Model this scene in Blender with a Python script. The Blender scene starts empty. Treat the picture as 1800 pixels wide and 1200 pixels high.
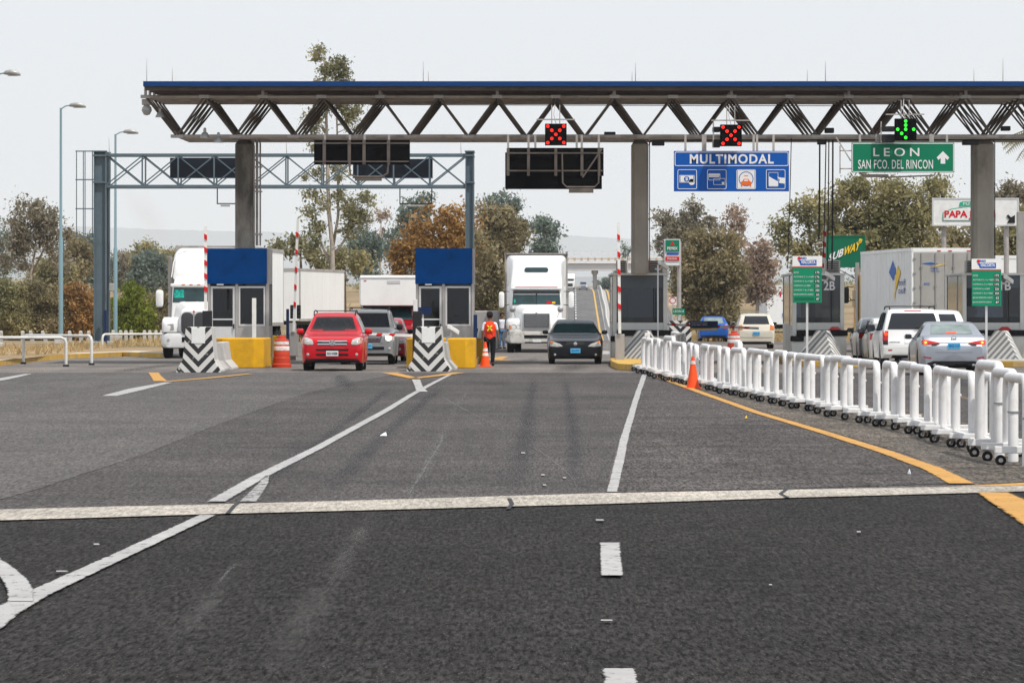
import bpy, bmesh, math, random
import numpy as np
from mathutils import Vector, Matrix
from mathutils.bvhtree import BVHTree
from mathutils.geometry import tessellate_polygon
R = math.radians
random.seed(7)
sc = bpy.context.scene
COL = sc.collection

# ------------------------------------------------------------------ camera, sky, sun, exposure
F, CX, HY, EYE = 9000.0, 929.0, 545.0, 1.75       # focal length in px of an 1800 px wide frame, vanishing point, eye height
cd = bpy.data.cameras.new("camera"); cam = bpy.data.objects.new("camera", cd); COL.objects.link(cam)
cam.location = (0, 0, EYE); cam.rotation_euler = (R(90), 0, 0)
cd.sensor_width = 36.0; cd.lens = F / 1800 * 36
cd.shift_x = -(CX - 900) / 1800; cd.shift_y = -(600 - HY) / 1800
cd.clip_start = 0.5; cd.clip_end = 120000
sc.camera = cam
SUN = Vector((0.50, -0.52, 1.25)).normalized()
SUN_EL = math.asin(SUN.z); SUN_AZ = math.atan2(SUN.x, SUN.y)
w = bpy.data.worlds.new("World"); sc.world = w; w.use_nodes = True
wn, wl = w.node_tree.nodes, w.node_tree.links
for n in list(wn): wn.remove(n)
sky = wn.new("ShaderNodeTexSky"); sky.sky_type = 'NISHITA'; sky.sun_disc = False
sky.sun_elevation = SUN_EL; sky.sun_rotation = SUN_AZ; sky.air_density = 1.0; sky.dust_density = 6.0; sky.ozone_density = 1.0; sky.altitude = 1800
hs = wn.new("ShaderNodeHueSaturation"); hs.inputs['Saturation'].default_value = 0.30
mixw = wn.new("ShaderNodeMix"); mixw.data_type = 'RGBA'; mixw.inputs[0].default_value = 0.62
mixw.inputs[7].default_value = (10.6, 11.4, 12.5, 1)
bg = wn.new("ShaderNodeBackground"); bg.inputs['Strength'].default_value = 0.097
wo = wn.new("ShaderNodeOutputWorld")
wl.new(sky.outputs[0], hs.inputs['Color']); wl.new(hs.outputs[0], mixw.inputs[6]); wl.new(mixw.outputs[2], bg.inputs[0]); wl.new(bg.outputs[0], wo.inputs[0])
sd = bpy.data.lights.new("sun", 'SUN'); sd.energy = 4.1; sd.angle = R(0.8); sd.color = (1.0, 0.95, 0.88)
so = bpy.data.objects.new("sun", sd); COL.objects.link(so); so.rotation_euler = SUN.to_track_quat('Z', 'Y').to_euler(); so.location = (30, -20, 60)
sc.view_settings.view_transform = 'Standard'; sc.view_settings.look = 'None'; sc.view_settings.gamma = 1; sc.view_settings.exposure = 0.0
sc.cycles.max_bounces = 6; sc.cycles.transparent_max_bounces = 12; sc.cycles.volume_bounces = 3
sc.cycles.use_denoising = True

# ------------------------------------------------------------------ pixel <-> place (pixels of the 1800x1200 photograph at a chosen distance Y)
def PX(px, Y): return (px - CX) * Y / F
def PZ(py, Y): return EYE + (HY - py) * Y / F
def GY(py): return F * EYE / (py - HY)
def GP(px, py):
    Y = GY(py); return (PX(px, Y), Y)

# ground profile: level round the plaza, a dip, then the hill the highway climbs
_PY = [-100, 280, 300, 400, 500, 750, 820, 1000, 1060, 1230, 1500, 2200, 4000, 9000, 24000, 52000]
_PH = [0, 0, -.05, -.62, -1.3, -2.75, -1.6, 5.35, 6.1, 6.6, 8.5, 12, 16, 20, 40, 60]
def H(y): return float(np.interp(y, _PY, _PH))

# ------------------------------------------------------------------ materials
M = {}
def _nt(name):
    m = bpy.data.materials.new(name); m.use_nodes = True
    nt = m.node_tree; b = nt.nodes['Principled BSDF']; M[name] = m
    return m, nt, b
def mat(name, col, rough=0.6, metal=0.0, spec=0.2, noise=0.0, scale=3.0, dirt=None, dirt_amt=0.5, dirt_scale=2.0, bump=0.0, bscale=30.0, coat=0.0, emit=None, es=0.0, stretch=(1, 1, 1), alpha=1.0, flake=0.0):
    """a principled surface whose colour varies a little (noise), with optional dirt patches and fine bump"""
    m, nt, b = _nt(name); N, L = nt.nodes, nt.links
    tc = N.new("ShaderNodeTexCoord"); mp = N.new("ShaderNodeMapping"); mp.inputs['Scale'].default_value = stretch
    L.new(tc.outputs['Object'], mp.inputs[0])
    c = (*col, 1)
    b.inputs['Base Color'].default_value = c
    out = None
    if noise > 0:
        n = N.new("ShaderNodeTexNoise"); n.inputs['Scale'].default_value = scale; n.inputs['Detail'].default_value = 6; n.inputs['Roughness'].default_value = 0.65
        L.new(mp.outputs[0], n.inputs['Vector'])
        rp = N.new("ShaderNodeMapRange"); rp.inputs[1].default_value = 0.3; rp.inputs[2].default_value = 0.7
        rp.inputs[3].default_value = 1 - noise; rp.inputs[4].default_value = 1 + noise
        L.new(n.outputs[0], rp.inputs[0])
        mx = N.new("ShaderNodeVectorMath"); mx.operation = 'SCALE'; mx.inputs[0].default_value = col
        L.new(rp.outputs[0], mx.inputs['Scale']); out = mx.outputs[0]
    if dirt:
        n = N.new("ShaderNodeTexNoise"); n.inputs['Scale'].default_value = dirt_scale; n.inputs['Detail'].default_value = 8; n.inputs['Roughness'].default_value = 0.7
        L.new(mp.outputs[0], n.inputs['Vector'])
        rp = N.new("ShaderNodeMapRange"); rp.inputs[1].default_value = 0.50; rp.inputs[2].default_value = 0.68; rp.inputs[4].default_value = dirt_amt
        L.new(n.outputs[0], rp.inputs[0])
        mx = N.new("ShaderNodeMix"); mx.data_type = 'RGBA'; L.new(rp.outputs[0], mx.inputs[0])
        if out: L.new(out, mx.inputs[6])
        else: mx.inputs[6].default_value = c
        mx.inputs[7].default_value = (*dirt, 1); out = mx.outputs[2]
    if out: L.new(out, b.inputs['Base Color'])
    b.inputs['Roughness'].default_value = rough; b.inputs['Metallic'].default_value = metal
    b.inputs['Specular IOR Level'].default_value = spec
    if coat: b.inputs['Coat Weight'].default_value = coat; b.inputs['Coat Roughness'].default_value = 0.06
    if alpha < 1: b.inputs['Alpha'].default_value = alpha
    if emit: b.inputs['Emission Color'].default_value = (*emit, 1); b.inputs['Emission Strength'].default_value = es
    if bump:
        n = N.new("ShaderNodeTexNoise"); n.inputs['Scale'].default_value = bscale; n.inputs['Detail'].default_value = 4
        L.new(mp.outputs[0], n.inputs['Vector']); bp = N.new("ShaderNodeBump"); bp.inputs['Strength'].default_value = bump; bp.inputs['Distance'].default_value = 0.02
        L.new(n.outputs[0], bp.inputs['Height']); L.new(bp.outputs[0], b.inputs['Normal'])
    return m

mat('white_paint', (.74, .74, .72), .45, noise=.05, scale=4, dirt=(.42, .40, .36), dirt_amt=.35, dirt_scale=1.6)
mat('barrier_white', (.74, .73, .72), .38, noise=.04, scale=6, dirt=(.50, .46, .42), dirt_amt=.45, dirt_scale=5)
mat('truck_white', (.80, .80, .79), .30, coat=.4, noise=.02, scale=2, dirt=(.62, .60, .56), dirt_amt=.35, dirt_scale=1.2)
mat('trailer_white', (.80, .80, .78), .5, noise=.04, scale=1, dirt=(.62, .60, .56), dirt_amt=.4, dirt_scale=.8, stretch=(1, 1, .35))
mat('trailer_grey', (.36, .345, .32), .5, noise=.08, scale=2, dirt=(.25, .23, .2), dirt_amt=.5, dirt_scale=1.4, stretch=(1, 1, .4))
mat('booth_white', (.66, .66, .63), .5, noise=.05, scale=3, dirt=(.40, .38, .33), dirt_amt=.5, dirt_scale=1.6, stretch=(1, 1, .4))
mat('steel_panel', (.40, .38, .36), .42, metal=.35, noise=.12, scale=5, dirt=(.26, .24, .22), dirt_amt=.6, dirt_scale=2.0, stretch=(1, 1, .3))
mat('alu_frame', (.62, .62, .62), .4, metal=.4, noise=.05)
mat('panel_blue', (.001, .068, .27), .7, spec=.05, noise=.08, scale=5, dirt=(.002, .030, .115), dirt_amt=.6, dirt_scale=2.5)
mat('fascia_blue', (.002, .038, .15), .5, noise=.06, scale=2)
mat('sign_blue', (.002, .08, .36), .45, noise=.02)
mat('sign_green', (.002, .17, .085), .45, noise=.02)
mat('rate_green', (.003, .22, .11), .5, noise=.03)
mat('dark_green', (.002, .12, .06), .5, noise=.03)
mat('navy', (.008, .022, .075), .45, noise=.05)
mat('letter_white', (.72, .72, .72), .5)
mat('letter_yellow', (.80, .52, .03), .5)
mat('letter_red', (.55, .012, .02), .5)
mat('letter_blue', (.01, .10, .40), .5)
mat('letter_orange', (.72, .14, .02), .5)
mat('letter_green', (.03, .35, .22), .5)
mat('black', (.010, .010, .011), .55, noise=.2, scale=3)
mat('sign_black', (.003, .003, .0035), .9, spec=.05, noise=.3, scale=2)
mat('rubber', (.014, .014, .015), .85, noise=.3, scale=12)
mat('dark_plastic', (.022, .022, .024), .6, noise=.15, scale=8)
mat('screen_dark', (.008, .012, .022), .35, noise=.1, scale=2)
mat('yellow_paint', (.62, .33, .010), .6, noise=.10, scale=3, dirt=(.36, .20, .03), dirt_amt=.6, dirt_scale=1.8)
mat('kerb_yellow', (.55, .34, .07), .75, noise=.15, scale=1.2, dirt=(.30, .24, .16), dirt_amt=.9, dirt_scale=.9)
mat('concrete', (.40, .39, .37), .85, noise=.12, scale=2.5, dirt=(.20, .19, .18), dirt_amt=.6, dirt_scale=2.2, bump=.25, bscale=14)
mat('concrete_light', (.50, .485, .46), .85, noise=.12, scale=2, dirt=(.28, .27, .25), dirt_amt=.6, dirt_scale=2.0, bump=.2, bscale=14)
mat('far_concrete', (.62, .60, .57), .85, noise=.06, scale=.2)
mat('steel_brown', (.125, .105, .092), .55, metal=.2, noise=.2, scale=1.4, dirt=(.045, .036, .03), dirt_amt=.7, dirt_scale=.9)
mat('steel_grey', (.42, .39, .365), .5, metal=.3, noise=.12, scale=1.6, dirt=(.12, .10, .09), dirt_amt=.6, dirt_scale=1.2)
mat('deck', (.20, .17, .15), .6, noise=.15, scale=1)
mat('gantry_grey', (.105, .145, .17), .5, metal=.15, noise=.08, scale=1.2, dirt=(.06, .08, .095), dirt_amt=.4, dirt_scale=.9)
mat('lamp_pole', (.22, .34, .38), .4, metal=.3, noise=.06, scale=1)
mat('lamp_head', (.34, .34, .33), .4, metal=.3, noise=.08)
mat('rail_white', (.60, .59, .56), .45, noise=.06, scale=3, dirt=(.30, .28, .25), dirt_amt=.5, dirt_scale=3)
mat('chrome', (.62, .62, .62), .16, metal=1.0, noise=.05)
mat('metal', (.42, .42, .42), .35, metal=.9, noise=.08)
mat('glass_dark', (.012, .014, .018), .06, spec=.6)
mat('glass_teal', (.025, .06, .065), .08, spec=.6, noise=.35, scale=2)
mat('glass_pale', (.19, .235, .225), .10, spec=.6, noise=.35, scale=3.2)
mat('lamp_glass', (.40, .39, .37), .12, spec=.6, noise=.25, scale=14, coat=.5)
mat('lamp_amber', (.60, .18, .05), .2, noise=.1)
mat('lamp_red', (.42, .012, .012), .2, coat=.5)
mat('brake_on', (.7, .03, .01), .3, emit=(1, .09, .02), es=1.3)
mat('brake_core', (.9, .3, .05), .3, emit=(1, .35, .06), es=3.2)
mat('headlight_on', (.9, .7, .5), .3, emit=(1, .82, .55), es=4.0)
mat('led_red', (.9, .02, .01), .4, emit=(1, .012, .008), es=1.15)
mat('led_green', (.05, .8, .05), .4, emit=(.03, 1, .04), es=1.0)
mat('led_off', (.03, .03, .03), .5)
mat('cone_orange', (.80, .085, .015), .5, noise=.06, scale=8, dirt=(.45, .07, .02), dirt_amt=.5, dirt_scale=7)
mat('barrel_red', (.50, .050, .022), .5, noise=.08, scale=4, dirt=(.30, .045, .03), dirt_amt=.5, dirt_scale=4)
mat('reflective', (.70, .69, .68), .5, noise=.06, scale=9, dirt=(.45, .10, .06), dirt_amt=.8, dirt_scale=6)
mat('arm_red', (.60, .015, .015), .5)
mat('plate', (.70, .71, .72), .5, noise=.04)
mat('plate_blue', (.10, .42, .66), .5, noise=.1, scale=10)
mat('skin', (.22, .105, .06), .6, noise=.08)
mat('skin_light', (.42, .24, .16), .6, noise=.08)
mat('hair', (.012, .009, .008), .7)
mat('shirt_white', (.68, .70, .76), .8, noise=.06, scale=9)
mat('vest', (.80, .045, .012), .7, noise=.08, scale=10)
mat('vest_yellow', (.72, .78, .05), .6)
mat('trousers', (.012, .012, .015), .85, noise=.2)
mat('denim', (.06, .14, .26), .85, noise=.15)
mat('maroon', (.28, .03, .05), .8, noise=.1)
mat('wood_post', (.44, .42, .38), .8, noise=.15, scale=6, dirt=(.22, .20, .18), dirt_amt=.8, dirt_scale=5)
mat('soil', (.16, .11, .07), .9, noise=.2)
mat('bark_pale', (.36, .31, .26), .85, noise=.2, scale=3)
mat('bark_dark', (.16, .125, .10), .9, noise=.2, scale=3)
mat('truck_yellow', (.62, .36, .10), .5, noise=.06, dirt=(.35, .22, .10), dirt_amt=.5, dirt_scale=2)
mat('tarp', (.02, .02, .022), .9)
mat('interior', (.035, .035, .038), .8, noise=.1)
mat('seat_fabric', (.10, .10, .10), .9, noise=.1)
def paint(name, col, metal=.25, rough=.28, dirt=None):
    return mat(name, col, rough, metal=metal, coat=.45, noise=.04, scale=2, dirt=dirt, dirt_amt=.25, dirt_scale=3)
paint('paint_red', (.52, .002, .010), metal=.1)
paint('paint_red_b', (.32, .004, .012), metal=.1)
mat('paint_black', (.004, .005, .008), .3, spec=.25, coat=.25)
paint('paint_grey', (.30, .31, .32), metal=.6, rough=.35)
paint('paint_silver', (.44, .46, .50), metal=.75, rough=.30)
paint('paint_white', (.78, .78, .77), metal=0)
paint('paint_cream', (.60, .555, .46), metal=.1)
paint('paint_blue', (.006, .085, .36), metal=.2)

# glass one can see through: clear for the red car, smoked for the booths
for gname, gcol in (('glass_clear', (.72, .78, .77)), ('glass_booth', (.20, .23, .27))):
  m, nt, b = _nt(gname); N, L = nt.nodes, nt.links
  tr = N.new("ShaderNodeBsdfTransparent"); tr.inputs[0].default_value = (*gcol, 1)
  gl = N.new("ShaderNodeBsdfGlossy"); gl.inputs[0].default_value = (1, 1, 1, 1); gl.inputs['Roughness'].default_value = .05
  mx = N.new("ShaderNodeMixShader"); fr = N.new("ShaderNodeFresnel"); fr.inputs[0].default_value = 1.5
  L.new(fr.outputs[0], mx.inputs[0]); L.new(tr.outputs[0], mx.inputs[1]); L.new(gl.outputs[0], mx.inputs[2]); L.new(mx.outputs[0], N['Material Output'].inputs[0])

def leafmat(name, a, bcol, c):
    """leaf colour: a hue per leaf and a slow drift across the crown"""
    m, nt, b = _nt(name); N, L = nt.nodes, nt.links
    g = N.new("ShaderNodeNewGeometry"); rp = N.new("ShaderNodeValToRGB")
    rp.color_ramp.elements[0].color = (*a, 1); rp.color_ramp.elements[1].color = (*c, 1)
    e = rp.color_ramp.elements.new(.5); e.color = (*bcol, 1)
    tc = N.new("ShaderNodeTexCoord"); n = N.new("ShaderNodeTexNoise"); n.inputs['Scale'].default_value = .45; n.inputs['Detail'].default_value = 3
    L.new(tc.outputs['Object'], n.inputs[0])
    ma = N.new("ShaderNodeMath"); ma.operation = 'MULTIPLY_ADD'; ma.inputs[1].default_value = .45
    mb = N.new("ShaderNodeMath"); mb.operation = 'MULTIPLY_ADD'; mb.inputs[1].default_value = 1.7; mb.inputs[2].default_value = -.58
    L.new(n.outputs[0], mb.inputs[0]); L.new(g.outputs['Random Per Island'], ma.inputs[0]); L.new(mb.outputs[0], ma.inputs[2])
    L.new(ma.outputs[0], rp.inputs[0]); L.new(rp.outputs[0], b.inputs['Base Color'])
    b.inputs['Roughness'].default_value = .6; b.inputs['Specular IOR Level'].default_value = .3
    tl = N.new("ShaderNodeBsdfTranslucent"); L.new(rp.outputs[0], tl.inputs[0])
    ms = N.new("ShaderNodeMixShader"); ms.inputs[0].default_value = .35
    L.new(b.outputs[0], ms.inputs[1]); L.new(tl.outputs[0], ms.inputs[2]); L.new(ms.outputs[0], N['Material Output'].inputs[0])
    return m
leafmat('leaf_grey', (.152, .133, .089), (.242, .213, .152), (.357, .312, .233))
leafmat('leaf_olive', (.139, .144, .070), (.266, .244, .116), (.465, .382, .187))
leafmat('leaf_tall', (.133, .133, .072), (.233, .222, .116), (.393, .339, .178))
leafmat('leaf_brown', (.140, .120, .063), (.250, .210, .112), (.403, .317, .171))
leafmat('leaf_orange', (.191, .109, .041), (.352, .198, .066), (.498, .293, .088))
leafmat('leaf_green', (.095, .125, .018), (.191, .227, .029), (.307, .322, .044))
leafmat('leaf_teal', (.098, .133, .116), (.161, .205, .170), (.250, .294, .233))
leafmat('leaf_pinkish', (.220, .161, .125), (.322, .234, .175), (.410, .307, .220))
leafmat('grass_dry', (.34, .22, .09), (.46, .32, .14), (.55, .42, .22))
leafmat('palm', (.12, .11, .05), (.20, .18, .08), (.28, .24, .13))

# ------------------------------------------------------------------ mesh building
WL = {}
def tag(o, label=None, cat=None, group=None, kind=None):
    if label: o['label'] = label
    if cat: o['category'] = cat
    if group: o['group'] = group
    if kind: o['kind'] = kind
    return o
def thing(name, label, cat, loc=(0, 0, 0), group=None):
    o = bpy.data.objects.new(name, None); COL.objects.link(o); o.location = loc; o.empty_display_size = .3
    WL[o.name] = Vector(loc); tag(o, label, cat, group); return o
def place(o, x, y, z=0, rz=0):
    o.location = (x, y, z); o.rotation_euler = (0, 0, rz); WL[o.name] = Vector((x, y, z)); return o
def dup(root, label=None, group=None):
    r = root.copy(); COL.objects.link(r); WL[r.name] = WL.get(root.name, Vector((0, 0, 0)))
    if label: r['label'] = label
    if group: r['group'] = group
    for ch in list(root.children):
        c = ch.copy(); COL.objects.link(c); c.parent = r
        for g in list(ch.children):
            d = g.copy(); COL.objects.link(d); d.parent = c
    return r
class MB:
    def __init__(s): s.v = []; s.f = []; s.m = []; s.k = 0
    def slot(s, k): s.k = k; return s
    def add(s, vs, fs):
        o = len(s.v); s.v += [tuple(p) for p in vs]; s.f += [tuple(i + o for i in f) for f in fs]; s.m += [s.k] * len(fs); return s
    def box(s, x0, x1, y0, y1, z0, z1):
        return s.add([(x0, y0, z0), (x1, y0, z0), (x1, y1, z0), (x0, y1, z0), (x0, y0, z1), (x1, y0, z1), (x1, y1, z1), (x0, y1, z1)],
                     [(0, 3, 2, 1), (4, 5, 6, 7), (0, 1, 5, 4), (1, 2, 6, 5), (2, 3, 7, 6), (3, 0, 4, 7)])
    def hexa(s, lo, hi):          # four bottom, four top corners (ccw from above)
        return s.add(list(lo) + list(hi), [(0, 3, 2, 1), (4, 5, 6, 7), (0, 1, 5, 4), (1, 2, 6, 5), (2, 3, 7, 6), (3, 0, 4, 7)])
    def loft(s, rings, cap=True, closed=True):
        n = len(rings[0]); vs = [p for r in rings for p in r]; fs = []
        for i in range(len(rings) - 1):
            for j in range(n if closed else n - 1):
                a, b = i * n + j, i * n + (j + 1) % n
                fs.append((a, b, b + n, a + n))
        if cap: fs.append(tuple(reversed(range(n)))); fs.append(tuple(range((len(rings) - 1) * n, len(rings) * n)))
        return s.add(vs, fs)
    def tube(s, pts, r, n=8, cap=True):
        pts = [Vector(p) for p in pts]; rs = r if isinstance(r, (list, tuple)) else [r] * len(pts)
        rings = []; up = None
        for i, p in enumerate(pts):
            d = (pts[min(i + 1, len(pts) - 1)] - pts[max(i - 1, 0)])
            d = d.normalized() if d.length > 1e-9 else Vector((0, 0, 1))
            if up is None: up = Vector((0, 0, 1)) if abs(d.z) < .9 else Vector((1, 0, 0))
            a = d.cross(up); a = a.normalized() if a.length > 1e-6 else d.orthogonal().normalized()
            b = d.cross(a).normalized(); up = -b if b.length else up
            up = a.cross(d).normalized()
            rings.append([p + (a * math.cos(t) + b * math.sin(t)) * rs[i] for t in [2 * math.pi * k / n for k in range(n)]])
        return s.loft(rings, cap)
    def bar(s, p, q, w, h=None, up=(0, 0, 1)):      # rectangular bar from p to q
        p, q = Vector(p), Vector(q); h = h or w; d = (q - p).normalized(); up = Vector(up)
        a = d.cross(up)
        if a.length < 1e-4: a = d.cross(Vector((0, 1, 0)))
        a.normalize(); b = a.cross(d).normalized()
        r = lambda c: [c - a * w / 2 - b * h / 2, c + a * w / 2 - b * h / 2, c + a * w / 2 + b * h / 2, c - a * w / 2 + b * h / 2]
        return s.loft([r(p), r(q)])
    def lathe(s, prof, c=(0, 0, 0), n=20, axis='z', cap=True):
        rings = []
        for (r_, h_) in prof:
            ring = []
            for k in range(n):
                t = 2 * math.pi * k / n; u, v = r_ * math.cos(t), r_ * math.sin(t)
                p = (u, v, h_) if axis == 'z' else (h_, u, v) if axis == 'x' else (u, h_, -v)
                ring.append((p[0] + c[0], p[1] + c[1], p[2] + c[2]))
            rings.append(ring)
        return s.loft(rings, cap)
    def prism(s, poly, y0, y1):   # outline in (x, z), thickness y0..y1
        tri = tessellate_polygon([[Vector((p[0], p[1], 0)) for p in poly]]); n = len(poly)
        vs = [(p[0], y0, p[1]) for p in poly] + [(p[0], y1, p[1]) for p in poly]
        fs = [tuple(t) for t in tri] + [tuple(i + n for i in reversed(t)) for t in tri] + [(i, (i + 1) % n, (i + 1) % n + n, i + n) for i in range(n)]
        return s.add(vs, fs)
    def prismx(s, poly, x0, x1):  # outline in (y, z), thickness x0..x1
        k = len(s.v); s.prism(poly, 0, 1)
        for i in range(k, len(s.v)):
            u, t, z = s.v[i]; s.v[i] = (x0 + (x1 - x0) * t, u, z)
        return s
    def flat(s, poly, z, h=0.0):  # outline in (x, y) lying at height z
        tri = tessellate_polygon([[Vector((p[0], p[1], 0)) for p in poly]])
        fs = []
        for t in tri:
            a, b, c = [Vector(poly[i][:2]) for i in t]
            fs.append(tuple(t) if (b - a).cross(c - a) > 0 else tuple(reversed(t)))
        return s.add([(p[0], p[1], z) for p in poly], fs)
    def disc(s, c, r, y, n=14, axis='y', th=.006):
        return s.lathe([(r, y - th), (r, y)], (c[0], 0, c[1]), n, 'y') if axis == 'y' else s
    def text(s, txt, x0, z0, x1, z1, y, depth=.006, bold=.0, slant=0.0, rise=0.0, sp=1.0):
        """words filling the rectangle x0..x1, z0..z1 on the plane y, facing -y"""
        vs, fs = text_mesh(txt, bold, sp)
        if not vs: return s
        a = min(p[0] for p in vs); b_ = max(p[0] for p in vs); c = min(p[1] for p in vs); d = max(p[1] for p in vs)
        out = []
        for p in vs:
            u = (p[0] - a) / (b_ - a); t = (p[1] - c) / (d - c)
            out.append((x0 + u * (x1 - x0) + slant * (z1 - z0) * t, y - (depth if p[2] > 0 else 0), z0 + t * (z1 - z0) + rise * u))
        return s.add(out, fs)
    def build(s, name, m, parent=None, smooth=False, bevel=0.0, seg=2, world=True, auto=None):
        me = bpy.data.meshes.new(name); off = Vector((0, 0, 0))
        if parent is not None and world: off = WL.get(parent.name, off)
        vs = [(p[0] - off.x, p[1] - off.y, p[2] - off.z) for p in s.v]
        me.from_pydata(vs, [], s.f)
        for mm in (m if isinstance(m, (list, tuple)) else [m]): me.materials.append(M[mm])
        if any(s.m): me.polygons.foreach_set('material_index', s.m)
        me.validate(); me.update()
        bm = bmesh.new(); bm.from_mesh(me); bmesh.ops.recalc_face_normals(bm, faces=bm.faces); bm.to_mesh(me); bm.free()
        if smooth:
            me.polygons.foreach_set('use_smooth', [True] * len(me.polygons))
            if auto is None: auto = 40
            if auto < 179:
                me.set_sharp_from_angle(angle=R(auto))
        o = bpy.data.objects.new(name, me); COL.objects.link(o)
        if parent is not None: o.parent = parent; WL[o.name] = off
        if bevel:
            b = o.modifiers.new('edge', 'BEVEL'); b.width = bevel; b.segments = seg; b.limit_method = 'ANGLE'; b.angle_limit = R(35)
        return o
_TC = {}
def text_mesh(txt, bold=0.0, sp=1.0):
    k = (txt, bold, sp)
    if k in _TC: return _TC[k]
    cu = bpy.data.curves.new('t', 'FONT'); cu.body = txt; cu.size = 1; cu.extrude = .5; cu.offset = bold; cu.resolution_u = 3; cu.space_character = sp
    ob = bpy.data.objects.new('t', cu); COL.objects.link(ob); bpy.context.view_layer.update()
    me = ob.to_mesh(); vs = [tuple(v.co) for v in me.vertices]; fs = [tuple(p.vertices) for p in me.polygons]
    ob.to_mesh_clear(); bpy.data.objects.remove(ob); bpy.data.curves.remove(cu)
    _TC[k] = (vs, fs); return vs, fs
def setting(o): o['kind'] = 'structure'; return o
def rrect(cx, cz, w_, h_, r, y, n=4):
    """rounded rectangle ring in the x-z plane"""
    r = min(r, w_ / 2 - 1e-3, h_ / 2 - 1e-3); out = []
    for (sx, sz, a0) in ((1, -1, -90), (1, 1, 0), (-1, 1, 90), (-1, -1, 180)):
        for k in range(n + 1):
            a = R(a0 + 90 * k / n); out.append((cx + sx * (w_ / 2 - r) + r * math.cos(a), y, cz + sz * (h_ / 2 - r) + r * math.sin(a)))
    return out
# ================================================================== THE SETTING
def asphalt(name, col, streak=.0, stain=.3, speck=.5, rough=.8, big=.14, spec=.10):
    m, nt, b = _nt(name); N, L = nt.nodes, nt.links
    tc = N.new("ShaderNodeTexCoord")
    def noise(scale, det=5, stretch=(1, 1, 1), rgh=.6):
        mp = N.new("ShaderNodeMapping"); mp.inputs['Scale'].default_value = stretch; L.new(tc.outputs['Object'], mp.inputs[0])
        n = N.new("ShaderNodeTexNoise"); n.inputs['Scale'].default_value = scale; n.inputs['Detail'].default_value = det; n.inputs['Roughness'].default_value = rgh
        L.new(mp.outputs[0], n.inputs['Vector']); return n.outputs[0]
    def rng(src, a, b_, c, d):
        r = N.new("ShaderNodeMapRange"); r.inputs[1].default_value = a; r.inputs[2].default_value = b_; r.inputs[3].default_value = c; r.inputs[4].default_value = d
        L.new(src, r.inputs[0]); return r.outputs[0]
    def mul(x, y):
        q = N.new("ShaderNodeMath"); q.operation = 'MULTIPLY'; L.new(x, q.inputs[0]); L.new(y, q.inputs[1]); return q.outputs[0]
    f = rng(noise(34, 3, (1, .09, 1), .8), .38, .62, 1 - speck * .75, 1 + speck * 1.05)
    f = mul(f, rng(noise(7, 5, (1, .12, 1), .7), .33, .67, 1 - speck * .26, 1 + speck * .26))
    f = mul(f, rng(noise(.16, 6), .3, .7, 1 - big, 1 + big))
    f = mul(f, rng(noise(1.0, 5, (.8, .05, 1)), .3, .7, 1 - stain * .35, 1 + stain * .35))      # wheel tracks run along the lanes
    if streak: f = mul(f, rng(noise(1.6, 6, (.22, .55, 1), .8), .35, .65, 1 - streak, 1 + streak))
    f = mul(f, rng(noise(.55, 5, (1, .10, 1), .7), .56, .74, 1, 1 - stain * 1.0)); f = mul(f, rng(noise(.9, 6, (.5, .22, 1), .75), .60, .72, 1, 1 + stain * .45))
    vo = N.new("ShaderNodeTexVoronoi"); vo.inputs['Scale'].default_value = 38; vm = N.new("ShaderNodeMapping"); vm.inputs['Scale'].default_value = (1, .35, 1)
    L.new(tc.outputs['Object'], vm.inputs[0]); L.new(vm.outputs[0], vo.inputs['Vector'])
    st = rng(vo.outputs['Distance'], .0, .22, 1, 0)
    mx = N.new("ShaderNodeVectorMath"); mx.operation = 'SCALE'; mx.inputs[0].default_value = col; L.new(f, mx.inputs['Scale'])
    m2 = N.new("ShaderNodeMix"); m2.data_type = 'RGBA'; L.new(mul(st, rng(noise(30, 0), .5, .62, 0, speck * 1.0)), m2.inputs[0]); L.new(mx.outputs[0], m2.inputs[6]); m2.inputs[7].default_value = (.26, .25, .235, 1)
    L.new(m2.outputs[2], b.inputs['Base Color']); b.inputs['Roughness'].default_value = rough; b.inputs['Specular IOR Level'].default_value = spec
    bp = N.new("ShaderNodeBump"); bp.inputs['Strength'].default_value = 1.0; bp.inputs['Distance'].default_value = .012
    L.new(noise(34, 3, (1, .14, 1), .8), bp.inputs['Height']); L.new(bp.outputs[0], b.inputs['Normal'])
    return m
asphalt('asphalt_new', (.0245, .0228, .0220), stain=.35, speck=.95, spec=.03)
asphalt('asphalt_old', (.063, .0565, .0545), streak=.16, stain=.42, speck=.75, big=.22)
asphalt('asphalt_pale', (.088, .082, .078), streak=.08, stain=.25, speck=.55)
asphalt('plaza_pave', (.150, .134, .122), streak=.14, stain=.5, speck=.35, big=.2)
asphalt('highway', (.125, .120, .118), stain=.4, speck=.2)
asphalt('strip_concrete', (.33, .30, .26), streak=.2, stain=.2, speck=.4)
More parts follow.
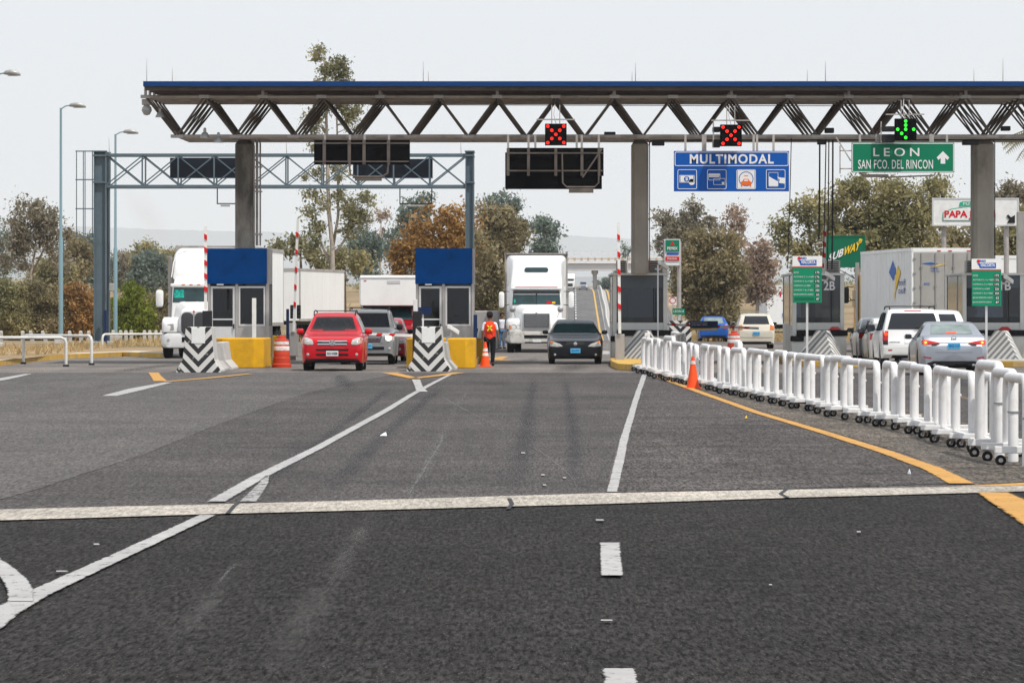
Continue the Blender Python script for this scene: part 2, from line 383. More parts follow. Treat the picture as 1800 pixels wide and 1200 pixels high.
def wornpaint(name, col, lo=.40, hi=.55, amax=1.0, sc_=12, st=.35):
    m, nt, b = _nt(name); N, L = nt.nodes, nt.links
    tc = N.new("ShaderNodeTexCoord"); n = N.new("ShaderNodeTexNoise"); n.inputs['Scale'].default_value = sc_; n.inputs['Detail'].default_value = 8; n.inputs['Roughness'].default_value = .8
    mp = N.new("ShaderNodeMapping"); mp.inputs['Scale'].default_value = (1, st, 1)
    L.new(tc.outputs['Object'], mp.inputs[0]); L.new(mp.outputs[0], n.inputs['Vector'])
    r = N.new("ShaderNodeMapRange"); r.inputs[1].default_value = lo - .06; r.inputs[2].default_value = hi - .06; r.inputs[4].default_value = amax; L.new(n.outputs[0], r.inputs[0])
    L.new(r.outputs[0], b.inputs['Alpha'])
    n2 = N.new("ShaderNodeTexNoise"); n2.inputs['Scale'].default_value = 1.3; n2.inputs['Detail'].default_value = 5; L.new(tc.outputs['Object'], n2.inputs['Vector'])
    fa = N.new("ShaderNodeAttribute"); fa.attribute_name = 'fade'; g1 = N.new("ShaderNodeMapRange")
    soft = amax < 1
    g1.inputs[1].default_value = 0; g1.inputs[2].default_value = 1 if soft else .22; g1.inputs[3].default_value = 0 if soft else -.20; g1.inputs[4].default_value = 1 if soft else 0.02
    if soft: g1.interpolation_type = 'SMOOTHSTEP'
    L.new(fa.outputs['Fac'], g1.inputs[0]); gm = N.new("ShaderNodeMath"); gm.operation = 'MULTIPLY' if soft else 'ADD'
    if soft: L.new(r.outputs[0], gm.inputs[0]); L.new(g1.outputs[0], gm.inputs[1]); L.new(gm.outputs[0], b.inputs['Alpha'])
    else: L.new(n.outputs[0], gm.inputs[0]); L.new(g1.outputs[0], gm.inputs[1]); L.new(gm.outputs[0], r.inputs[0])
    r2 = N.new("ShaderNodeMapRange"); r2.inputs[1].default_value = .3; r2.inputs[2].default_value = .7; r2.inputs[3].default_value = .82; r2.inputs[4].default_value = 1.08; L.new(n2.outputs[0], r2.inputs[0])
    v = N.new("ShaderNodeVectorMath"); v.operation = 'SCALE'; v.inputs[0].default_value = col; L.new(r2.outputs[0], v.inputs['Scale'])
    L.new(v.outputs[0], b.inputs['Base Color']); b.inputs['Roughness'].default_value = .65
wornpaint('mark_white', (.37, .36, .35), .39, .54)
wornpaint('mark_white_worn', (.36, .35, .34), .46, .62)
wornpaint('mark_orange', (.50, .25, .035), .36, .52)
wornpaint('mark_orange_worn', (.36, .23, .10), .44, .70, .8)
wornpaint('mark_ghost', (.17, .135, .11), .36, .60, .7)
wornpaint('streak_dark', (.022, .020, .020), .30, .75, .62, 2.6, .12)
wornpaint('dust', (.26, .25, .235), .45, .85, .30, 2.4, .12)
asphalt('gravel_strip', (.088, .075, .062), streak=.30, stain=.30, speck=1.0, big=.25)
asphalt('asphalt_rough', (.060, .053, .050), streak=.34, stain=.35, speck=.95, big=.25)
wornpaint('scratch', (.20, .195, .19), .42, .66, .6)

# terrain
m, nt, b = _nt('dry_ground'); N, L = nt.nodes, nt.links
tc = N.new("ShaderNodeTexCoord"); n = N.new("ShaderNodeTexNoise"); n.inputs['Scale'].default_value = .035; n.inputs['Detail'].default_value = 9; n.inputs['Roughness'].default_value = .7
L.new(tc.outputs['Object'], n.inputs['Vector']); rp = N.new("ShaderNodeValToRGB"); rp.color_ramp.elements[0].position = .35; rp.color_ramp.elements[1].position = .68
rp.color_ramp.elements[0].color = (.12, .105, .05, 1); rp.color_ramp.elements[1].color = (.36, .26, .15, 1); e = rp.color_ramp.elements.new(.5); e.color = (.25, .18, .105, 1)
L.new(n.outputs[0], rp.inputs[0]); L.new(rp.outputs[0], b.inputs['Base Color']); b.inputs['Roughness'].default_value = .95; b.inputs['Specular IOR Level'].default_value = .1
ys = [-60, 0, 60, 120, 180, 230, 280, 300, 350, 400, 450, 500, 560, 620, 680, 750, 785, 820, 860, 900, 950, 1000, 1060, 1140, 1230, 1350, 1500, 1800, 2200, 3000, 4000, 6000, 9000, 23500, 51000]
xs = [-9800, -4200, -2600, -1500, -900, -500, -300, -180, -110, -70, -45, -25, 30, 45, 70, 110, 180, 300, 500, 900, 1500, 2600, 4200, 9800]
ys = sorted(set(ys + _PY[1:-1]))
mb = MB(); rr = random.Random(3)
for y in ys:
    for x in xs:
        k = min(1, max(0, (abs(x) - 45) / 200)) * min(1, max(0, (y - 300) / 300))
        mb.v.append((x, y, H(y) - (.06 if abs(x) < 80 and y > 280 else .02 if abs(x) < 80 else 0) + rr.uniform(-1, 1.5) * k * (1 + y / 900)))
for i in range(len(ys) - 1):
    for j in range(len(xs) - 1):
        a = i * len(xs) + j; mb.f.append((a, a + 1, a + 1 + len(xs), a + len(xs))); mb.m.append(0)
setting(mb.build('ground', 'dry_ground', smooth=True, auto=180))

def sheet(name, m, poly, z):
    mb = MB().flat(poly, z); return setting(mb.build(name, m))
def gp(*pts): return [GP(*p) for p in pts]
# near carriageway and plaza, each sheet 4 mm above the one below
YS = GY(655)                                       # the seam where the paving changes, 143 m out
sheet('road_near', 'asphalt_new', [(-40, -20), (40, -20), (40, 77), (-40, 77)], .0)
sheet('road_middle', 'asphalt_old', [(-40, 17.9), *gp((-60, 908), (380, 897), (1070, 877), (1900, 855)), (40, 75.8), (40, YS), (-40, YS)], .004)
sheet('road_left', 'asphalt_pale', [(-40, 24), *gp((-40, 890), (60, 862), (250, 800), (400, 740), (530, 694), (620, 672), (700, 658)), (PX(700, YS), YS - .01), (-40, YS - .01)], .008)
sheet('plaza_paving', 'plaza_pave', [(-26, YS), (40, YS), (40, 280), (-40, 280), (-40, 250), (-26, 200)], .004)
strip = [(-40, 17.4)] + gp((-60, 918), (150, 912), (380, 905), (700, 897), (1070, 887), (1400, 876), (1700, 868), (1900, 862)) + [(40, 75.2), (40, 76.4)] + gp((1900, 848), (1700, 856), (1400, 862), (1070, 868), (700, 879), (380, 888), (150, 893), (-60, 899)) + [(-40, 18.4)]
sheet('concrete_strip', 'strip_concrete', strip, .012)
mb = MB()
for q in (((893, 897), (900, 888), (895, 878)), ((1385, 877), (1372, 870), (1384, 861)), ((400, 905), (413, 890), (418, 887))):
    p = [GP(*k) for k in q]; mb.flat([(a[0] - .02, a[1]) for a in p] + [(a[0] + .02, a[1]) for a in reversed(p)], .016)
setting(mb.build('strip_crack', 'black'))
sheet('road_right_lane', 'asphalt_rough', gp((1126, 664), (1134, 664), (1230, 690), (1450, 762), (1640, 828), (1690, 850), (1400, 859), (1082, 866), (1100, 780)), .0085)
# darker patched asphalt beside the roller barriers with sawn grooves
sheet('road_shoulder', 'gravel_strip', gp((1140, 655), (1230, 686), (1400, 742), (1600, 800), (1715, 853), (1900, 842), (1900, 790), (1700, 745), (1450, 700), (1250, 664), (1160, 652)), .008)
mb = MB()
for k in range(34):
    y = 51.3 + k * 1.05; x0 = np.interp(y, [51, 62, 76, 90], [4.45, 4.6, 4.95, 5.1]); mb.flat([(x0 + .25, y), (9, y + .12), (9, y + .145), (x0 + .25, y + .03)], .0125)
setting(mb.build('pavement_groove', 'rubber'))
# highway beyond the toll plaza
def ribbon(name, m, fx0, fx1, y0, y1, dz, step=20):
    yy = sorted(set([y0, y1] + [y for y in np.arange(y0, y1, step)] + [y for y in ys if y0 < y < y1])); mb = MB()
    for y in yy: mb.v += [(fx0(y), y, H(y) + dz), (fx1(y), y, H(y) + dz)]
    for i in range(len(yy) - 1): mb.f.append((2 * i, 2 * i + 1, 2 * i + 3, 2 * i + 2)); mb.m.append(0)
    return setting(mb.build(name, m))
fy = lambda y: 5.5 + .0072 * y                     # the yellow line by the median
fd = lambda y: .4 + .0088 * y
ribbon('highway_out', 'highway', lambda y: fy(y) - 11.5, lambda y: fy(y) + .9, 280, 1400, .01)
ribbon('highway_back', 'highway', lambda y: fy(y) + 2.3, lambda y: fy(y) + 13, 280, 1400, .01)
ribbon('median', 'concrete', lambda y: fy(y) + .9, lambda y: fy(y) + 2.3, 280, 1400, .03)
ribbon('yellow_line', 'kerb_yellow', lambda y: fy(y) - .12, lambda y: fy(y) + .18, 281, 1390, .03)
ribbon('yellow_line', 'kerb_yellow', lambda y: fy(y) + 2.6, lambda y: fy(y) + 2.9, 281, 1390, .03)
mb = MB()
for k in range(90):
    y = 282 + k * 12.2; a = fd(y)
    mb.add([(a - .1, y, H(y) + .05), (a + .1, y, H(y) + .05), (fd(y + 5) + .1, y + 5, H(y + 5) + .05), (fd(y + 5) - .1, y + 5, H(y + 5) + .05)], [(0, 1, 2, 3)])
setting(mb.build('lane_dashes', 'letter_white'))

# road markings, traced on the ground
def line(name, m, pts, widths, z=.018, n=10, ragged=.0):
    """a painted line through ground pixels, its width in pixels at each point"""
    P = []
    for i in range(len(pts) - 1):
        for k in range(n):
            t = k / n; P.append([(1 - t) * pts[i][c] + t * pts[i + 1][c] for c in (0, 1)] + [(1 - t) * widths[i] + t * widths[i + 1]])
    P.append([*pts[-1], widths[-1]]); A, B, C_ = [], [], []
    for (x, y, w_) in P:
        j = random.uniform(-ragged, ragged); A.append(GP(x - w_ / 2 + j, y)); B.append(GP(x + w_ / 2 + random.uniform(-ragged, ragged), y)); C_.append(GP(x, y))
    mb = MB(); mb.v = [(*p, z) for p in A] + [(*p, z) for p in C_] + [(*p, z) for p in B]; n_ = len(A)
    for i in range(n_ - 1): mb.f += [(i, i + n_, i + 1 + n_, i + 1), (i + n_, i + 2 * n_, i + 1 + 2 * n_, i + 1 + n_)]; mb.m += [0, 0]
    o = mb.build(name, m); at = o.data.attributes.new('fade', 'FLOAT', 'POINT'); ln = min(6, n_ / 2)     # how far a point is from the edge of the mark
    fd_ = [0.0] * n_ + ([min(1, i / ln, (n_ - 1 - i) / ln) for i in range(n_)] if m in ('streak_dark', 'dust', 'scratch', 'mark_ghost', 'mark_orange_worn') else [1.0] * n_) + [0.0] * n_
    if len(o.data.vertices) == 3 * n_: at.data.foreach_set('value', fd_)
    return setting(o)
line('lane_line', 'mark_white', [(-60, 1128), (0, 1084), (60, 1050), (200, 985), (310, 934), (365, 908)], [82, 66, 54, 41, 34, 31], ragged=.35)
line('lane_line', 'mark_white', [(380, 884), (450, 843), (560, 788), (680, 722), (725, 694), (760, 675), (795, 657)], [35, 30, 21, 15, 12, 10, 7], ragged=.3)
line('lane_line', 'mark_white_worn', [(436, 884), (452, 866), (464, 850), (470, 838)], [34, 26, 18, 8])
line('lane_line', 'mark_white', [(-60, 970), (-30, 985), (2, 1003), (26, 1023), (36, 1041), (37, 1062)], [70, 60, 49, 47, 49, 48], z=.022)
line('lane_line', 'mark_white', [(742, 690), (736, 680), (731, 668)], [22, 15, 16], z=.022)
line('lane_line', 'mark_white', [(1076, 867), (1087, 820), (1098, 770), (1107, 740), (1122, 690), (1133, 659)], [20, 18, 15, 13, 11, 9], ragged=.6)
line('lane_line', 'mark_ghost', [(1066, 866), (1080, 815), (1092, 768)], [10, 8, 7], z=.0165)
line('lane_dash', 'mark_white', [(1075.5, 1015), (1072, 957)], [41, 37])
line('lane_dash', 'mark_white', [(1095, 1250), (1088, 1180)], [66, 60])
line('lane_line', 'mark_white', [(192, 697), (240, 685), (296, 673)], [30, 36, 16])
line('lane_line', 'mark_white', [(-50, 675), (0, 668), (50, 658)], [40, 30, 14])
line('edge_line', 'mark_orange', [(1136, 655), (1160, 664), (1230, 690), (1330, 726), (1450, 762), (1560, 797), (1640, 826), (1690, 852)], [16, 13, 16, 19, 24, 31, 39, 48], ragged=.4)
line('edge_line', 'mark_orange', [(1745, 868), (1790, 892), (1880, 945)], [58, 80, 110])
line('edge_line', 'mark_orange', [(1730, 856), (1800, 853), (1900, 848)], [100, 100, 100], z=.016, n=2)
line('edge_line', 'mark_ghost', [(1600, 790), (1640, 822), (1680, 850)], [34, 52, 60], z=.0165)
line('edge_line', 'mark_orange', [(282, 671), (274, 662), (270, 656)], [26, 20, 20], z=.022)
line('edge_line', 'mark_orange', [(290, 672), (360, 666), (440, 658)], [16, 20, 16], z=.021)
line('edge_line', 'mark_orange', [(684, 656), (726, 665.5)], [30, 22], z=.021)
line('edge_line', 'mark_orange', [(726, 666), (770, 661), (806, 656)], [22, 22, 26], z=.021)
for (x0, x1, y, dy) in ((0, 120, 648, 5), (140, 260, 652, 2), (330, 520, 640, 3), (520, 600, 647, 2), (60, 200, 640, 3), (1060, 1140, 648, 4), (800, 860, 648, 2)):
    line('faded_marking', 'mark_orange_worn', [((x0 + x1) / 2, y + dy), ((x0 + x1) / 2 - 8, y)], [x1 - x0, (x1 - x0) * .9], z=.012, n=3)
# parking-style orange lines seen between the hoops, and far lane marks
for (a, b_) in (((1480, 690), (1760, 770)), ((1560, 666), (1800, 728)), ((1300, 640), (1420, 668)), ((1190, 625), (1330, 655))):
    line('faded_marking', 'mark_orange_worn', [a, b_], [36, 44], z=.015, n=4)
line('faded_marking', 'mark_orange', [(886, 627), (870, 632)], [16, 30], z=.014); line('faded_marking', 'mark_orange', [(866, 632), (892, 634)], [20, 24], z=.013)
line('lane_line', 'mark_white', [(1040, 617), (1080, 623)], [60, 60], z=.014, n=2)
# scratches and chalk arcs
line('tyre_scratch', 'scratch', [(905, 772), (950, 795), (990, 825), (1008, 845), (1017, 866)], [5, 4, 3.5, 3.5, 3.5], z=.0135)
line('tyre_scratch', 'scratch', [(770, 694), (800, 712), (850, 738), (900, 768)], [6, 5, 5, 4], z=.0135)
line('tyre_scratch', 'scratch', [(780, 752), (775, 780), (750, 820), (725, 860), (717, 876)], [5, 6, 7, 9, 8], z=.0135)
line('tyre_scratch', 'scratch', [(420, 985), (370, 1040)], [10, 14], z=.009)
for (x, y, w_) in ((1055, 917, 20), (1067, 1095, 30), (110, 1008, 32), (958, 855, 8), (955, 837, 9), (920, 798, 10), (993, 842, 9), (1355, 1032, 8), (1510, 938, 10), (170, 960, 14)):
    line('road_stud', 'mark_white', [(x, y + 1.2), (x - 1, y - .8)], [w_ * .8, w_ * .7], z=.02, n=1)
# dark streaks, of which the lane-long ones are tyre rubber, and traffic dust
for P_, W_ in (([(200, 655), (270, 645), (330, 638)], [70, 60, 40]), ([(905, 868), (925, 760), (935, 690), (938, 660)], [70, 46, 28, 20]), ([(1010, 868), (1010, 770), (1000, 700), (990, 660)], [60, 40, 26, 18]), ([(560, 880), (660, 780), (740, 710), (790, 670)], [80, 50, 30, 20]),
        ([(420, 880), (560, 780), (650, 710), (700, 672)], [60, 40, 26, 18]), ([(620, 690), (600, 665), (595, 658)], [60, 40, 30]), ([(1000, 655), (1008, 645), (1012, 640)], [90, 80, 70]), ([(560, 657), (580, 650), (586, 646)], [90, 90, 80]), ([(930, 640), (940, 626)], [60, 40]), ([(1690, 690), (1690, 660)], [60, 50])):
    line('dark_streak', 'streak_dark', P_, W_, z=.0145, ragged=2)
for P_, W_ in (([(720, 880), (760, 800), (800, 720), (830, 670)], [60, 36, 20, 14]), ([(480, 1200), (560, 1050), (620, 960), (650, 905)], [160, 100, 60, 50]), ([(300, 1140), (390, 1030), (450, 960)], [90, 60, 30]), ([(1560, 760), (1640, 800), (1800, 830)], [80, 110, 120])):
    line('dust_streak', 'dust', P_, W_, z=.0138, ragged=4)
# scraps of paper on the asphalt
lit = [(674, 768, 26, 5, 'letter_white', 'small torn white paper scrap lying left of the centre lane'),       (1598, 836, 9, 6, 'letter_white', 'crumpled white cup lid lying inside the orange edge line'), (1311, 737, 8, 3, 'letter_yellow', 'small yellow wrapper lying left of the roller barriers')]
for (x, y, w_, h_, mm, lb) in lit:
    X0, Y0 = GP(x, y); ww = w_ * .5 * Y0 / F
    mb = MB(); mb.add([(X0 - ww / 2, Y0, .02), (X0 + ww / 2, Y0 - .1, .022), (X0 + ww * .3, Y0 + ww, .06 + h_ * .002), (X0 - ww * .4, Y0 + ww * .8, .03), (X0, Y0 + ww * .4, .055)], [(0, 1, 4), (1, 2, 4), (2, 3, 4), (3, 0, 4)])
    o = mb.build('litter', mm); s_ = o.modifiers.new('t', 'SOLIDIFY'); s_.thickness = .004; tag(o, lb, 'litter')

# kerb and verge on the left, yellow painted
kp = [(-60, 646), (0, 643), (60, 636), (110, 631), (160, 629), (215, 626.5), (260, 628), (300, 629)]
def kerb(pts, h, wd, mname, name='kerb', back=30):
    mb = MB(); A = [GP(*p) for p in pts]
    rings = []
    for i, (x, y) in enumerate(A):
        rings.append([(x, y, 0), (x, y + .02, h), (x - .0, y + wd, h + .01), (x, y + wd + back, h + .01), (x, y + wd + back, -.3)])
    mb.loft(rings, cap=True, closed=True); return setting(mb.build(name, mname))
kerb(kp, .17, .2, 'kerb_yellow', back=0.2)
mb = MB(); A = [GP(*p) for p in kp]
mb.flat([(x, y + .42) for x, y in A] + [(PX(300, 260), 262), (-40, 275), (-40, 165)], .16); setting(mb.build('verge', 'dry_ground'))
mb = MB(); mb.flat([(x, y + .43) for x, y in A] + [(x, y + 6.5) for x, y in reversed(A)], .172); setting(mb.build('footpath', 'concrete_light'))
# far hills
def hills(name, Y, prof, m, depth=1800):
    mb = MB(); xs_ = sorted(prof); rr = random.Random(int(Y)); P = []
    for i in range(len(xs_) - 1):
        for k in range(14):
            t = k / 14; x = xs_[i][0] * (1 - t) + xs_[i + 1][0] * t; z = xs_[i][1] * (1 - t) + xs_[i + 1][1] * t; P.append((PX(x, Y), PZ(z + rr.uniform(-.8, .8), Y)))
    mb.loft([[(x, Y - depth * 1.5, -30), (x, Y - depth * .6, z * .45), (x, Y, z), (x, Y + depth, -30)] for x, z in P], closed=False, cap=False)
    return setting(mb.build(name, m, smooth=True, auto=180))
mat('hill_far', (.07, .09, .10), .95, noise=.3, scale=.002)
hills('hills', 27000, [(-500, 410), (-100, 400), (100, 396), (300, 404), (480, 408), (600, 416), (760, 428), (900, 424), (1000, 414), (1110, 420), (1240, 436), (1500, 446), (1900, 450), (2300, 450)], 'hill_far')
hills('hills', 15000, [(-500, 455), (0, 450), (240, 462), (500, 470), (700, 482), (1000, 488), (1200, 480), (1400, 484), (1800, 480), (2300, 470)], 'hill_far', 900)
# ================================================================== TOLL CANOPY
YC = 164.0; MOD = 103.0 * YC / F                                  # front row of the space frame, its module
xt = lambda i: PX(256 + 103 * i, YC)
ztop = lambda y: PZ(170, YC) + (y - YC) * .012
zbot = lambda y: PZ(238, YC) + (y - YC) * .006
NI, NJ = 17, 5
can = thing('toll_canopy', 'long flat canopy on a brown steel space frame with a blue fascia, spanning all lanes', 'canopy', (3.5, 168, 0))
T = [[(xt(i), YC + j * MOD, ztop(YC + j * MOD)) for j in range(NJ)] for i in range(NI + 1)]
Bn = [[(xt(i) + MOD / 2, YC + (j + .5) * MOD, zbot(YC + (j + .5) * MOD)) for j in range(NJ - 1)] for i in range(NI)]
# front bottom nodes stand in the front plane, as in the photo's first row
mb = MB()
for j in range(NJ): mb.tube([T[0][j], T[NI][j]], .045, 7)
for i in range(NI + 1): mb.tube([T[i][0], T[i][-1]], .035, 6)
mb.build('top_chord', 'steel_grey', can, smooth=True)
mb = MB()
for j in range(NJ - 1): mb.tube([Bn[0][j], Bn[-1][j]], .055, 7)
for i in range(NI): mb.tube([Bn[i][0], Bn[i][-1]], .04, 6)
mb.build('bottom_chord', 'steel_grey', can, smooth=True)
mb = MB()
for i in range(NI):
    for j in range(NJ - 1):
        for (a, b_) in ((0, 0), (1, 0), (0, 1), (1, 1)): mb.tube([Bn[i][j], T[i + a][j + b_]], .036 if b_ == 0 and j == 0 else .030, 6)
mb.build('web', 'steel_brown', can, smooth=True)
for i in range(NI + 1): x, y, z = T[i][0]; MB().box(x - .16, x + .16, y - .055, y + .02, z - .055, z + .055).build('node_plate', 'steel_grey', can, bevel=.01)
for i in range(NI): x, y, z = Bn[i][0]; MB().box(x - .20, x + .20, y - .062, y + .02, z - .06, z + .05).build('node_plate', 'steel_grey', can, bevel=.01)
for i in range(0, NI + 1, 2):
    for j in range(NJ): x, y, z = T[i][j]; MB().box(x - .045, x + .045, y - .03, y + .03, z, PZ(152.5, YC) + (y - YC) * .012).build('roof_post', 'steel_grey', can)
RX0, RX1, RY0, RY1 = PX(252, 163.4), PX(2010, 163.4), 163.3, 172.9
rz = lambda y: PZ(152, 163.4) + (y - 163.4) * .012
mb = MB()
for y in (163.5, 165.6, 167.7, 169.8, 171.6): mb.box(RX0 + .05, RX1, y, y + .07, rz(y) - .13, rz(y) - .005)
mb.build('purlin', 'steel_brown', can)
mb = MB(); rg = []
x = RX0; prof = []
while x < RX1:
    prof += [(x, 0), (x + .05, 0), (x + .085, .075), (x + .145, .075)]; x += .18
vs = [(a, RY0 + .1, rz(RY0) + b_) for a, b_ in prof] + [(a, RY1, rz(RY1) + b_) for a, b_ in prof]; n = len(prof)
mb.add(vs, [(k, k + 1, k + 1 + n, k + n) for k in range(n - 1)])
o = mb.build('roof_deck', 'deck', can); s_ = o.modifiers.new('t', 'SOLIDIFY'); s_.thickness = .004
mb = MB().box(RX0, RX1, RY0 - .02, RY0 + .05, PZ(152, 163.3), PZ(143, 163.3)).box(RX0, RX0 + .05, RY0 + .05, RY1, PZ(152, 163.3), PZ(143, 163.3))
mb.build('fascia', 'fascia_blue', can, bevel=.008)
# service gangway, conduits and small boxes among the frame
mb = MB()
zc = PZ(248, 165); mb.tube([(PX(1141, 165), 165, zc - .15), (PX(1143, 165), 165, zc), (PX(1160, 165), 165, zc + .02), (PX(1900, 165), 165, zc + .04)], .028, 6)
mb.tube([(PX(650, 164.2), 164.2, PZ(184, 164)), (PX(1500, 164.2), 164.2, PZ(186, 164))], .012, 5)
mb.build('conduit', 'dark_plastic', can, smooth=True)
for (a, b_, c, d) in ((1146, 1168, 246, 256), (1437, 1452, 246, 254), (1692, 1720, 247, 255), (1062, 1082, 232, 238), (1450, 1466, 225, 234), (1760, 1776, 222, 230)):
    MB().box(PX(a, 165), PX(b_, 165), 164.9, 165.3, PZ(d, 165), PZ(c, 165)).build('junction_box', 'dark_plastic', can, bevel=.02)
def column(px0, px1, base_z, pipes=False, dark=None):
    x0, x1 = PX(px0, 167.2), PX(px1, 167.2); c = (x0 + x1) / 2; h = (x1 - x0) / 2; mb = MB()
    prof = [(base_z, h, .8), (PZ(253, 167), h, .8), (PZ(244, 167), h * .62, .55)]
    rings = []
    for (z, a, b_) in prof:
        ch = min(a, .10); rings.append([(c - a + ch, 168 - b_, z), (c + a - ch, 168 - b_, z), (c + a, 168 - b_ + ch, z), (c + a, 168 + b_ - ch, z), (c + a - ch, 168 + b_, z), (c - a + ch, 168 + b_, z), (c - a, 168 + b_ - ch, z), (c - a, 168 - b_ + ch, z)])
    mb.loft(rings); col = mb.build('column', 'column_grey', can)
    MB().box(c - .17, c + .17, 167.3, 168.7, PZ(245, 167), PZ(240, 167)).build('bearing', 'steel_grey', col)
    if pipes:
        mb = MB()
        for k, r_ in ((0, .03), (.10, .045), (.2, .028)): mb.tube([(x1 + .03 + k, 167.4 + k, base_z + .1), (x1 + .03 + k, 167.4 + k, PZ(252, 167)), (x1 + .0 + k, 167.4 + k, PZ(243, 167))], r_, 7)
        for z in (4.2, 5.6, 6.4): mb.box(x1 - .02, x1 + .30, 167.38, 167.62, z, z + .05)
        mb.build('downpipe', 'steel_grey', col, smooth=True)
    else:
        MB().tube([(x1 + .04, 167.5, base_z + .1), (x1 + .04, 167.5, PZ(250, 167)), (x1 - .05, 167.5, PZ(243, 167))], .018, 6).build('downpipe', 'letter_red' if px0 < 1300 else 'dark_plastic', col, smooth=True)
mat('column_grey', (.34, .315, .275), .85, noise=.18, scale=1.4, dirt=(.07, .065, .058), dirt_amt=.9, dirt_scale=.42, bump=.2, bscale=10, stretch=(1, 1, .45))
column(413, 444, 3.76, True); column(1111, 1140, 2.95); column(1713, 1748, 2.95)
# lightning rods, each with its short mate
for (px, py, py0, lb) in ((258, 103, 143, 'tall thin lightning rod at the left end of the canopy roof'), (303, 120, 143, 'short thin rod just right of the end rod on the canopy roof'),
        (744, 108, 146, 'tall lightning rod on the roof above the left black panel'), (753, 125, 146, 'short rod beside the tall rod above the left black panel'),
        (1117, 110, 147, 'tall lightning rod on the roof over the middle column'), (1111, 126, 147, 'short rod just left of the tall rod over the middle column'),
        (1451, 107, 147, 'tall lightning rod on the roof between the blue and green signs'), (1419, 123, 147, 'short rod on the roof right of the blue sign'),
        (1763, 103, 142, 'tall lightning rod on the roof at the right edge of the photo'), (1712, 122, 142, 'short rod on the roof left of the right column')):
    Y = 165.5; x = PX(px, Y); z0 = rz(Y) + .05
    o = MB().lathe([(.05, z0), (.05, z0 + .03), (.016, z0 + .06), (.011, (z0 + PZ(py, Y)) / 2), (.004, PZ(py, Y))], (x, Y, 0), 6).build('lightning_rod', 'steel_grey', smooth=True)
    tag(o, lb, 'lightning rod', 'lightning rods on the canopy roof')
# lamps at the left end and under the frame
def flood(px, py, rpx, lb, kind):
    Y = 164.3; t = thing('floodlight', lb, 'lamp', (PX(px, Y), Y, PZ(py, Y)), 'lamps under the canopy edge'); r_ = rpx * Y / F
    x, y, z = t.location
    if kind == 'globe':
        MB().lathe([(.02, z - r_), (r_ * .6, z - r_ * .85), (r_, z - r_ * .1), (r_ * .92, z + r_ * .5), (r_ * .5, z + r_), (.03, z + r_ * 1.2)], (x, y, 0), 14).build('lamp_shade', 'lamp_head', t, smooth=True)
        MB().box(x - .16, x + .2, y - .09, y + .09, z + r_ * 1.0, z + r_ * 2.2).build('ballast_box', 'steel_grey', t, bevel=.03)
    else:
        MB().lathe([(r_, z - r_ * .55), (r_ * .98, z - r_ * .4), (r_ * .55, z + r_ * .5), (r_ * .2, z + r_ * .7)], (x, y, 0), 14).build('lamp_shade', 'lamp_head', t, smooth=True)
        MB().lathe([(r_ * .3, z + r_ * .6), (r_ * .3, z + r_ * 1.3), (.02, z + r_ * 1.5)], (x, y, 0), 10).build('ballast_box', 'steel_grey', t, smooth=True)
flood(258, 194, 9, 'round globe floodlight hanging at the left tip of the canopy', 'globe')
flood(281, 202, 8, 'small conical floodlight just right of the globe light at the canopy tip', 'cone')
flood(360, 238, 9, 'dish lamp under the frame, left of the left column, the higher of two', 'cone')
flood(384, 246, 9, 'dish lamp under the frame nearest the left column', 'cone')

# ================================================================== OVERHEAD SIGNS AND SIGNALS
def panel(name, lb, x0, x1, y0, y1, Y, m, cat='sign', th=.12, hang=()):
    t = thing(name, lb, cat, (PX((x0 + x1) / 2, Y), Y, PZ(y1, Y)))
    MB().box(PX(x0, Y), PX(x1, Y), Y, Y + th, PZ(y1, Y), PZ(y0, Y)).build('panel', m, t, bevel=.01)
    if hang:
        for h in hang: MB().box(PX(h, Y) - .035, PX(h, Y) + .035, Y + th, Y + th + .08, PZ(y0, Y) - .5, PZ(236, Y)).build('hanger', 'steel_grey', t)
    return t
YS_ = 163.2
t = panel('message_board', 'switched off black message board left of the middle, wider than high', 552, 720, 246, 289, YS_, 'sign_black', 'message board', .5, (570, 614, 640, 683))
mb = MB()
for h in (570, 614, 640, 683): mb.box(PX(h, YS_) - .05, PX(h, YS_) + .05, YS_ - .06, YS_ - .005, PZ(289, YS_), PZ(247, YS_))
for h in (252, 284): mb.box(PX(553, YS_), PX(719, YS_), YS_ - .08, YS_ - .065, PZ(h + 1, YS_), PZ(h - 1, YS_))
mb.build('frame', 'steel_brown', t)
mb = MB(); mb.tube([(PX(614, YS_), YS_ - .1, PZ(285, YS_)), (PX(616, YS_), YS_ - .1, PZ(307, YS_)), (PX(625, YS_), YS_ - .1, PZ(311, YS_)), (PX(672, YS_), YS_ - .1, PZ(311, YS_)), (PX(681, YS_), YS_ - .1, PZ(305, YS_)), (PX(683, YS_), YS_ - .1, PZ(285, YS_))], .035, 6)
mb.box(PX(624, YS_), PX(671, YS_), YS_ - .2, YS_ + .1, PZ(318, YS_), PZ(313, YS_)); mb.build('lamp_bracket', 'steel_brown', t)
t = panel('message_board', 'switched off black message board over the white truck, the tallest dark panel', 888, 1058, 268, 332, YS_, 'sign_black', 'message board', .5, (893, 929, 941, 1014, 1023, 1053))
MB().box(PX(893, YS_), PX(1061, YS_), YS_ + .02, YS_ + .3, PZ(309, YS_), PZ(260, YS_)).build('back_panel', 'sign_black', t)
mb = MB()
for h in (893, 929, 977, 1023, 1053): mb.box(PX(h, YS_) - .045, PX(h, YS_) + .045, YS_ - .07, YS_ - .005, PZ(309, YS_), PZ(261, YS_))
for h in (269, 300): mb.box(PX(894, YS_), PX(1060, YS_), YS_ - .09, YS_ - .075, PZ(h + 1.5, YS_), PZ(h - 1, YS_))
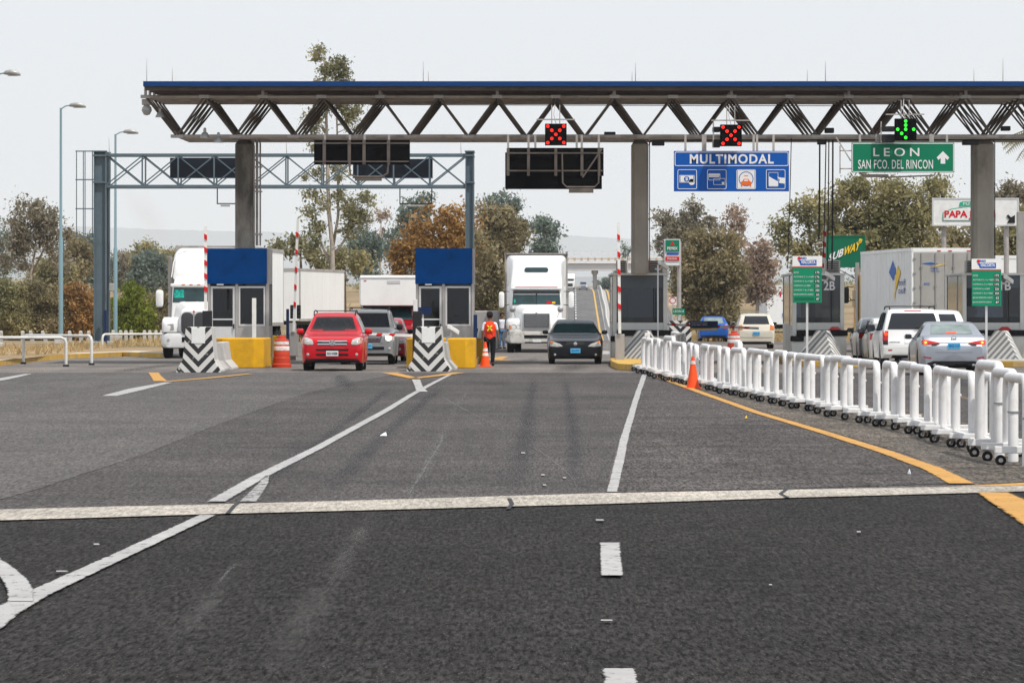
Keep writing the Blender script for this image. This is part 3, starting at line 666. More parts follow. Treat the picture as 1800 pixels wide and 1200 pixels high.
mb.bar((PX(1058, YS_), YS_ - .12, PZ(262, YS_)), (PX(1024, YS_), YS_ - .12, PZ(312, YS_)), .05)
mb.build('frame', 'steel_brown', t)
mb = MB(); mb.tube([(PX(988, YS_), YS_ - .12, PZ(270, YS_)), (PX(989, YS_), YS_ - .12, PZ(322, YS_)), (PX(996, YS_), YS_ - .12, PZ(329, YS_)), (PX(1045, YS_), YS_ - .12, PZ(329, YS_)), (PX(1052, YS_), YS_ - .12, PZ(322, YS_)), (PX(1053, YS_), YS_ - .12, PZ(270, YS_))], .03, 6)
mb.box(PX(1000, YS_), PX(1043, YS_), YS_ - .2, YS_ + .1, PZ(339, YS_), PZ(331, YS_)); mb.build('lamp_bracket', 'steel_brown', t)

def outline(mb, x0, z0, x1, z1, r, w_, y, d=.006):
    a = rrect((x0 + x1) / 2, (z0 + z1) / 2, x1 - x0, z1 - z0, r, y); b_ = rrect((x0 + x1) / 2, (z0 + z1) / 2, x1 - x0 - 2 * w_, z1 - z0 - 2 * w_, max(r - w_, .004), y)
    n = len(a); f = lambda P, dy: [(p[0], y - dy, p[2]) for p in P]
    mb.add(f(a, d) + f(b_, d), [(i, (i + 1) % n, (i + 1) % n + n, i + n) for i in range(n)]); return mb
Y = 162.9; px = lambda v: PX(v, Y); pz = lambda v: PZ(v, Y)
t = panel('lane_sign', 'blue overhead lane sign with a white title and four payment pictograms', 1184.5, 1387, 265.5, 336.5, Y, 'sign_blue', 'sign', .08, (1236, 1240, 1325, 1331, 1205, 1360))
fy_ = Y - .004
mb = MB(); mb.text('MULTIMODAL', px(1212.5), pz(288), px(1360), pz(271), fy_, bold=.028, sp=1.15); mb.build('lettering', 'letter_white', t)
mb = MB(); outline(mb, px(1186), pz(292), px(1386), pz(267), .06, .022, fy_)
for c in (1208, 1260, 1311.5, 1363.5): outline(mb, px(c - 17), pz(332.5), px(c + 17), pz(298), .05, .018, fy_)
mb.build('border', 'letter_white', t)
mb = MB()      # pictograms drawn as small plates
def sq(mb, a, b_, c, d, y=fy_): mb.box(px(a), px(c), y - .006, y - .001, pz(d), pz(b_))
sq(mb, 1196, 309, 1219, 320); sq(mb, 1246, 306, 1265, 309); sq(mb, 1246, 309.5, 1264, 311.5); mb.disc((px(1216), pz(320)), .10, fy_, 12)
outline(mb, px(1194), pz(321), px(1221), pz(308), .02, .012, fy_)
outline(mb, px(1254), pz(325), px(1275), pz(313.5), .03, .014, fy_); outline(mb, px(1245), pz(317), px(1266), pz(305), .03, .014, fy_); sq(mb, 1269, 320, 1273, 324)
sq(mb, 1296.5, 299.5, 1326.5, 331)
mb.prism([(px(1351.5), pz(310)), (px(1351.5), pz(327)), (px(1367.5), pz(327)), (px(1367.5), pz(319)), (px(1360), pz(315))], fy_ - .006, fy_ - .001)
outline(mb, px(1351), pz(328), px(1368), pz(303), .03, .012, fy_)
mb.prism([(px(1366), pz(311)), (px(1371), pz(312)), (px(1380), pz(313)), (px(1380), pz(323)), (px(1370), pz(322)), (px(1369), pz(319)), (px(1371), pz(317))], fy_ - .007, fy_ - .001)
mb.build('pictogram', 'letter_white', t)
mb = MB(); mb.disc((px(1207), pz(314.5)), .085, fy_ - .008, 16); mb.build('pictogram_detail', 'sign_blue', t); mb = MB()
mb.lathe([(.235, fy_ - .010), (.235, fy_ - .007), (.212, fy_ - .007), (.212, fy_ - .010), (.235, fy_ - .010)], (px(1311.5), 0, pz(314.5)), 24, 'y', False)
mb.build('pictogram_detail', 'sign_blue', t)
mb = MB(); c = 1311.5
mb.prism([(px(c + a), pz(b_)) for a, b_ in ((-9, 328), (-9, 320), (-6, 318), (-4, 314.5), (4, 314.5), (6, 318), (9, 320), (9, 328), (6.5, 328), (6.5, 325.5), (-6.5, 325.5), (-6.5, 328))], fy_ - .014, fy_ - .009)
sq(mb, c - 3.6, 308.4, c + 3.6, 309.6, fy_ - .006)
mb.build('pictogram_car', 'letter_orange', t)
mb = MB(); mb.text('$', px(1204.6), pz(318), px(1209.4), pz(311), fy_ - .010, bold=.02); sq(mb, 1308, 316, 1315, 318.4, fy_ - .0095); mb.build('pictogram_mark', 'letter_white', t)

t = panel('direction_sign', 'green overhead direction sign with white town names and an up arrow', 1497, 1677.5, 251, 303.5, Y, 'sign_green', 'sign', .08, (1541, 1546, 1636, 1640, 1512, 1665))
mb = MB(); mb.text('LEON', px(1535), pz(275), px(1616), pz(260), fy_, bold=.012, sp=1.5); mb.text('SAN FCO. DEL RINCON', px(1508.5), pz(297), px(1640), pz(281), fy_, bold=.008, sp=1.08)
mb.build('lettering', 'letter_white', t)
mb = MB(); a = 1657.5
mb.prism([(px(a + dx), pz(y_)) for dx, y_ in ((0, 266), (11, 277), (8, 281.5), (4, 278), (4, 288), (-4, 288), (-4, 278), (-8, 281.5), (-11, 277))], fy_ - .006, fy_ - .001)
outline(mb, px(1498), pz(302.5), px(1676.5), pz(252), .04, .02, fy_); mb.build('arrow', 'letter_white', t)
mb = MB(); mb.tube([(px(1512), Y - .1, pz(304)), (px(1518), Y - .35, pz(310)), (px(1562), Y - .35, pz(312)), (px(1640), Y - .35, pz(309)), (px(1644), Y - .1, pz(304))], .025, 6); mb.box(px(1516), px(1560), Y - .45, Y - .1, pz(312), pz(307))
mb.build('lamp_bracket', 'steel_brown', t)
mb = MB(); mb.box(px(1476), px(1478), Y + .1, Y + .14, pz(305), pz(256)).box(px(1476), px(1497), Y + .1, Y + .14, pz(266), pz(264)).box(px(1476), px(1497), Y + .1, Y + .14, pz(297.5), pz(295.5)).bar((px(1470), Y + .1, pz(241)), (px(1496), Y + .1, pz(283)), .04)
mb.build('side_frame', 'steel_grey', t)

def signal(px0, py0, col, dots, lb, w_=38):
    Y = 162.2; t = thing('lane_signal', lb, 'lane signal', (PX(px0, Y), Y, PZ(py0 + 38, Y)), 'lane signals on the canopy edge')
    X0, X1, Z0, Z1 = PX(px0, Y), PX(px0 + w_, Y), PZ(py0 + 38, Y), PZ(py0, Y)
    MB().box(X0, X1, Y, Y + .25, Z0, Z1).build('housing', 'sign_black', t, bevel=.015)
    mb, mo = MB(), MB()
    for i in range(5):
        for j in range(5):
            c = ((X0 + (X1 - X0) * (.13 + .185 * i)), Z1 - (Z1 - Z0) * (.12 + .19 * j))
            (mb if (i, j) in dots else mo).disc(c, .052, Y - .004, 12, th=.012)
    mb.build('lit_lamp', col, t)
    mb = MB(); mb.box(PX(px0 - 15, Y), PX(px0 + w_ + 15, Y), Y + .25, Y + .3, Z1 + .12, Z1 + .16); mb.box(X0 + .2, X0 + .23, Y + .2, Y + .24, Z1, Z1 + .6); mb.box(X1 - .23, X1 - .2, Y + .2, Y + .24, Z1, Z1 + .6)
    mb.tube([(X0 + .35, Y + .2, Z1), (X0 + .28, Y + .3, Z1 + .3), (X0 + .32, Y + .5, Z1 + .62)], .012, 5)
    mb.build('mount', 'steel_grey', t)
XD = {(0, 0), (4, 0), (1, 1), (3, 1), (2, 2), (1, 3), (3, 3), (0, 4), (4, 4)}
signal(958, 217.5, 'led_red', XD, 'square black lane signal with a red cross above the tall dark board')
signal(1266, 219, 'led_red', XD, 'square black lane signal with a red cross above the blue sign')
signal(1573, 208.5, 'led_green', {(2, 0), (2, 1), (2, 2), (0, 2), (4, 2), (1, 3), (2, 4)}, 'square black lane signal with a green arrow above the green sign')
# camera cluster behind two signals
for (a, b_, c, d, lb) in ((1253, 1266, 223, 259, 'black camera housing left of the red cross above the blue sign'), (1548, 1573, 222, 250, 'black camera housing left of the green arrow signal')):
    Y = 162.6; t = thing('camera_housing', lb, 'camera', (PX(a, Y), Y, PZ(d, Y)))
    MB().box(PX(a, Y), PX(b_, Y), Y, Y + .5, PZ(c + 9, Y), PZ(c, Y)).box(PX(a, Y), PX(b_, Y), Y, Y + .5, PZ(d, Y), PZ(d - 14, Y)).build('body', 'dark_plastic', t, bevel=.02)
    MB().box(PX(a, Y), PX(a, Y) + .04, Y, Y + .1, PZ(d, Y), PZ(c - 8, Y)).build('bracket', 'steel_grey', t)
# loose cables from the frame down to the booths
for (xa, ya, xb, yb, r_, lb) in ((1441, 245, 1441, 420, .03, 'thick black cable hanging to the second booth, leftmost of four'), (1452, 245, 1449, 452, .02, 'thin black cable, second from left of the four above the second booth'),
        (1457, 245, 1456, 474, .02, 'thin black cable, third from left of the four above the second booth'), (1464, 245, 1464, 474, .03, 'thick black cable, rightmost of four above the second booth'),
        (1391, 243, 1386, 470, .016, 'thin cable hanging at the right end of the blue sign')):
    Y = 165.2; o = MB().tube([(PX(xa, Y), Y, PZ(ya, Y)), (PX((xa + xb) / 2 + .6, Y), Y + .3, PZ((ya + yb) / 2, Y)), (PX(xb, Y), Y + .5, PZ(yb, Y))], r_, 6).build('cable', 'dark_plastic', smooth=True); tag(o, lb, 'cable', 'cables hanging from the canopy')

# ================================================================== BOOTHS
def frame_rect(mb, x0, z0, x1, z1, w_, y0, y1):
    mb.box(x0, x0 + w_, y0, y1, z0, z1).box(x1 - w_, x1, y0, y1, z0, z1).box(x0 + w_, x1 - w_, y0, y1, z1 - w_, z1).box(x0 + w_, x1 - w_, y0, y1, z0, z0 + w_)
def booth_left(pxa, pxb, lb):
    Y = 166.0; x0, x1 = PX(pxa, Y), PX(pxb, Y); W = x1 - x0; z0 = .2; z1 = PZ(437, Y); zp = PZ(499, Y); Y1 = Y + 2.2
    t = thing('toll_booth', lb, 'toll booth', ((x0 + x1) / 2, Y, 0), 'toll booths')
    zw = PZ(573, Y); zwt = PZ(503, Y); xm = x0 + W * .47
    mb = MB(); mb.box(x0, x1, Y + .06, Y1, z0, .24); mb.box(x0, x1, Y, Y1, zp, z1)                       # floor, upper box
    mb.box(xm, x1 - .0, Y + .03, Y + .1, .24, zw); mb.box(x0, x0 + .08, Y, Y + .12, .24, zp); mb.box(xm - .04, xm + .05, Y, Y + .12, .24, zp); mb.box(x1 - .1, x1, Y, Y + .12, .24, zp)
    mb.box(x0, x0 + .06, Y + .12, Y1, .24, zw).box(x0, x0 + .06, Y1 - .1, Y1, zw, zp)
    mb.box(x1 - .06, x1, Y + .12, Y1, .24, zw).box(x1 - .06, x1, Y1 - .1, Y1, zw, zp).box(x1 - .06, x1, Y + 1.0, Y + 1.1, zw, zp)
    mb.box(x0 + .06, x1 - .06, Y1 - .06, Y1, .24, zw).box(x0 + .06, x0 + .3, Y1 - .06, Y1, zw, zp).box(xm, xm + .1, Y1 - .06, Y1, zw, zp)
    mb.build('wall', 'steel_panel', t)
    MB().box(x0 - .02, x1 - .07, Y - .05, Y - .004, zp, z1 + .01).build('blue_panel', 'panel_blue', t, bevel=.006)
    d = MB(); dx0, dx1 = x0 + .09, xm - .05; frame_rect(d, dx0, .26, dx1, zwt, .075, Y + .02, Y + .09); d.box(dx0 + .075, dx1 - .075, Y + .025, Y + .085, PZ(562.5, Y), PZ(560, Y)); d.box(dx0 + .075, dx1 - .075, Y + .03, Y + .08, .33, PZ(574, Y))
    do = d.build('door', 'alu_frame', t, bevel=.006)
    MB().box(dx0 + .075, dx1 - .075, Y + .05, Y + .06, PZ(560, Y), zwt - .075).box(dx0 + .075, dx1 - .075, Y + .05, Y + .06, PZ(574, Y), PZ(562.5, Y)).build('pane', 'glass_booth', do)
    MB().box(dx1 - .06, dx1 - .02, Y - .04, Y + .02, 1.15, 1.3).build('handle', 'dark_plastic', do)
    d = MB(); wx0, wx1 = xm + .06, x1 - .12; frame_rect(d, wx0, zw, wx1, zwt, .06, Y + .01, Y + .09); wo_ = d.build('window', 'alu_frame', t, bevel=.006)
    MB().box(wx0 + .06, wx1 - .06, Y + .05, Y + .06, zw + .06, zwt - .06).build('pane', 'glass_booth', wo_)
    MB().box(x0 + .30, x0 + .52, Y - .12, Y - .0, zp - .04, zp + .0).build('door_closer', 'alu_frame', t)
    MB().box(x0 + .1, x1 - .15, Y + .5, Y + 1.3, .95, 1.0).box(x0 + .5, x0 + .9, Y + .7, Y + .8, 1.0, 1.35).box(xm + .3, xm + .5, Y + .6, Y + .9, 1.0, 1.6).build('desk', 'interior', t)
    # rear and side glazing
    MB().box(x0 + .3, xm, Y1 - .04, Y1 - .03, zw, zp).box(xm + .1, x1 - .06, Y1 - .04, Y1 - .03, zw, zp).box(x1 - .04, x1 - .03, Y + .12, Y + 1.0, zw, zp).box(x0 + .02, x0 + .03, Y + .12, Y1 - .1, zw, zp).build('side_glazing', 'glass_dark', t)
    return t
booth_left(365, 473, 'toll booth with a big plain blue panel, at the left column beside the parked truck')
booth_left(731, 834, 'toll booth with a big plain blue panel, behind the chevron block by the vested worker')
def booth_right(pxa, pxb, lb, Y=168.0, num=None, deep=6.4, acs=(0, 1)):
    x0, x1 = PX(pxa, Y), PX(pxb, Y); z1 = PZ(484, Y); zg0 = PZ(567, Y); zb = PZ(580, Y); Y1 = Y + deep
    t = thing('toll_booth', lb, 'toll booth', ((x0 + x1) / 2, Y, 0), 'toll booths'); p = .13
    mb = MB(); mb.box(x0, x0 + p, Y, Y + p, .2, z1).box(x1 - p, x1, Y, Y + p, .2, z1).box(x0 + p, x1 - p, Y + .03, Y + .12, zb, zg0)
    mb.box(x0, x0 + .1, Y1 - .1, Y1, .2, z1).box(x1 - .1, x1, Y1 - .1, Y1, .2, z1).box(x0 + .1, x1 - .1, Y1 - .1, Y1, .2, 1.5).box(x1 - .06, x1, Y + p, Y1 - .1, .2, 1.3).box(x0, x0 + .06, Y + 2.2, Y1 - .1, .2, 1.3)
    mb.box(x0, x0 + .06, Y + 2.2, Y + 2.4, 1.3, z1).box(x0, x0 + .06, Y + p, Y + 2.2, .2, 1.25).build('wall', 'booth_white', t, bevel=.01)
    MB().box(x0 - .05, x1 + .05, Y - .06, Y1 + .05, z1, z1 + .08).build('roof', 'booth_white', t, bevel=.015)
    MB().box(x0 + p, x1 - p, Y + .04, Y + .1, PZ(506, Y), z1).build('header', 'header_slate', t)
    wd = MB().box(x0 + p, x1 - p, Y + .06, Y + .075, zg0, PZ(506, Y)).build('front_window', 'glass_booth', t)
    MB().box(x0 + (x1 - x0) * .74, x0 + (x1 - x0) * .76, Y + .03, Y + .06, zg0, PZ(506, Y)).build('mullion', 'dark_plastic', wd)
    MB().box(x0 + .02, x0 + .035, Y + p, Y + 2.2, 1.25, z1).box(x0 + .02, x0 + .035, Y + 2.4, Y1 - .1, 1.3, z1).box(x1 - .035, x1 - .02, Y + p, Y1 - .1, 1.3, z1).build('side_glazing', 'glass_dark', t)
    MB().box(x0 + .1, x1 - .1, Y + .4, Y + 1.0, 1.1, 1.15).box(x0 + .7, x0 + 1.0, Y + .5, Y + .6, 1.15, 1.5).build('desk', 'interior', t)
    # protective plinth with its black rubber rail
    MB().box(x0 - .04, x1 + .06, Y - .22, Y - .01, .2, zb - .19).build('plinth', 'booth_white', t, bevel=.02)
    MB().box(x0 + .3, x1 + .1, Y - .28, Y - .01, zb - .185, zb).box(x0 - .07, x0 + .3, Y - .28, Y - .01, zb - .37, zb - .19).box(x0 + .3, x0 + .36, Y - .281, Y - .01, zb - .37, zb - .185).build('bumper_rail', 'rubber', t, bevel=.02)
    if num:
        mb = MB(); mb.text(num, PX(num_px[0], Y), PZ(510, Y), PX(num_px[1], Y), PZ(494, Y), Y + .03, bold=.02); mb.build('number', 'letter_white', t)
    for (a, s_) in [((x0 + .12, .34), (x1 - .62, .5))[q] for q in acs]:
        ac = MB().box(a, a + s_, Y + .2, Y + .7, z1 + .08, z1 + .5).build('cooling_unit', 'steel_panel', t, bevel=.02); g = MB()
        for k in range(6): g.box(a + .05, a + s_ - .05, Y + .185, Y + .198, z1 + .12 + k * .06, z1 + .15 + k * .06)
        g.build('grille', 'dark_plastic', ac)
    return t
mat('header_slate', (.10, .12, .14), .5, noise=.08)
booth_right(1077, 1173, 'grey glazed toll booth under the middle column, with no number')
num_px = (1448, 1468); booth_right(1393, 1484, 'glazed toll booth numbered 2B behind the striped prow', num='2B', acs=(1,))
num_px = (1759, 1777); booth_right(1692, 1800, 'glazed toll booth numbered 1B at the right column', num='1B', acs=(0,))
# rails bent over the canopy of the third booth and a pale electrical box by the second
# islands
def island(px, Yn, Y1, w_, m='kerb_yellow', name='traffic_island'):
    x = PX(px, 166); mb = MB(); P = [(x - w_, Yn + 1.2), (x - w_ * .7, Yn + .35), (x - w_ * .2, Yn), (x + w_ * .4, Yn), (x + w_ * .85, Yn + .35), (x + w_, Yn + 1.2), (x + w_, Y1), (x - w_, Y1)]
    mb.loft([[(a, b_, 0) for a, b_ in P], [(a, b_, .19) for a, b_ in P]]); mb2 = MB().flat([(x + (a - x) * .8, b_ + .2) for a, b_ in P], .196)
    mb2.build(name, 'concrete'); o = bpy.context.scene.objects[-1]; setting(o)
    return setting(mb.build(name, m, bevel=.02))
for q in ((418, 160, 176, 1.1), (783, 160, 176, 1.05), (1440, 157, 177, 1.15), (1748, 157, 177, 1.25)): island(*q)
# the middle island swings out to a yellow nose in front of the barriers
P = [GP(1076, 646), GP(1086, 650.5), GP(1110, 652), GP(1140, 651.5), (PX(1152, 158), 158), (PX(1178, 165), 165), (PX(1178, 176), 176), (PX(1073, 176), 176), (PX(1073, 160), 160)]
mb = MB().loft([[(a, b_, 0) for a, b_ in P], [(a, b_, .2) for a, b_ in P]]); setting(mb.build('traffic_island', 'kerb_yellow', bevel=.02))

# ------------------------------------------------------------------ crash blocks
def stripe_mat(name, mx_, period, a, b_, sharp=.5, sgn=1, yk=0.0):
    m, nt, b = _nt(name); N, L = nt.nodes, nt.links
    tc = N.new("ShaderNodeTexCoord"); sp = N.new("ShaderNodeSeparateXYZ"); L.new(tc.outputs['Object'], sp.inputs[0])
    ab = N.new("ShaderNodeMath"); ab.operation = 'ABSOLUTE'; L.new(sp.outputs[0], ab.inputs[0])
    q = N.new("ShaderNodeMath"); q.operation = 'MULTIPLY_ADD'; q.inputs[1].default_value = -sgn * mx_; L.new(ab.outputs[0], q.inputs[0]); L.new(sp.outputs[2], q.inputs[2])
    d = N.new("ShaderNodeMath"); d.operation = 'DIVIDE'; d.inputs[1].default_value = period; L.new(q.outputs[0], d.inputs[0])
    ad = N.new("ShaderNodeMath"); ad.operation = 'ADD'; ad.inputs[1].default_value = 20.1; L.new(d.outputs[0], ad.inputs[0])
    f = N.new("ShaderNodeMath"); f.operation = 'FRACT'; L.new(ad.outputs[0], f.inputs[0])
    g = N.new("ShaderNodeMath"); g.operation = 'GREATER_THAN'; g.inputs[1].default_value = sharp; L.new(f.outputs[0], g.inputs[0])
    n = N.new("ShaderNodeTexNoise"); n.inputs['Scale'].default_value = 5; n.inputs['Detail'].default_value = 9; n.inputs['Roughness'].default_value = .75; L.new(tc.outputs['Object'], n.inputs[0])
    r = N.new("ShaderNodeMapRange"); r.inputs[1].default_value = .58; r.inputs[2].default_value = .64; L.new(n.outputs[0], r.inputs[0])
    x = N.new("ShaderNodeMix"); x.data_type = 'RGBA'; x.inputs[6].default_value = (*a, 1); x.inputs[7].default_value = (*b_, 1); L.new(g.outputs[0], x.inputs[0])
    x2 = N.new("ShaderNodeMix"); x2.data_type = 'RGBA'; L.new(r.outputs[0], x2.inputs[0]); L.new(x.outputs[2], x2.inputs[6]); x2.inputs[7].default_value = (.55, .53, .49, 1)
    L.new(x2.outputs[2], b.inputs['Base Color']); b.inputs['Roughness'].default_value = .7
stripe_mat('chevron', 1.05, .36, (.62, .60, .57), (.016, .016, .018), .52)
stripe_mat('prow_stripe', 1.15, .155, (.62, .61, .58), (.20, .20, .20), .5, sgn=-1)
def crash_block(px, Y, lb):
    x = PX(px, Y); t = thing('crash_block', lb, 'crash block', (x, Y, 0), 'black and white chevron blocks')
    wt, wm, wb = .35, .44, .62
    def ring(y, k=1.0): return [(-wb * k, y, 0), (wb * k, y, 0), (wb * k, y, .07), (wm * k, y, .36), (wt * k, y, 1.28), (-wt * k, y, 1.28), (-wm * k, y, .36), (-wb * k, y, .07)]
    MB().loft([ring(0), ring(.14)]).build('striped_face', 'chevron', t, world=False, bevel=.015)
    MB().loft([ring(.15, 1.0), ring(1.6, 1.06)]).build('body', 'concrete_light', t, world=False, bevel=.02)
    MB().box(-.19, .19, -.012, -.002, .82, 1.25).build('patch', 'white_paint', t, world=False, bevel=.02)
    return t
crash_block(348.5, 143.2, 'chevron striped concrete block at the left booth, in front of the row of barrier segments')
crash_block(753, 145.8, 'chevron striped concrete block between the red car and the worker')
def jersey(x, y0, y1, lb, m='concrete'):
    mb = MB(); p = [(-.40, 0), (.40, 0), (.40, .08), (.20, .30), (.12, .82), (-.12, .82), (-.20, .30), (-.40, .08)]
    mb.loft([[(x + a, y0, b_) for a, b_ in p], [(x + a, y1, b_) for a, b_ in p]]); o = mb.build('concrete_barrier', m, bevel=.02); tag(o, lb, 'concrete barrier', 'concrete barrier segments'); return o
xj = PX(352, 145) + .24
jersey(xj, 144.9, 148.2, 'grey concrete barrier segment right behind the left chevron block'); jersey(xj + .08, 148.3, 151.4, 'grey concrete barrier segment between chevron block and yellow block at left, the farther one', 'concrete_light')
jersey(PX(777, 147), 147.5, 150.6, 'dirty rough concrete barrier segment behind the right chevron block')
def yellow(px0, px1, Y, h, d, lb):
    x0, x1 = PX(px0, Y), PX(px1, Y); c = .28
    P = [(x0 + c, Y), (x1 - c, Y), (x1, Y + c * 1.2), (x1, Y + d), (x0, Y + d), (x0, Y + c * 1.2)]; q = .03
    o = MB().loft([[(a, b_, 0) for a, b_ in P], [(a, b_, h) for a, b_ in P]]).build('crash_wall', 'yellow_paint', bevel=.03); tag(o, lb, 'crash wall', 'yellow concrete crash walls')
yellow(374, 463, 154.4, .90, 4.5, 'yellow concrete crash wall in front of the left booth'); yellow(714, 835, 153.5, .90, 4.5, 'yellow concrete crash wall in front of the booth by the worker')
yellow(474, 500, 178, .86, 1.2, 'small yellow concrete wall behind the red and white barrel')
yellow(835, 846, 172, .80, 1.2, 'small yellow concrete wall behind the navy post beside the worker')
def prow(px, lb, Y=164.4, s=1.0):
    x = PX(px, Y); t = thing('striped_prow', lb, 'crash prow', (x, Y, .19), 'grey striped concrete prows')
    # ridge end at the origin of the stripes (x = 0), sloping sides
    a = .90; A, B_, C, D, E = (-.28, 1.6, a), (-.92, 1.6, 0), (.06, -3.0, 0), (.62, 1.6, 0), (.02, 1.2, a)
    A2 = (-.06, .9, a)
    mb = MB(); mb.add([A, A2, E, (.16, 1.6, a), B_, C, D], [(0, 1, 2, 3), (4, 5, 1, 0), (5, 2, 1), (5, 6, 3, 2), (4, 0, 3, 6), (4, 6, 5)])
    mb.build('striped_block', 'prow_stripe', t, world=False); return t
prow(1137, 'grey and white striped concrete prow at the unnumbered glazed booth'); prow(1455, 'grey and white striped concrete prow at the booth numbered 2B'); prow(1772, 'grey and white striped concrete prow at the booth numbered 1B')
# ================================================================== CARS
def catmull(pts, n):
    """smooth curve through (y, z) points, sampled at the given y values"""
    ys_ = np.array([p[0] for p in pts]); zs = np.array([p[1] for p in pts]); y = np.asarray(n, float)
    h = np.diff(ys_); d = np.diff(zs) / h; m_ = np.zeros(len(ys_)); m_[0], m_[-1] = d[0], d[-1]
    for i in range(1, len(ys_) - 1):
        m_[i] = 0 if d[i - 1] * d[i] <= 0 else 2 * d[i - 1] * d[i] / (d[i - 1] + d[i])
    k = np.clip(np.searchsorted(ys_, y) - 1, 0, len(h) - 1); t = (y - ys_[k]) / h[k]; t = np.clip(t, 0, 1)
    return (2*t**3-3*t**2+1)*zs[k] + (t**3-2*t**2+t)*h[k]*m_[k] + (-2*t**3+3*t**2)*zs[k+1] + (t**3-t**2)*h[k]*m_[k+1]
class Car:
    """body lofted from cross-sections; details are laid onto it by projection"""
    def __init__(s, name, label, cat, L, W, top, belt, body, wheels, rw, zb=.20, tumble=.30, group=None, roofy=(1.2, 3.5), hwf=((0, .80), (.04, .90), (.14, .96), (.45, .99), (1.2, 1.0)), hwr=None, crown=.035, cut=None, wheelw=.21, archgap=.06, clad=None):
        s.t = thing(name, label, cat, (0, 0, 0), group); s.L, s.W = L, W; s.paint = body
        Y = sorted(set([round(v, 3) for v in list(np.arange(0, L, .08)) + [0, .015, .04, .08, .12, L - .12, L - .08, L - .04, L - .015, L]]))
        for c in wheels: Y += [c - rw - archgap, c + rw + archgap, c - rw * .85, c + rw * .85, c - rw * .6, c + rw * .6]
        Y = sorted(set([round(v, 3) for v in Y])); Y = [Y[0]] + [b_ for a, b_ in zip(Y, Y[1:]) if b_ - a > .004]
        hwr = hwr or hwf
        f = np.interp(Y, [p[0] for p in hwf], [p[1] for p in hwf]); r_ = np.interp([L - y for y in Y], [p[0] for p in hwr], [p[1] for p in hwr])
        hw = np.minimum(f, r_) * W / 2; tz = catmull(top, Y); bz = catmull(belt, Y)
        rings = []
        for i, y in enumerate(Y):
            arch = 0
            for c in wheels:
                q = (rw + archgap) ** 2 - (y - c) ** 2
                if q > 0: arch = max(arch, rw + math.sqrt(q))
            end = min(y, L - y); b0 = zb + max(0, .10 - end) * .9
            zl = max(b0, arch); w_ = hw[i]; B = min(bz[i], tz[i] - .004); B = max(B, zl + .03); Tz = max(tz[i], B + .004); g = Tz - B
            wr = w_ * .94 - max(0, g - .05) * tumble; wr = max(wr, w_ * .3); cab = min(1, g / .25); ze = Tz - crown * (.4 + .6 * cab)
            ze = max(ze, B + .002)
            P = [(0, b0), (w_ * .70, b0), (w_ * .70, zl), (w_ * .965, zl), (w_ * .985, zl + (B - zl) * .25), (w_, zl + (B - zl) * .55), (w_ * .985, zl + (B - zl) * .85), (w_ * .955, B - .006), (w_ * .935, B + .004 if g > .02 else B - .002)]
            P += [(w_ * .935 + (wr - w_ * .935) * u, B + (ze - B) * u) for u in (.3, .62, .92)]
            P += [(wr * .955, ze + (Tz - ze) * .45), (wr * .80, ze + (Tz - ze) * .78), (wr * .4, ze + (Tz - ze) * .96), (0, Tz)]
            if cut and g < .03: P = P
            ring = [(x, y, z) for x, z in P] + [(-x, y, z) for x, z in reversed(P[1:-1])]
            rings.append(ring)
        mb = MB().loft(rings, cap=False); n = len(rings[0])
        for k, (ring, yy) in enumerate(((rings[0], 0), (rings[-1], L))):
            o = len(mb.v); c = (0, yy, sum(p[2] for p in ring) / n); inner = [((p[0]) * .6, yy + (-.012 if k == 0 else .012), c[2] + (p[2] - c[2]) * .6) for p in ring]
            mb.add(list(ring) + inner + [(0, yy + (-.014 if k == 0 else .014), c[2])], [(i, (i + 1) % n, (i + 1) % n + n, i + n) for i in range(n)] + [(i + n, (i + 1) % n + n, 2 * n) for i in range(n)])
        for fi, f_ in enumerate(mb.f):       # underside and wheel wells are dark
            if all(mb.v[i][2] < zb + .13 and abs(mb.v[i][0]) < W * .36 for i in f_) or (clad and all(mb.v[i][2] < clad for i in f_)): mb.m[fi] = 1
            xs_ = [abs(mb.v[i][0]) for i in f_]; zs_ = [mb.v[i][2] for i in f_]
            if max(xs_) < W * .36 and max(zs_) < rw * 2 + archgap and not (0 in [round(x, 3) for x in xs_] and max(zs_) > .5) and min(mb.v[i][1] for i in f_) > .05 and max(mb.v[i][1] for i in f_) < L - .05: mb.m[fi] = 1
        s.v = [Vector(p) for p in mb.v]; s.f = mb.f
        tri = []
        for f_ in s.f:
            for k in range(1, len(f_) - 1): tri.append((f_[0], f_[k], f_[k + 1]))
        s.bvh = BVHTree.FromPolygons(s.v, tri); s.mb = mb; s.Y = Y; s.rings = rings
    def finish(s, holes=()):
        if holes:
            keep = []
            for i, f_ in enumerate(s.mb.f):
                c = sum((Vector(s.mb.v[k]) for k in f_), Vector()) / len(f_)
                if not any(h(c) for h in holes): keep.append(i)
            s.mb.f = [s.mb.f[i] for i in keep]; s.mb.m = [s.mb.m[i] for i in keep]
        return s.mb.build('body', [s.paint, 'dark_plastic'], s.t, smooth=True, auto=32)
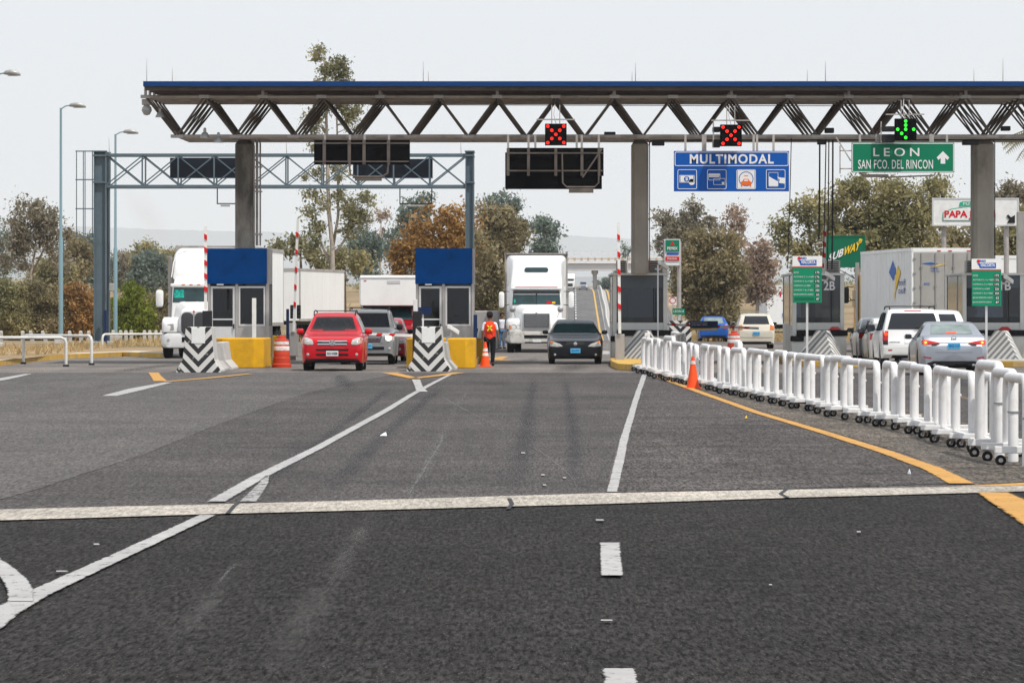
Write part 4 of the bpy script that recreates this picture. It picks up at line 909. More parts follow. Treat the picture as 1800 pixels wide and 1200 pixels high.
    def decal(s, name, m, poly, side='front', off=.006, res=.05, parent=None, mirror=False, y=None):
        """a plate following the body: outline given in the plane seen from that side"""
        for sgn in ((1, -1) if mirror else (1,)):
            P = [(p[0] * (sgn if side in ('front', 'rear', 'top') else 1), p[1]) for p in poly]
            bm = bmesh.new(); vs = [bm.verts.new((p[0], p[1], 0)) for p in P]
            try: bm.faces.new(vs)
            except Exception: continue
            bmesh.ops.triangulate(bm, faces=bm.faces)
            for ax in (0, 1):
                lo, hi = min(p[ax] for p in P), max(p[ax] for p in P); k = lo + res
                while k < hi - 1e-4:
                    g = list(bm.verts) + list(bm.edges) + list(bm.faces)
                    bmesh.ops.bisect_plane(bm, geom=g, plane_co=(k, 0, 0) if ax == 0 else (0, k, 0), plane_no=(1, 0, 0) if ax == 0 else (0, 1, 0)); k += res
            hit = {}
            for v in bm.verts:
                a, b_ = v.co.x, v.co.y
                if side == 'front': o, d = Vector((a, -3, b_)), Vector((0, 1, 0))
                elif side == 'rear': o, d = Vector((a, s.L + 3, b_)), Vector((0, -1, 0))
                elif side == 'right': o, d = Vector((4 , a, b_)), Vector((-1, 0, 0))
                elif side == 'left': o, d = Vector((-4, a, b_)), Vector((1, 0, 0))
                else: o, d = Vector((a, b_, 5)), Vector((0, 0, -1))
                h, nrm, _, _ = s.bvh.ray_cast(o, d)
                if h is None: continue
                if nrm.dot(d) > 0: nrm = -nrm
                hit[v.index] = (v, h + (nrm * .4 - d * .6).normalized() * off)
            bm.verts.index_update()
            hit = {}
            for v in bm.verts:
                a, b_ = v.co.x, v.co.y
                o, d = {'front': (Vector((a, -3, b_)), Vector((0, 1, 0))), 'rear': (Vector((a, s.L + 3, b_)), Vector((0, -1, 0))), 'right': (Vector((4, a, b_)), Vector((-1, 0, 0))), 'left': (Vector((-4, a, b_)), Vector((1, 0, 0))), 'top': (Vector((a, b_, 5)), Vector((0, 0, -1)))}[side]
                h, nrm, _, _ = s.bvh.ray_cast(o, d)
                if h is None: continue
                if nrm.dot(d) > 0: nrm = -nrm
                hit[v.index] = h + (nrm * .5 - d * .5).normalized() * off
            idx = {k: i for i, k in enumerate(hit)}; mb = MB()
            fs = [tuple(idx[v.index] for v in f_.verts) for f_ in bm.faces if all(v.index in idx for v in f_.verts)]
            if fs:
                mb.add([tuple(p) for p in hit.values()], fs); o = mb.build(name, m, parent or s.t, smooth=True, auto=60)
            bm.free()
    def on(s, x, z, side='front', off=.0):
        o, d = {'front': (Vector((x, -3, z)), Vector((0, 1, 0))), 'rear': (Vector((x, s.L + 3, z)), Vector((0, -1, 0)))}[side]
        h = s.bvh.ray_cast(o, d)[0]; return (h.y - off * d.y) if h else (0 if side == 'front' else s.L)
    def wheels(s, ys_, r_, w_=.21, track=None, rim='metal'):
        tr = track or s.W / 2 - .045
        for y in ys_:
            for sg in (1, -1):
                x0, x1 = sg * (tr - w_), sg * tr
                prof = [(r_ * .60, x1), (r_ * .93, x1 - sg * .008), (r_ * .985, x1 - sg * .03), (r_, x1 - sg * .06), (r_, x0 + sg * .06), (r_ * .98, x0 + sg * .02), (r_ * .6, x0)]
                t = MB().lathe(prof, (0, y, r_), 24, 'x').build('wheel', 'rubber', s.t, smooth=True, auto=50)
                mb = MB().lathe([(r_ * .64, x1 - sg * .03), (r_ * .63, x1 + sg * .004), (r_ * .55, x1 - sg * .03)], (0, y, r_), 20, 'x')
                for k in range(5):
                    a = 2 * math.pi * k / 5; mb.bar((x1 - sg * .02, y, r_), (x1 - sg * .018, y + math.cos(a) * r_ * .58, r_ + math.sin(a) * r_ * .58), .05, .03, up=(1, 0, 0))
                mb.build('rim', rim, t, smooth=True)
    def mirrors(s, y, z, col, w_=.22, h_=.15, out=.02):
        for sg in (1, -1):
            h = s.bvh.ray_cast(Vector((sg * 3, y, z - .06)), Vector((-sg, 0, 0)))[0]; x = abs(h.x) if h else s.W / 2
            rg = [[(sg * (x + out + .03 + a[0] + w_ / 2), yy, a[2]) for a in rrect(0, z, w_ * k, h_ * k, .06, 0)] for yy, k in ((y - .07, .55), (y - .045, .9), (y, 1), (y + .09, 1.0), (y + .10, .9))]
            mb = MB().loft(rg); o = mb.build('mirror', col, s.t, smooth=True)
            MB().box(sg * (x + out + .05), sg * (x + out + .01 + w_), y + .101, y + .106, z - h_ * .4, z + h_ * .4).build('mirror_glass', 'glass_dark', o)
            MB().bar((sg * (x - .03), y + .02, z - .05), (sg * (x + out + .08), y + .03, z - .04), .05, .03).build('mirror_arm', 'dark_plastic', o)
    def plate(s, side, z, txt, m='plate', w_=.34, h_=.16, tm='letter_blue', x=0.0):
        y = s.on(x, z, side, .02); d = -1 if side == 'front' else 1
        o = MB().box(x - w_ / 2, x + w_ / 2, y, y + d * .015, z - h_ / 2, z + h_ / 2).build('number_plate', m, s.t, bevel=.004)
        if txt:
            mb = MB(); mb.text(txt, x - w_ * .42, z - h_ * .25, x + w_ * .42, z + h_ * .25, 0, depth=.004, bold=.02)
            mb.v = [((p[0], y + d * .016 + p[1], p[2]) if side == 'front' else (2 * x - p[0], y + .016 - p[1], p[2])) for p in mb.v]
            mb.build('plate_lettering', tm, o)
    def rear_mirror_text(s, mb): mb.v = [(-p[0], p[1], p[2]) for p in mb.v]; return mb
def disc_on(car, name, m, x, z, r_, side='front', off=.012, parent=None, mirror=True, ring=None):
    for sg in ((1, -1) if mirror else (1,)):
        y = car.on(sg * x, z, side, off); d = -1 if side == 'front' else 1
        MB().lathe([(r_, y - d * .02), (r_ * .95, y + d * .004), (r_ * .5, y + d * .014), (.004, y + d * .016)], (sg * x, 0, z), 14, 'y').build(name, m, parent or car.t, smooth=True)

# ---------------------------------------------------------------- red compact SUV coming towards us
c = Car('suv', 'glossy red compact suv with a silver barred grille coming out of the toll lane', 'suv', 4.55, 1.82,
        [(0, .84), (.05, .90), (.25, .985), (.6, 1.04), (1.12, 1.10), (1.3, 1.17), (1.95, 1.60), (2.2, 1.665), (2.8, 1.69), (3.7, 1.66), (4.15, 1.60), (4.45, 1.15), (4.55, .95)],
        [(0, .80), (.3, .93), (1.0, 1.0), (1.4, 1.02), (3.0, 1.06), (4.2, 1.12), (4.4, 1.05), (4.55, .9)], 'paint_red', (.86, 3.46), .355, zb=.24, tumble=.45)
wsf = [(-.66, 1.13), (.66, 1.13), (.705, 1.165), (.53, 1.555), (.46, 1.58), (-.46, 1.58), (-.53, 1.555), (-.705, 1.165)]
c.decal('windshield', 'glass_clear', wsf, 'front', .008)
for side in ('right', 'left'):
    c.decal('side_window', 'glass_dark', [(1.55, 1.10), (1.95, 1.43), (2.25, 1.545), (2.42, 1.555), (2.42, 1.09)], side)
    c.decal('side_window', 'glass_dark', [(2.50, 1.09), (2.50, 1.555), (3.3, 1.55), (3.42, 1.13)], side); c.decal('side_window', 'glass_dark', [(3.5, 1.14), (3.42, 1.53), (3.95, 1.48), (4.1, 1.17)], side)
c.decal('rear_window', 'glass_dark', [(-.6, 1.16), (.6, 1.16), (.52, 1.52), (-.52, 1.52)], 'rear')
def in_ws(p): return 1.18 < p.z < 1.56 and 1.1 < p.y < 2.05 and abs(p.x) < .655 - (p.z - 1.15) * .42
c.finish([in_ws])
c.decal('headlight', 'lamp_glass', [(.535, .79), (.58, .90), (.72, .955), (.815, .965), (.86, .93), (.845, .80), (.70, .755), (.56, .76)], 'front', .012, mirror=True)
c.decal('indicator', 'lamp_amber', [(.80, .80), (.81, .93), (.845, .92), (.84, .81)], 'front', .018, mirror=True)
c.decal('grille', 'black', [(-.44, .80), (-.40, .885), (.40, .885), (.44, .80), (.40, .745), (-.40, .745)], 'front', .006)
for z in (.775, .855): c.decal('grille_bar', 'chrome', [(-.425, z - .016), (-.42, z + .018), (.42, z + .018), (.425, z - .016)], 'front', .02)
c.decal('lower_intake', 'black', [(-.46, .585), (-.47, .635), (.47, .635), (.46, .585)], 'front', .008); c.decal('lower_intake', 'black', [(-.46, .445), (-.47, .50), (.47, .50), (.46, .445)], 'front', .008)
c.decal('lower_bumper', 'dark_plastic', [(-.80, .25), (-.74, .36), (.74, .36), (.80, .25)], 'front', .008)
disc_on(c, 'fog_lamp', 'lamp_glass', .70, .475, .045)
y = c.on(0, .815, 'front', .03)
mb = MB().lathe([(.085, y + .02), (.085, y), (.066, y)], (0, 0, .818), 20, 'y').lathe([(.030, y + .02), (.030, y - .004), (.02, y - .004)], (0, 0, .83), 14, 'y').box(-.012, .012, y, y + .02, .76, .85).box(-.06, .06, y, y + .02, .825, .843)
mb.build('emblem', 'chrome', c.t, smooth=True)
c.plate('front', .505, '502-WEM', tm='trousers', w_=.35, h_=.15)
c.wheels((.86, 3.46), .355, .225, rim='metal'); c.mirrors(1.62, 1.13, 'paint_red', .22, .17)
for sg in (1, -1): MB().tube([(sg * .60, 1.95, 1.60), (sg * .60, 2.1, 1.715), (sg * .60, 3.0, 1.745), (sg * .59, 3.9, 1.70), (sg * .58, 4.0, 1.63)], .018, 6).build('roof_rail', 'dark_plastic', c.t, smooth=True)
MB().tube([(-.6, 2.4, 1.73), (.6, 2.4, 1.73)], .014, 6).build('cross_bar', 'dark_plastic', c.t)
mb = MB().box(-.68, .68, 1.5, 4.2, .5, .62).box(-.66, .66, 1.22, 1.6, .95, 1.13); mb.build('dashboard', 'interior', c.t, bevel=.04)
for sg in (1, -1):
    MB().hexa([(sg * .36 - .22, 2.35, .6), (sg * .36 + .22, 2.35, .6), (sg * .36 + .22, 2.5, .6), (sg * .36 - .22, 2.5, .6)], [(sg * .36 - .20, 2.5, 1.28), (sg * .36 + .20, 2.5, 1.28), (sg * .36 + .20, 2.62, 1.28), (sg * .36 - .20, 2.62, 1.28)]).box(sg * .36 - .12, sg * .36 + .12, 2.52, 2.6, 1.30, 1.46).build('seat', 'seat_fabric', c.t, bevel=.04)
MB().box(-.62, .62, 3.2, 3.4, .7, 1.25).build('rear_bench', 'seat_fabric', c.t, bevel=.05)
mb = MB(); mb.tube([(.36 + .18 * math.cos(a), 1.74 + .05 * math.sin(a), 1.10 + .17 * math.sin(a)) for a in [k * math.pi / 10 for k in range(21)]], .014, 6); mb.build('steering_wheel', 'black', c.t, smooth=True)
MB().box(-.12, .12, 1.86, 1.89, 1.46, 1.52).build('cabin_mirror', 'black', c.t, bevel=.01)
RED = place(c.t, PX(584, 147.1), 147.1)

# ---------------------------------------------------------------- generic helpers for the others
def side_glass(c, L1, m='glass_dark'):
    for side in ('right', 'left'):
        for P in L1: c.decal('side_window', m, P, side)
# grey full size SUV behind it
c = Car('suv', 'silver grey suv with one lit headlight behind the red suv', 'suv', 4.8, 1.86,
        [(0, .93), (.06, 1.0), (.3, 1.04), (1.1, 1.12), (1.35, 1.20), (2.0, 1.70), (2.3, 1.765), (3.2, 1.78), (4.4, 1.74), (4.7, 1.25), (4.8, 1.0)],
        [(0, .88), (.3, .98), (1.3, 1.06), (4.4, 1.12), (4.8, .95)], 'paint_grey', (.92, 3.75), .38, zb=.28, tumble=.36, clad=.42)
c.decal('windshield', 'glass_dark', [(-.70, 1.20), (.70, 1.20), (.60, 1.65), (-.60, 1.65)], 'front'); c.finish()
c.decal('grille', 'black', [(-.42, .72), (-.50, .98), (.50, .98), (.42, .72)], 'front', .006)
for z in (.76, .82, .88, .94): c.decal('grille_bar', 'chrome', [(-.44, z - .01), (-.45, z + .012), (.45, z + .012), (.44, z - .01)], 'front', .018)
c.decal('grille_surround', 'paint_grey', [(.42, .70), (.52, .70), (.60, .98), (.50, .98)], 'front', .02, mirror=True)
c.decal('headlight', 'lamp_glass', [(.58, .74), (.62, .98), (.86, .98), (.87, .77)], 'front', .010, mirror=True)
y = c.on(.70, .86, 'front', .03); MB().lathe([(.10, y + .01), (.09, y - .006), (.02, y - .012)], (.69, 0, .87), 16, 'y').build('lit_headlight', 'headlight_on', c.t, smooth=True)
c.decal('lower_intake', 'black', [(-.55, .48), (-.55, .58), (.55, .58), (.55, .48)], 'front', .008); disc_on(c, 'fog_lamp', 'lamp_glass', .72, .52, .05)
c.plate('front', .60, 'GTK-214', 'plate_blue', x=-.0)
side_glass(c, [[(1.65, 1.14), (2.1, 1.60), (2.6, 1.66), (2.6, 1.13)], [(2.68, 1.13), (2.68, 1.66), (3.5, 1.65), (3.5, 1.13)], [(3.6, 1.14), (3.6, 1.64), (4.3, 1.60), (4.4, 1.16)]])
c.wheels((.92, 3.75), .38, .24); c.mirrors(1.72, 1.20, 'black', .20, .19)
for sg in (1, -1): MB().tube([(sg * .62, 2.15, 1.74), (sg * .62, 2.3, 1.82), (sg * .62, 4.1, 1.83), (sg * .62, 4.25, 1.77)], .02, 6).build('roof_rail', 'dark_plastic', c.t, smooth=True)
for y in (2.7, 3.7): MB().bar((-.62, y, 1.83), (.62, y, 1.83), .05, .03).build('cross_bar', 'dark_plastic', c.t)
place(c.t, PX(645, 164), 164)
# red hatchback behind that
c = Car('hatchback', 'red hatchback half hidden behind the silver grey suv', 'car', 4.0, 1.70,
        [(0, .70), (.1, .78), (.9, .98), (1.1, 1.02), (1.9, 1.42), (2.4, 1.49), (3.4, 1.44), (3.8, 1.05), (4.0, .8)], [(0, .66), (.4, .80), (1.2, .93), (3.6, 1.0), (4.0, .75)], 'paint_red_b', (.8, 3.3), .31, zb=.18, tumble=.34)
c.decal('windshield', 'glass_pale', [(-.62, 1.03), (.62, 1.03), (.50, 1.38), (-.50, 1.38)], 'front'); c.finish()
c.decal('headlight', 'lamp_glass', [(.50, .60), (.56, .76), (.76, .78), (.78, .62)], 'front', .012, mirror=True); c.decal('grille', 'black', [(-.35, .60), (-.35, .66), (.35, .66), (.35, .60)], 'front'); c.decal('lower_intake', 'black', [(-.5, .32), (-.5, .46), (.5, .46), (.5, .32)], 'front')
disc_on(c, 'fog_lamp', 'lamp_glass', .62, .42, .045); side_glass(c, [[(1.4, 1.0), (2.0, 1.36), (2.5, 1.40), (2.5, 1.0)], [(2.6, 1.0), (2.6, 1.40), (3.3, 1.34), (3.4, 1.03)]]); c.wheels((.8, 3.3), .31, .19); c.mirrors(1.5, 1.02, 'black')
place(c.t, PX(671, 174.5), 174.5)

# ---------------------------------------------------------------- black sedan
c = Car('sedan', 'black sedan with a blue plate in front of the big white truck', 'car', 4.65, 1.80,
        [(0, .66), (.05, .72), (.3, .80), (1.0, .90), (1.25, .945), (2.05, 1.38), (2.5, 1.455), (3.0, 1.42), (3.9, 1.08), (4.4, 1.03), (4.6, .95), (4.65, .8)],
        [(0, .62), (.4, .75), (1.2, .88), (1.6, .93), (3.6, .99), (4.5, .95), (4.65, .75)], 'paint_black', (.88, 3.6), .325, zb=.17, tumble=.60)
c.decal('windshield', 'glass_teal', [(-.70, .945), (.70, .945), (.735, .965), (.545, 1.36), (.48, 1.385), (-.48, 1.385), (-.545, 1.36), (-.735, .965)], 'front', .006); c.finish()
c.decal('headlight', 'lamp_glass', [(.40, .58), (.50, .66), (.76, .745), (.80, .735), (.82, .58), (.6, .565)], 'front', .012, mirror=True)
c.decal('indicator', 'lamp_amber', [(.70, .675), (.71, .735), (.795, .755), (.80, .69)], 'front', .018, mirror=True)
c.decal('grille', 'black', [(-.34, .63), (-.26, .72), (.26, .72), (.34, .63), (.28, .55), (-.28, .55)], 'front', .008)
c.decal('lower_intake', 'black', [(-.52, .24), (-.52, .34), (.52, .34), (.52, .24)], 'front', .008); disc_on(c, 'fog_lamp', 'lamp_glass', .66, .31, .04)
y = c.on(0, .65, 'front', .02); MB().lathe([(.06, y + .02), (.06, y - .004), (.02, y - .006)], (0, 0, .66), 14, 'y').build('emblem', 'chrome', c.t, smooth=True)
c.plate('front', .44, 'GRH-8737', 'plate_blue', .32, .15); side_glass(c, [[(1.5, .99), (2.1, 1.31), (2.6, 1.35), (2.6, .99)], [(2.7, .99), (2.7, 1.35), (3.2, 1.28), (3.5, 1.02)]])
MB().tube([(.0, 2.3, 1.43), (.0, 2.42, 1.72)], .006, 5).build('aerial', 'dark_plastic', c.t)
c.wheels((.88, 3.6), .325, .2); c.mirrors(1.65, 1.03, 'paint_black', .19, .13)
place(c.t, PX(1011.5, 165.5), 165.5)

# ---------------------------------------------------------------- cars seen from behind (built facing -Y, then turned round)
def turn(c, px, Y, dr=0.0): return place(c.t, PX(px, Y), Y + c.L, 0, math.pi + dr)
c = Car('sedan', 'silver sedan with lit brake lights and a blue plate, last in the right hand queue', 'car', 4.85, 1.84,
        [(0, .62), (.1, .72), (1.1, .95), (1.4, 1.02), (2.3, 1.40), (2.8, 1.445), (3.3, 1.40), (4.15, 1.085), (4.5, 1.09), (4.68, 1.07), (4.74, .98), (4.85, .80)],
        [(0, .6), (.6, .8), (1.4, .93), (3.6, 1.0), (4.4, 1.0), (4.75, .90), (4.85, .76)], 'paint_silver', (.95, 3.78), .345, zb=.20, tumble=.56, hwr=((0, .84), (.06, .93), (.2, .975), (.5, 1.0), (1.2, 1.0)))
c.decal('rear_window', 'glass_pale', [(-.57, 1.11), (.57, 1.11), (.52, 1.355), (.46, 1.37), (-.46, 1.37), (-.52, 1.355)], 'rear', .006); c.finish()
c.decal('tail_light', 'lamp_red', [(.38, .86), (.40, .88), (.80, .96), (.86, .92), (.84, .83), (.50, .825)], 'rear', .012, mirror=True)
c.decal('tail_light_lens', 'black', [(.36, .855), (.60, .845), (.60, .80), (.50, .80)], 'rear', .014, mirror=True)
for sg in (1, -1):
    y = c.on(sg * .76, .885, 'rear', .01); MB().lathe([(.070, y - .01), (.066, y + .022), (.05, y + .03)], (sg * .76, 0, .885), 18, 'y').build('brake_light', 'brake_on', c.t, smooth=True)
    y = c.on(sg * .76, .885, 'rear', .04); MB().lathe([(.032, y - .01), (.030, y + .012), (.01, y + .014)], (sg * .76, 0, .885), 14, 'y').build('brake_light_core', 'brake_core', c.t, smooth=True)
c.decal('high_brake_light', 'brake_on', [(-.14, 1.125), (-.13, 1.155), (.13, 1.155), (.14, 1.125)], 'rear', .02)
c.decal('boot_line', 'black', [(-.50, .868), (-.50, .878), (.50, .878), (.50, .868)], 'rear', .006)
c.decal('boot_lower_line', 'dark_plastic', [(-.52, .635), (-.46, .622), (.46, .622), (.52, .635), (.46, .615), (-.46, .615)], 'rear', .006)
c.decal('reflector', 'lamp_red', [(.62, .455), (.60, .485), (.80, .51), (.82, .48)], 'rear', .012, mirror=True)
c.decal('diffuser', 'dark_plastic', [(-.78, .22), (-.70, .34), (-.55, .39), (.55, .39), (.70, .34), (.78, .22)], 'rear', .010)
disc_on(c, 'exhaust', 'metal', .52, .28, .045, 'rear')
y = c.on(0, .98, 'rear', .01); MB().lathe([(.075, y), (.075, y + .014), (.058, y + .014), (.058, y), (.075, y)], (0, 0, .985), 20, 'y', False).bar((-.06, y + .012, 1.0), (0, y + .012, .975), .015).bar((.06, y + .012, 1.0), (0, y + .012, .975), .015).build('emblem', 'chrome', c.t, smooth=True)
c.plate('rear', .795, 'GNZ-1161', 'plate_blue', .34, .16)
side_glass(c, [[(1.7, .99), (2.3, 1.32), (2.8, 1.37), (2.8, .99)], [(2.9, .99), (2.9, 1.365), (3.4, 1.30), (3.8, 1.04)]]); c.wheels((.95, 3.78), .345, .22); c.mirrors(1.75, 1.03, 'paint_silver', .2, .14)
turn(c, 1677, 137)

c = Car('suv', 'white suv with dark rear glass and roof rails ahead of the silver sedan', 'suv', 4.85, 1.89,
        [(0, .95), (.1, 1.0), (1.2, 1.13), (1.4, 1.2), (2.0, 1.70), (2.4, 1.77), (4.0, 1.79), (4.5, 1.76), (4.66, 1.60), (4.76, 1.20), (4.80, .95), (4.85, .80)],
        [(0, .9), (.5, 1.0), (1.4, 1.08), (4.4, 1.14), (4.75, 1.10), (4.85, .76)], 'paint_white', (.95, 3.85), .39, zb=.34, tumble=.26, hwr=((0, .92), (.05, .965), (.15, .985), (.5, 1.0), (1.2, 1.0)))
c.decal('rear_window', 'glass_dark', [(-.75, 1.19), (.75, 1.19), (.63, 1.64), (.58, 1.66), (-.58, 1.66), (-.63, 1.64)], 'rear', .010); c.finish()
c.decal('tail_light', 'lamp_red', [(.74, .86), (.73, 1.14), (.88, 1.14), (.90, .86)], 'rear', .014, mirror=True)
for sg in (1, -1):
    y = c.on(sg * .80, 1.04, 'rear', .02); MB().lathe([(.055, y - .01), (.05, y + .015), (.02, y + .02)], (sg * .80, 0, 1.05), 14, 'y').build('brake_light', 'brake_on', c.t, smooth=True)
c.decal('tail_light_trim', 'dark_plastic', [(.74, .74), (.74, .86), (.89, .86), (.88, .74)], 'rear', .010, mirror=True)
c.decal('high_brake_light', 'lamp_red', [(-.26, 1.715), (-.24, 1.735), (.24, 1.735), (.26, 1.715)], 'rear', .012)
c.decal('bumper', 'booth_white', [(-.86, .46), (-.88, .66), (.88, .66), (.86, .46)], 'rear', .03); c.decal('reflector', 'lamp_red', [(.62, .56), (.62, .60), (.74, .60), (.74, .56)], 'rear', .035, mirror=True)
mb = MB(); mb.text('CHEVROLET', -.17, .80, .17, .835, 0, depth=.006, bold=.01); y = c.on(.5, .81, 'rear', .006); mb.v = [(-p[0] + .55, y - p[1], p[2]) for p in mb.v]; mb.build('lettering', 'trousers', c.t)
c.decal('plate_recess', 'white_paint', [(-.26, .78), (-.26, 1.02), (.26, 1.02), (.26, .78)], 'rear', .012)
MB().bar((-.05, 4.80, 1.22), (-.45, 4.80, 1.24), .02).build('wiper', 'black', c.t)
side_glass(c, [[(1.6, 1.15), (2.1, 1.62), (2.7, 1.68), (2.7, 1.14)], [(2.8, 1.14), (2.8, 1.68), (3.6, 1.68), (3.6, 1.15)], [(3.7, 1.15), (3.7, 1.68), (4.3, 1.66), (4.45, 1.18)]])
for sg in (1, -1): MB().tube([(sg * .66, 2.15, 1.74), (sg * .66, 2.3, 1.84), (sg * .66, 4.2, 1.86), (sg * .66, 4.4, 1.77)], .02, 6).build('roof_rail', 'dark_plastic', c.t, smooth=True)
for y in (2.6, 4.1): MB().bar((-.66, y, 1.86), (.66, y, 1.86), .05, .03).build('cross_bar', 'dark_plastic', c.t)
c.wheels((.95, 3.85), .39, .25); c.mirrors(1.7, 1.22, 'black', .24, .2); turn(c, 1605.5, 150)

def small_car(lb, paintn, px, Y, H_=1.47, W=1.72, L=4.1, wide=False, dr=0, cat='car', glass='glass_dark', name='hatchback', light='lamp_red', plate=None):
    k = H_ / 1.47
    c = Car(name, lb, cat, L, W, [(0, .70 * k), (.1, .76 * k), (1.0, .98 * k), (1.2, 1.03 * k), (2.0, 1.41 * k), (2.5, 1.47 * k), (L - .75, 1.44 * k), (L - .35, 1.30 * k), (L - .12, 1.0 * k), (L, .75 * k)],
            [(0, .66 * k), (.5, .82 * k), (1.3, .94 * k), (L - .5, 1.0 * k), (L - .1, .95 * k), (L, .70 * k)], paintn, (.8, L - .75), .315, zb=.2, tumble=.33, hwr=((0, .88), (.06, .95), (.2, .985), (.6, 1.0)))
    c.decal('rear_window', glass, [(-.60, 1.02 * k), (.60, 1.02 * k), (.50, 1.36 * k), (-.50, 1.36 * k)], 'rear'); c.finish()
    c.decal('tail_light', light, [(W * .36, .78 * k), (W * .37, 1.0 * k), (W * .46, .97 * k), (W * .475, .78 * k)], 'rear', .014, mirror=True)
    c.decal('bumper_line', 'dark_plastic', [(-W * .42, .50), (-W * .42, .515), (W * .42, .515), (W * .42, .50)], 'rear'); c.decal('lower_bumper', 'dark_plastic', [(-W * .40, .24), (-W * .38, .33), (W * .38, .33), (W * .40, .24)], 'rear')
    side_glass(c, [[(1.5, 1.0 * k), (2.1, 1.35 * k), (2.6, 1.39 * k), (2.6, 1.0 * k)], [(2.7, 1.0 * k), (2.7, 1.39 * k), (L - .8, 1.34 * k), (L - .65, 1.04 * k)]])
    if plate: c.plate('rear', .70, plate, 'plate_blue', .32, .15)
    c.wheels((.8, L - .75), .315, .19); c.mirrors(1.6, 1.04 * k, 'black' if paintn != 'paint_cream' else 'paint_cream'); turn(c, px, Y, dr); return c
small_car('white hatchback partly hidden behind the left side of the white suv', 'paint_white', 1574, 165, 1.5)
small_car('grey hatchback, the leftmost car of the right hand queue, mostly hidden', 'paint_grey', 1552, 174, 1.5, name='hatchback')
small_car('white people carrier whose roof shows between the white suv and the booth numbered 1B', 'paint_white', 1651, 157.5, 1.76, 1.80, 4.5, name='people_carrier')
# cream retro wagon
c = small_car('cream rounded wagon with a blue plate driving away beside the booth numbered 2B', 'paint_cream', 1329.5, 232, 1.60, 1.72, 4.25, name='wagon', plate='GUA-52', light='lamp_amber')
mb = MB(); mb.bar((-.55, 2.2, 1.66), (-.55, 3.6, 1.66), .03).bar((.55, 2.2, 1.66), (.55, 3.6, 1.66), .03).bar((-.6, 2.3, 1.67), (.6, 2.3, 1.67), .03).bar((-.6, 3.5, 1.67), (.6, 3.5, 1.67), .03); mb.build('roof_rack', 'steel_grey', c.t, world=False)
for sg in (1, -1): disc_on(c, 'bumper_lamp', 'lamp_red', .5, .42, .05, 'rear', mirror=False) if sg > 0 else None
# blue sedan further on
c = Car('sedan', 'bright blue small sedan seen from behind under the lane barrier board', 'car', 4.2, 1.68,
        [(0, .65), (.1, .75), (1.1, .95), (1.3, 1.0), (2.1, 1.36), (2.6, 1.42), (3.1, 1.36), (3.75, 1.0), (4.05, 1.02), (4.15, .92), (4.2, .78)], [(0, .6), (.5, .78), (1.3, .9), (3.6, .96), (4.1, .9), (4.2, .72)], 'paint_blue', (.8, 3.35), .30, zb=.2, tumble=.5)
c.decal('rear_window', 'glass_pale', [(-.56, 1.02), (.56, 1.02), (.48, 1.32), (-.48, 1.32)], 'rear'); c.finish(); c.decal('tail_light', 'lamp_red', [(.52, .72), (.52, .92), (.78, .94), (.80, .74)], 'rear', .014, mirror=True)
c.decal('lower_bumper', 'black', [(-.7, .22), (-.7, .36), (.7, .36), (.7, .22)], 'rear'); c.plate('rear', .80, '', 'plate', .3, .14); c.wheels((.8, 3.35), .30, .19); c.mirrors(1.55, 1.0, 'black'); turn(c, 1255, 283)
# far silver car on the hill
c = Car('pickup', 'tiny silver pickup on the far highway below the overpass', 'car', 4.6, 1.8, [(0, .8), (.1, .9), (1.2, 1.05), (1.4, 1.12), (2.0, 1.60), (2.6, 1.68), (3.4, 1.6), (4.2, 1.1), (4.6, .9)], [(0, .7), (1.2, 1.0), (4.6, .85)], 'paint_silver', (.9, 3.7), .36, zb=.25)
c.decal('windshield', 'glass_dark', [(-.65, 1.15), (.65, 1.15), (.55, 1.58), (-.55, 1.58)], 'front'); c.finish(); c.decal('grille', 'black', [(-.5, .6), (-.5, .78), (.5, .78), (.5, .6)], 'front'); c.wheels((.9, 3.7), .36, .24)
place(c.t, PX(1025.5, 1035), 1035, H(1035) + .05)
# ================================================================== TRUCKS AND TRAILERS (front at y = 0 facing -Y, centred on x = 0)
mat('grille_mesh', (.06, .06, .065), .6, noise=.4, scale=40); mat('sticker', (.02, .38, .30), .5, noise=.8, scale=22)
mat('bumper_worn', (.60, .58, .54), .5, noise=.08, scale=4, dirt=(.12, .10, .08), dirt_amt=.8, dirt_scale=3.2)
def lrings(spec, n=4):
    """spec: (y, cx, z0, z1, width, corner radius[, top width factor])"""
    out = []
    for q in spec:
        y, cx, z0, z1, w_, r_ = q[:6]; ring = rrect(cx, (z0 + z1) / 2, w_, z1 - z0, r_, y, n)
        if len(q) > 6: ring = [(cx + (p[0] - cx) * (1 + (q[6] - 1) * (p[2] - z0) / (z1 - z0)), p[1], p[2]) for p in ring]
        out.append(ring)
    return out
def tyre(par, x, y, r_, w_, sg=1, dual=False):
    for k in range(2 if dual else 1):
        a = x - sg * k * (w_ + .05); prof = [(r_ * .55, a), (r_ * .92, a), (r_, a - sg * .04), (r_, a - sg * (w_ - .04)), (r_ * .92, a - sg * w_), (r_ * .55, a - sg * w_)]
        t = MB().lathe(prof, (0, y, r_), 24, 'x').build('wheel', 'rubber', par, smooth=True)
        if k == 0: MB().lathe([(r_ * .56, a - sg * .02), (r_ * .50, a + sg * .01), (r_ * .22, a + sg * .03), (r_ * .2, a + sg * .08), (.02, a + sg * .09)], (0, y, r_), 18, 'x').build('rim', 'metal', t, smooth=True)
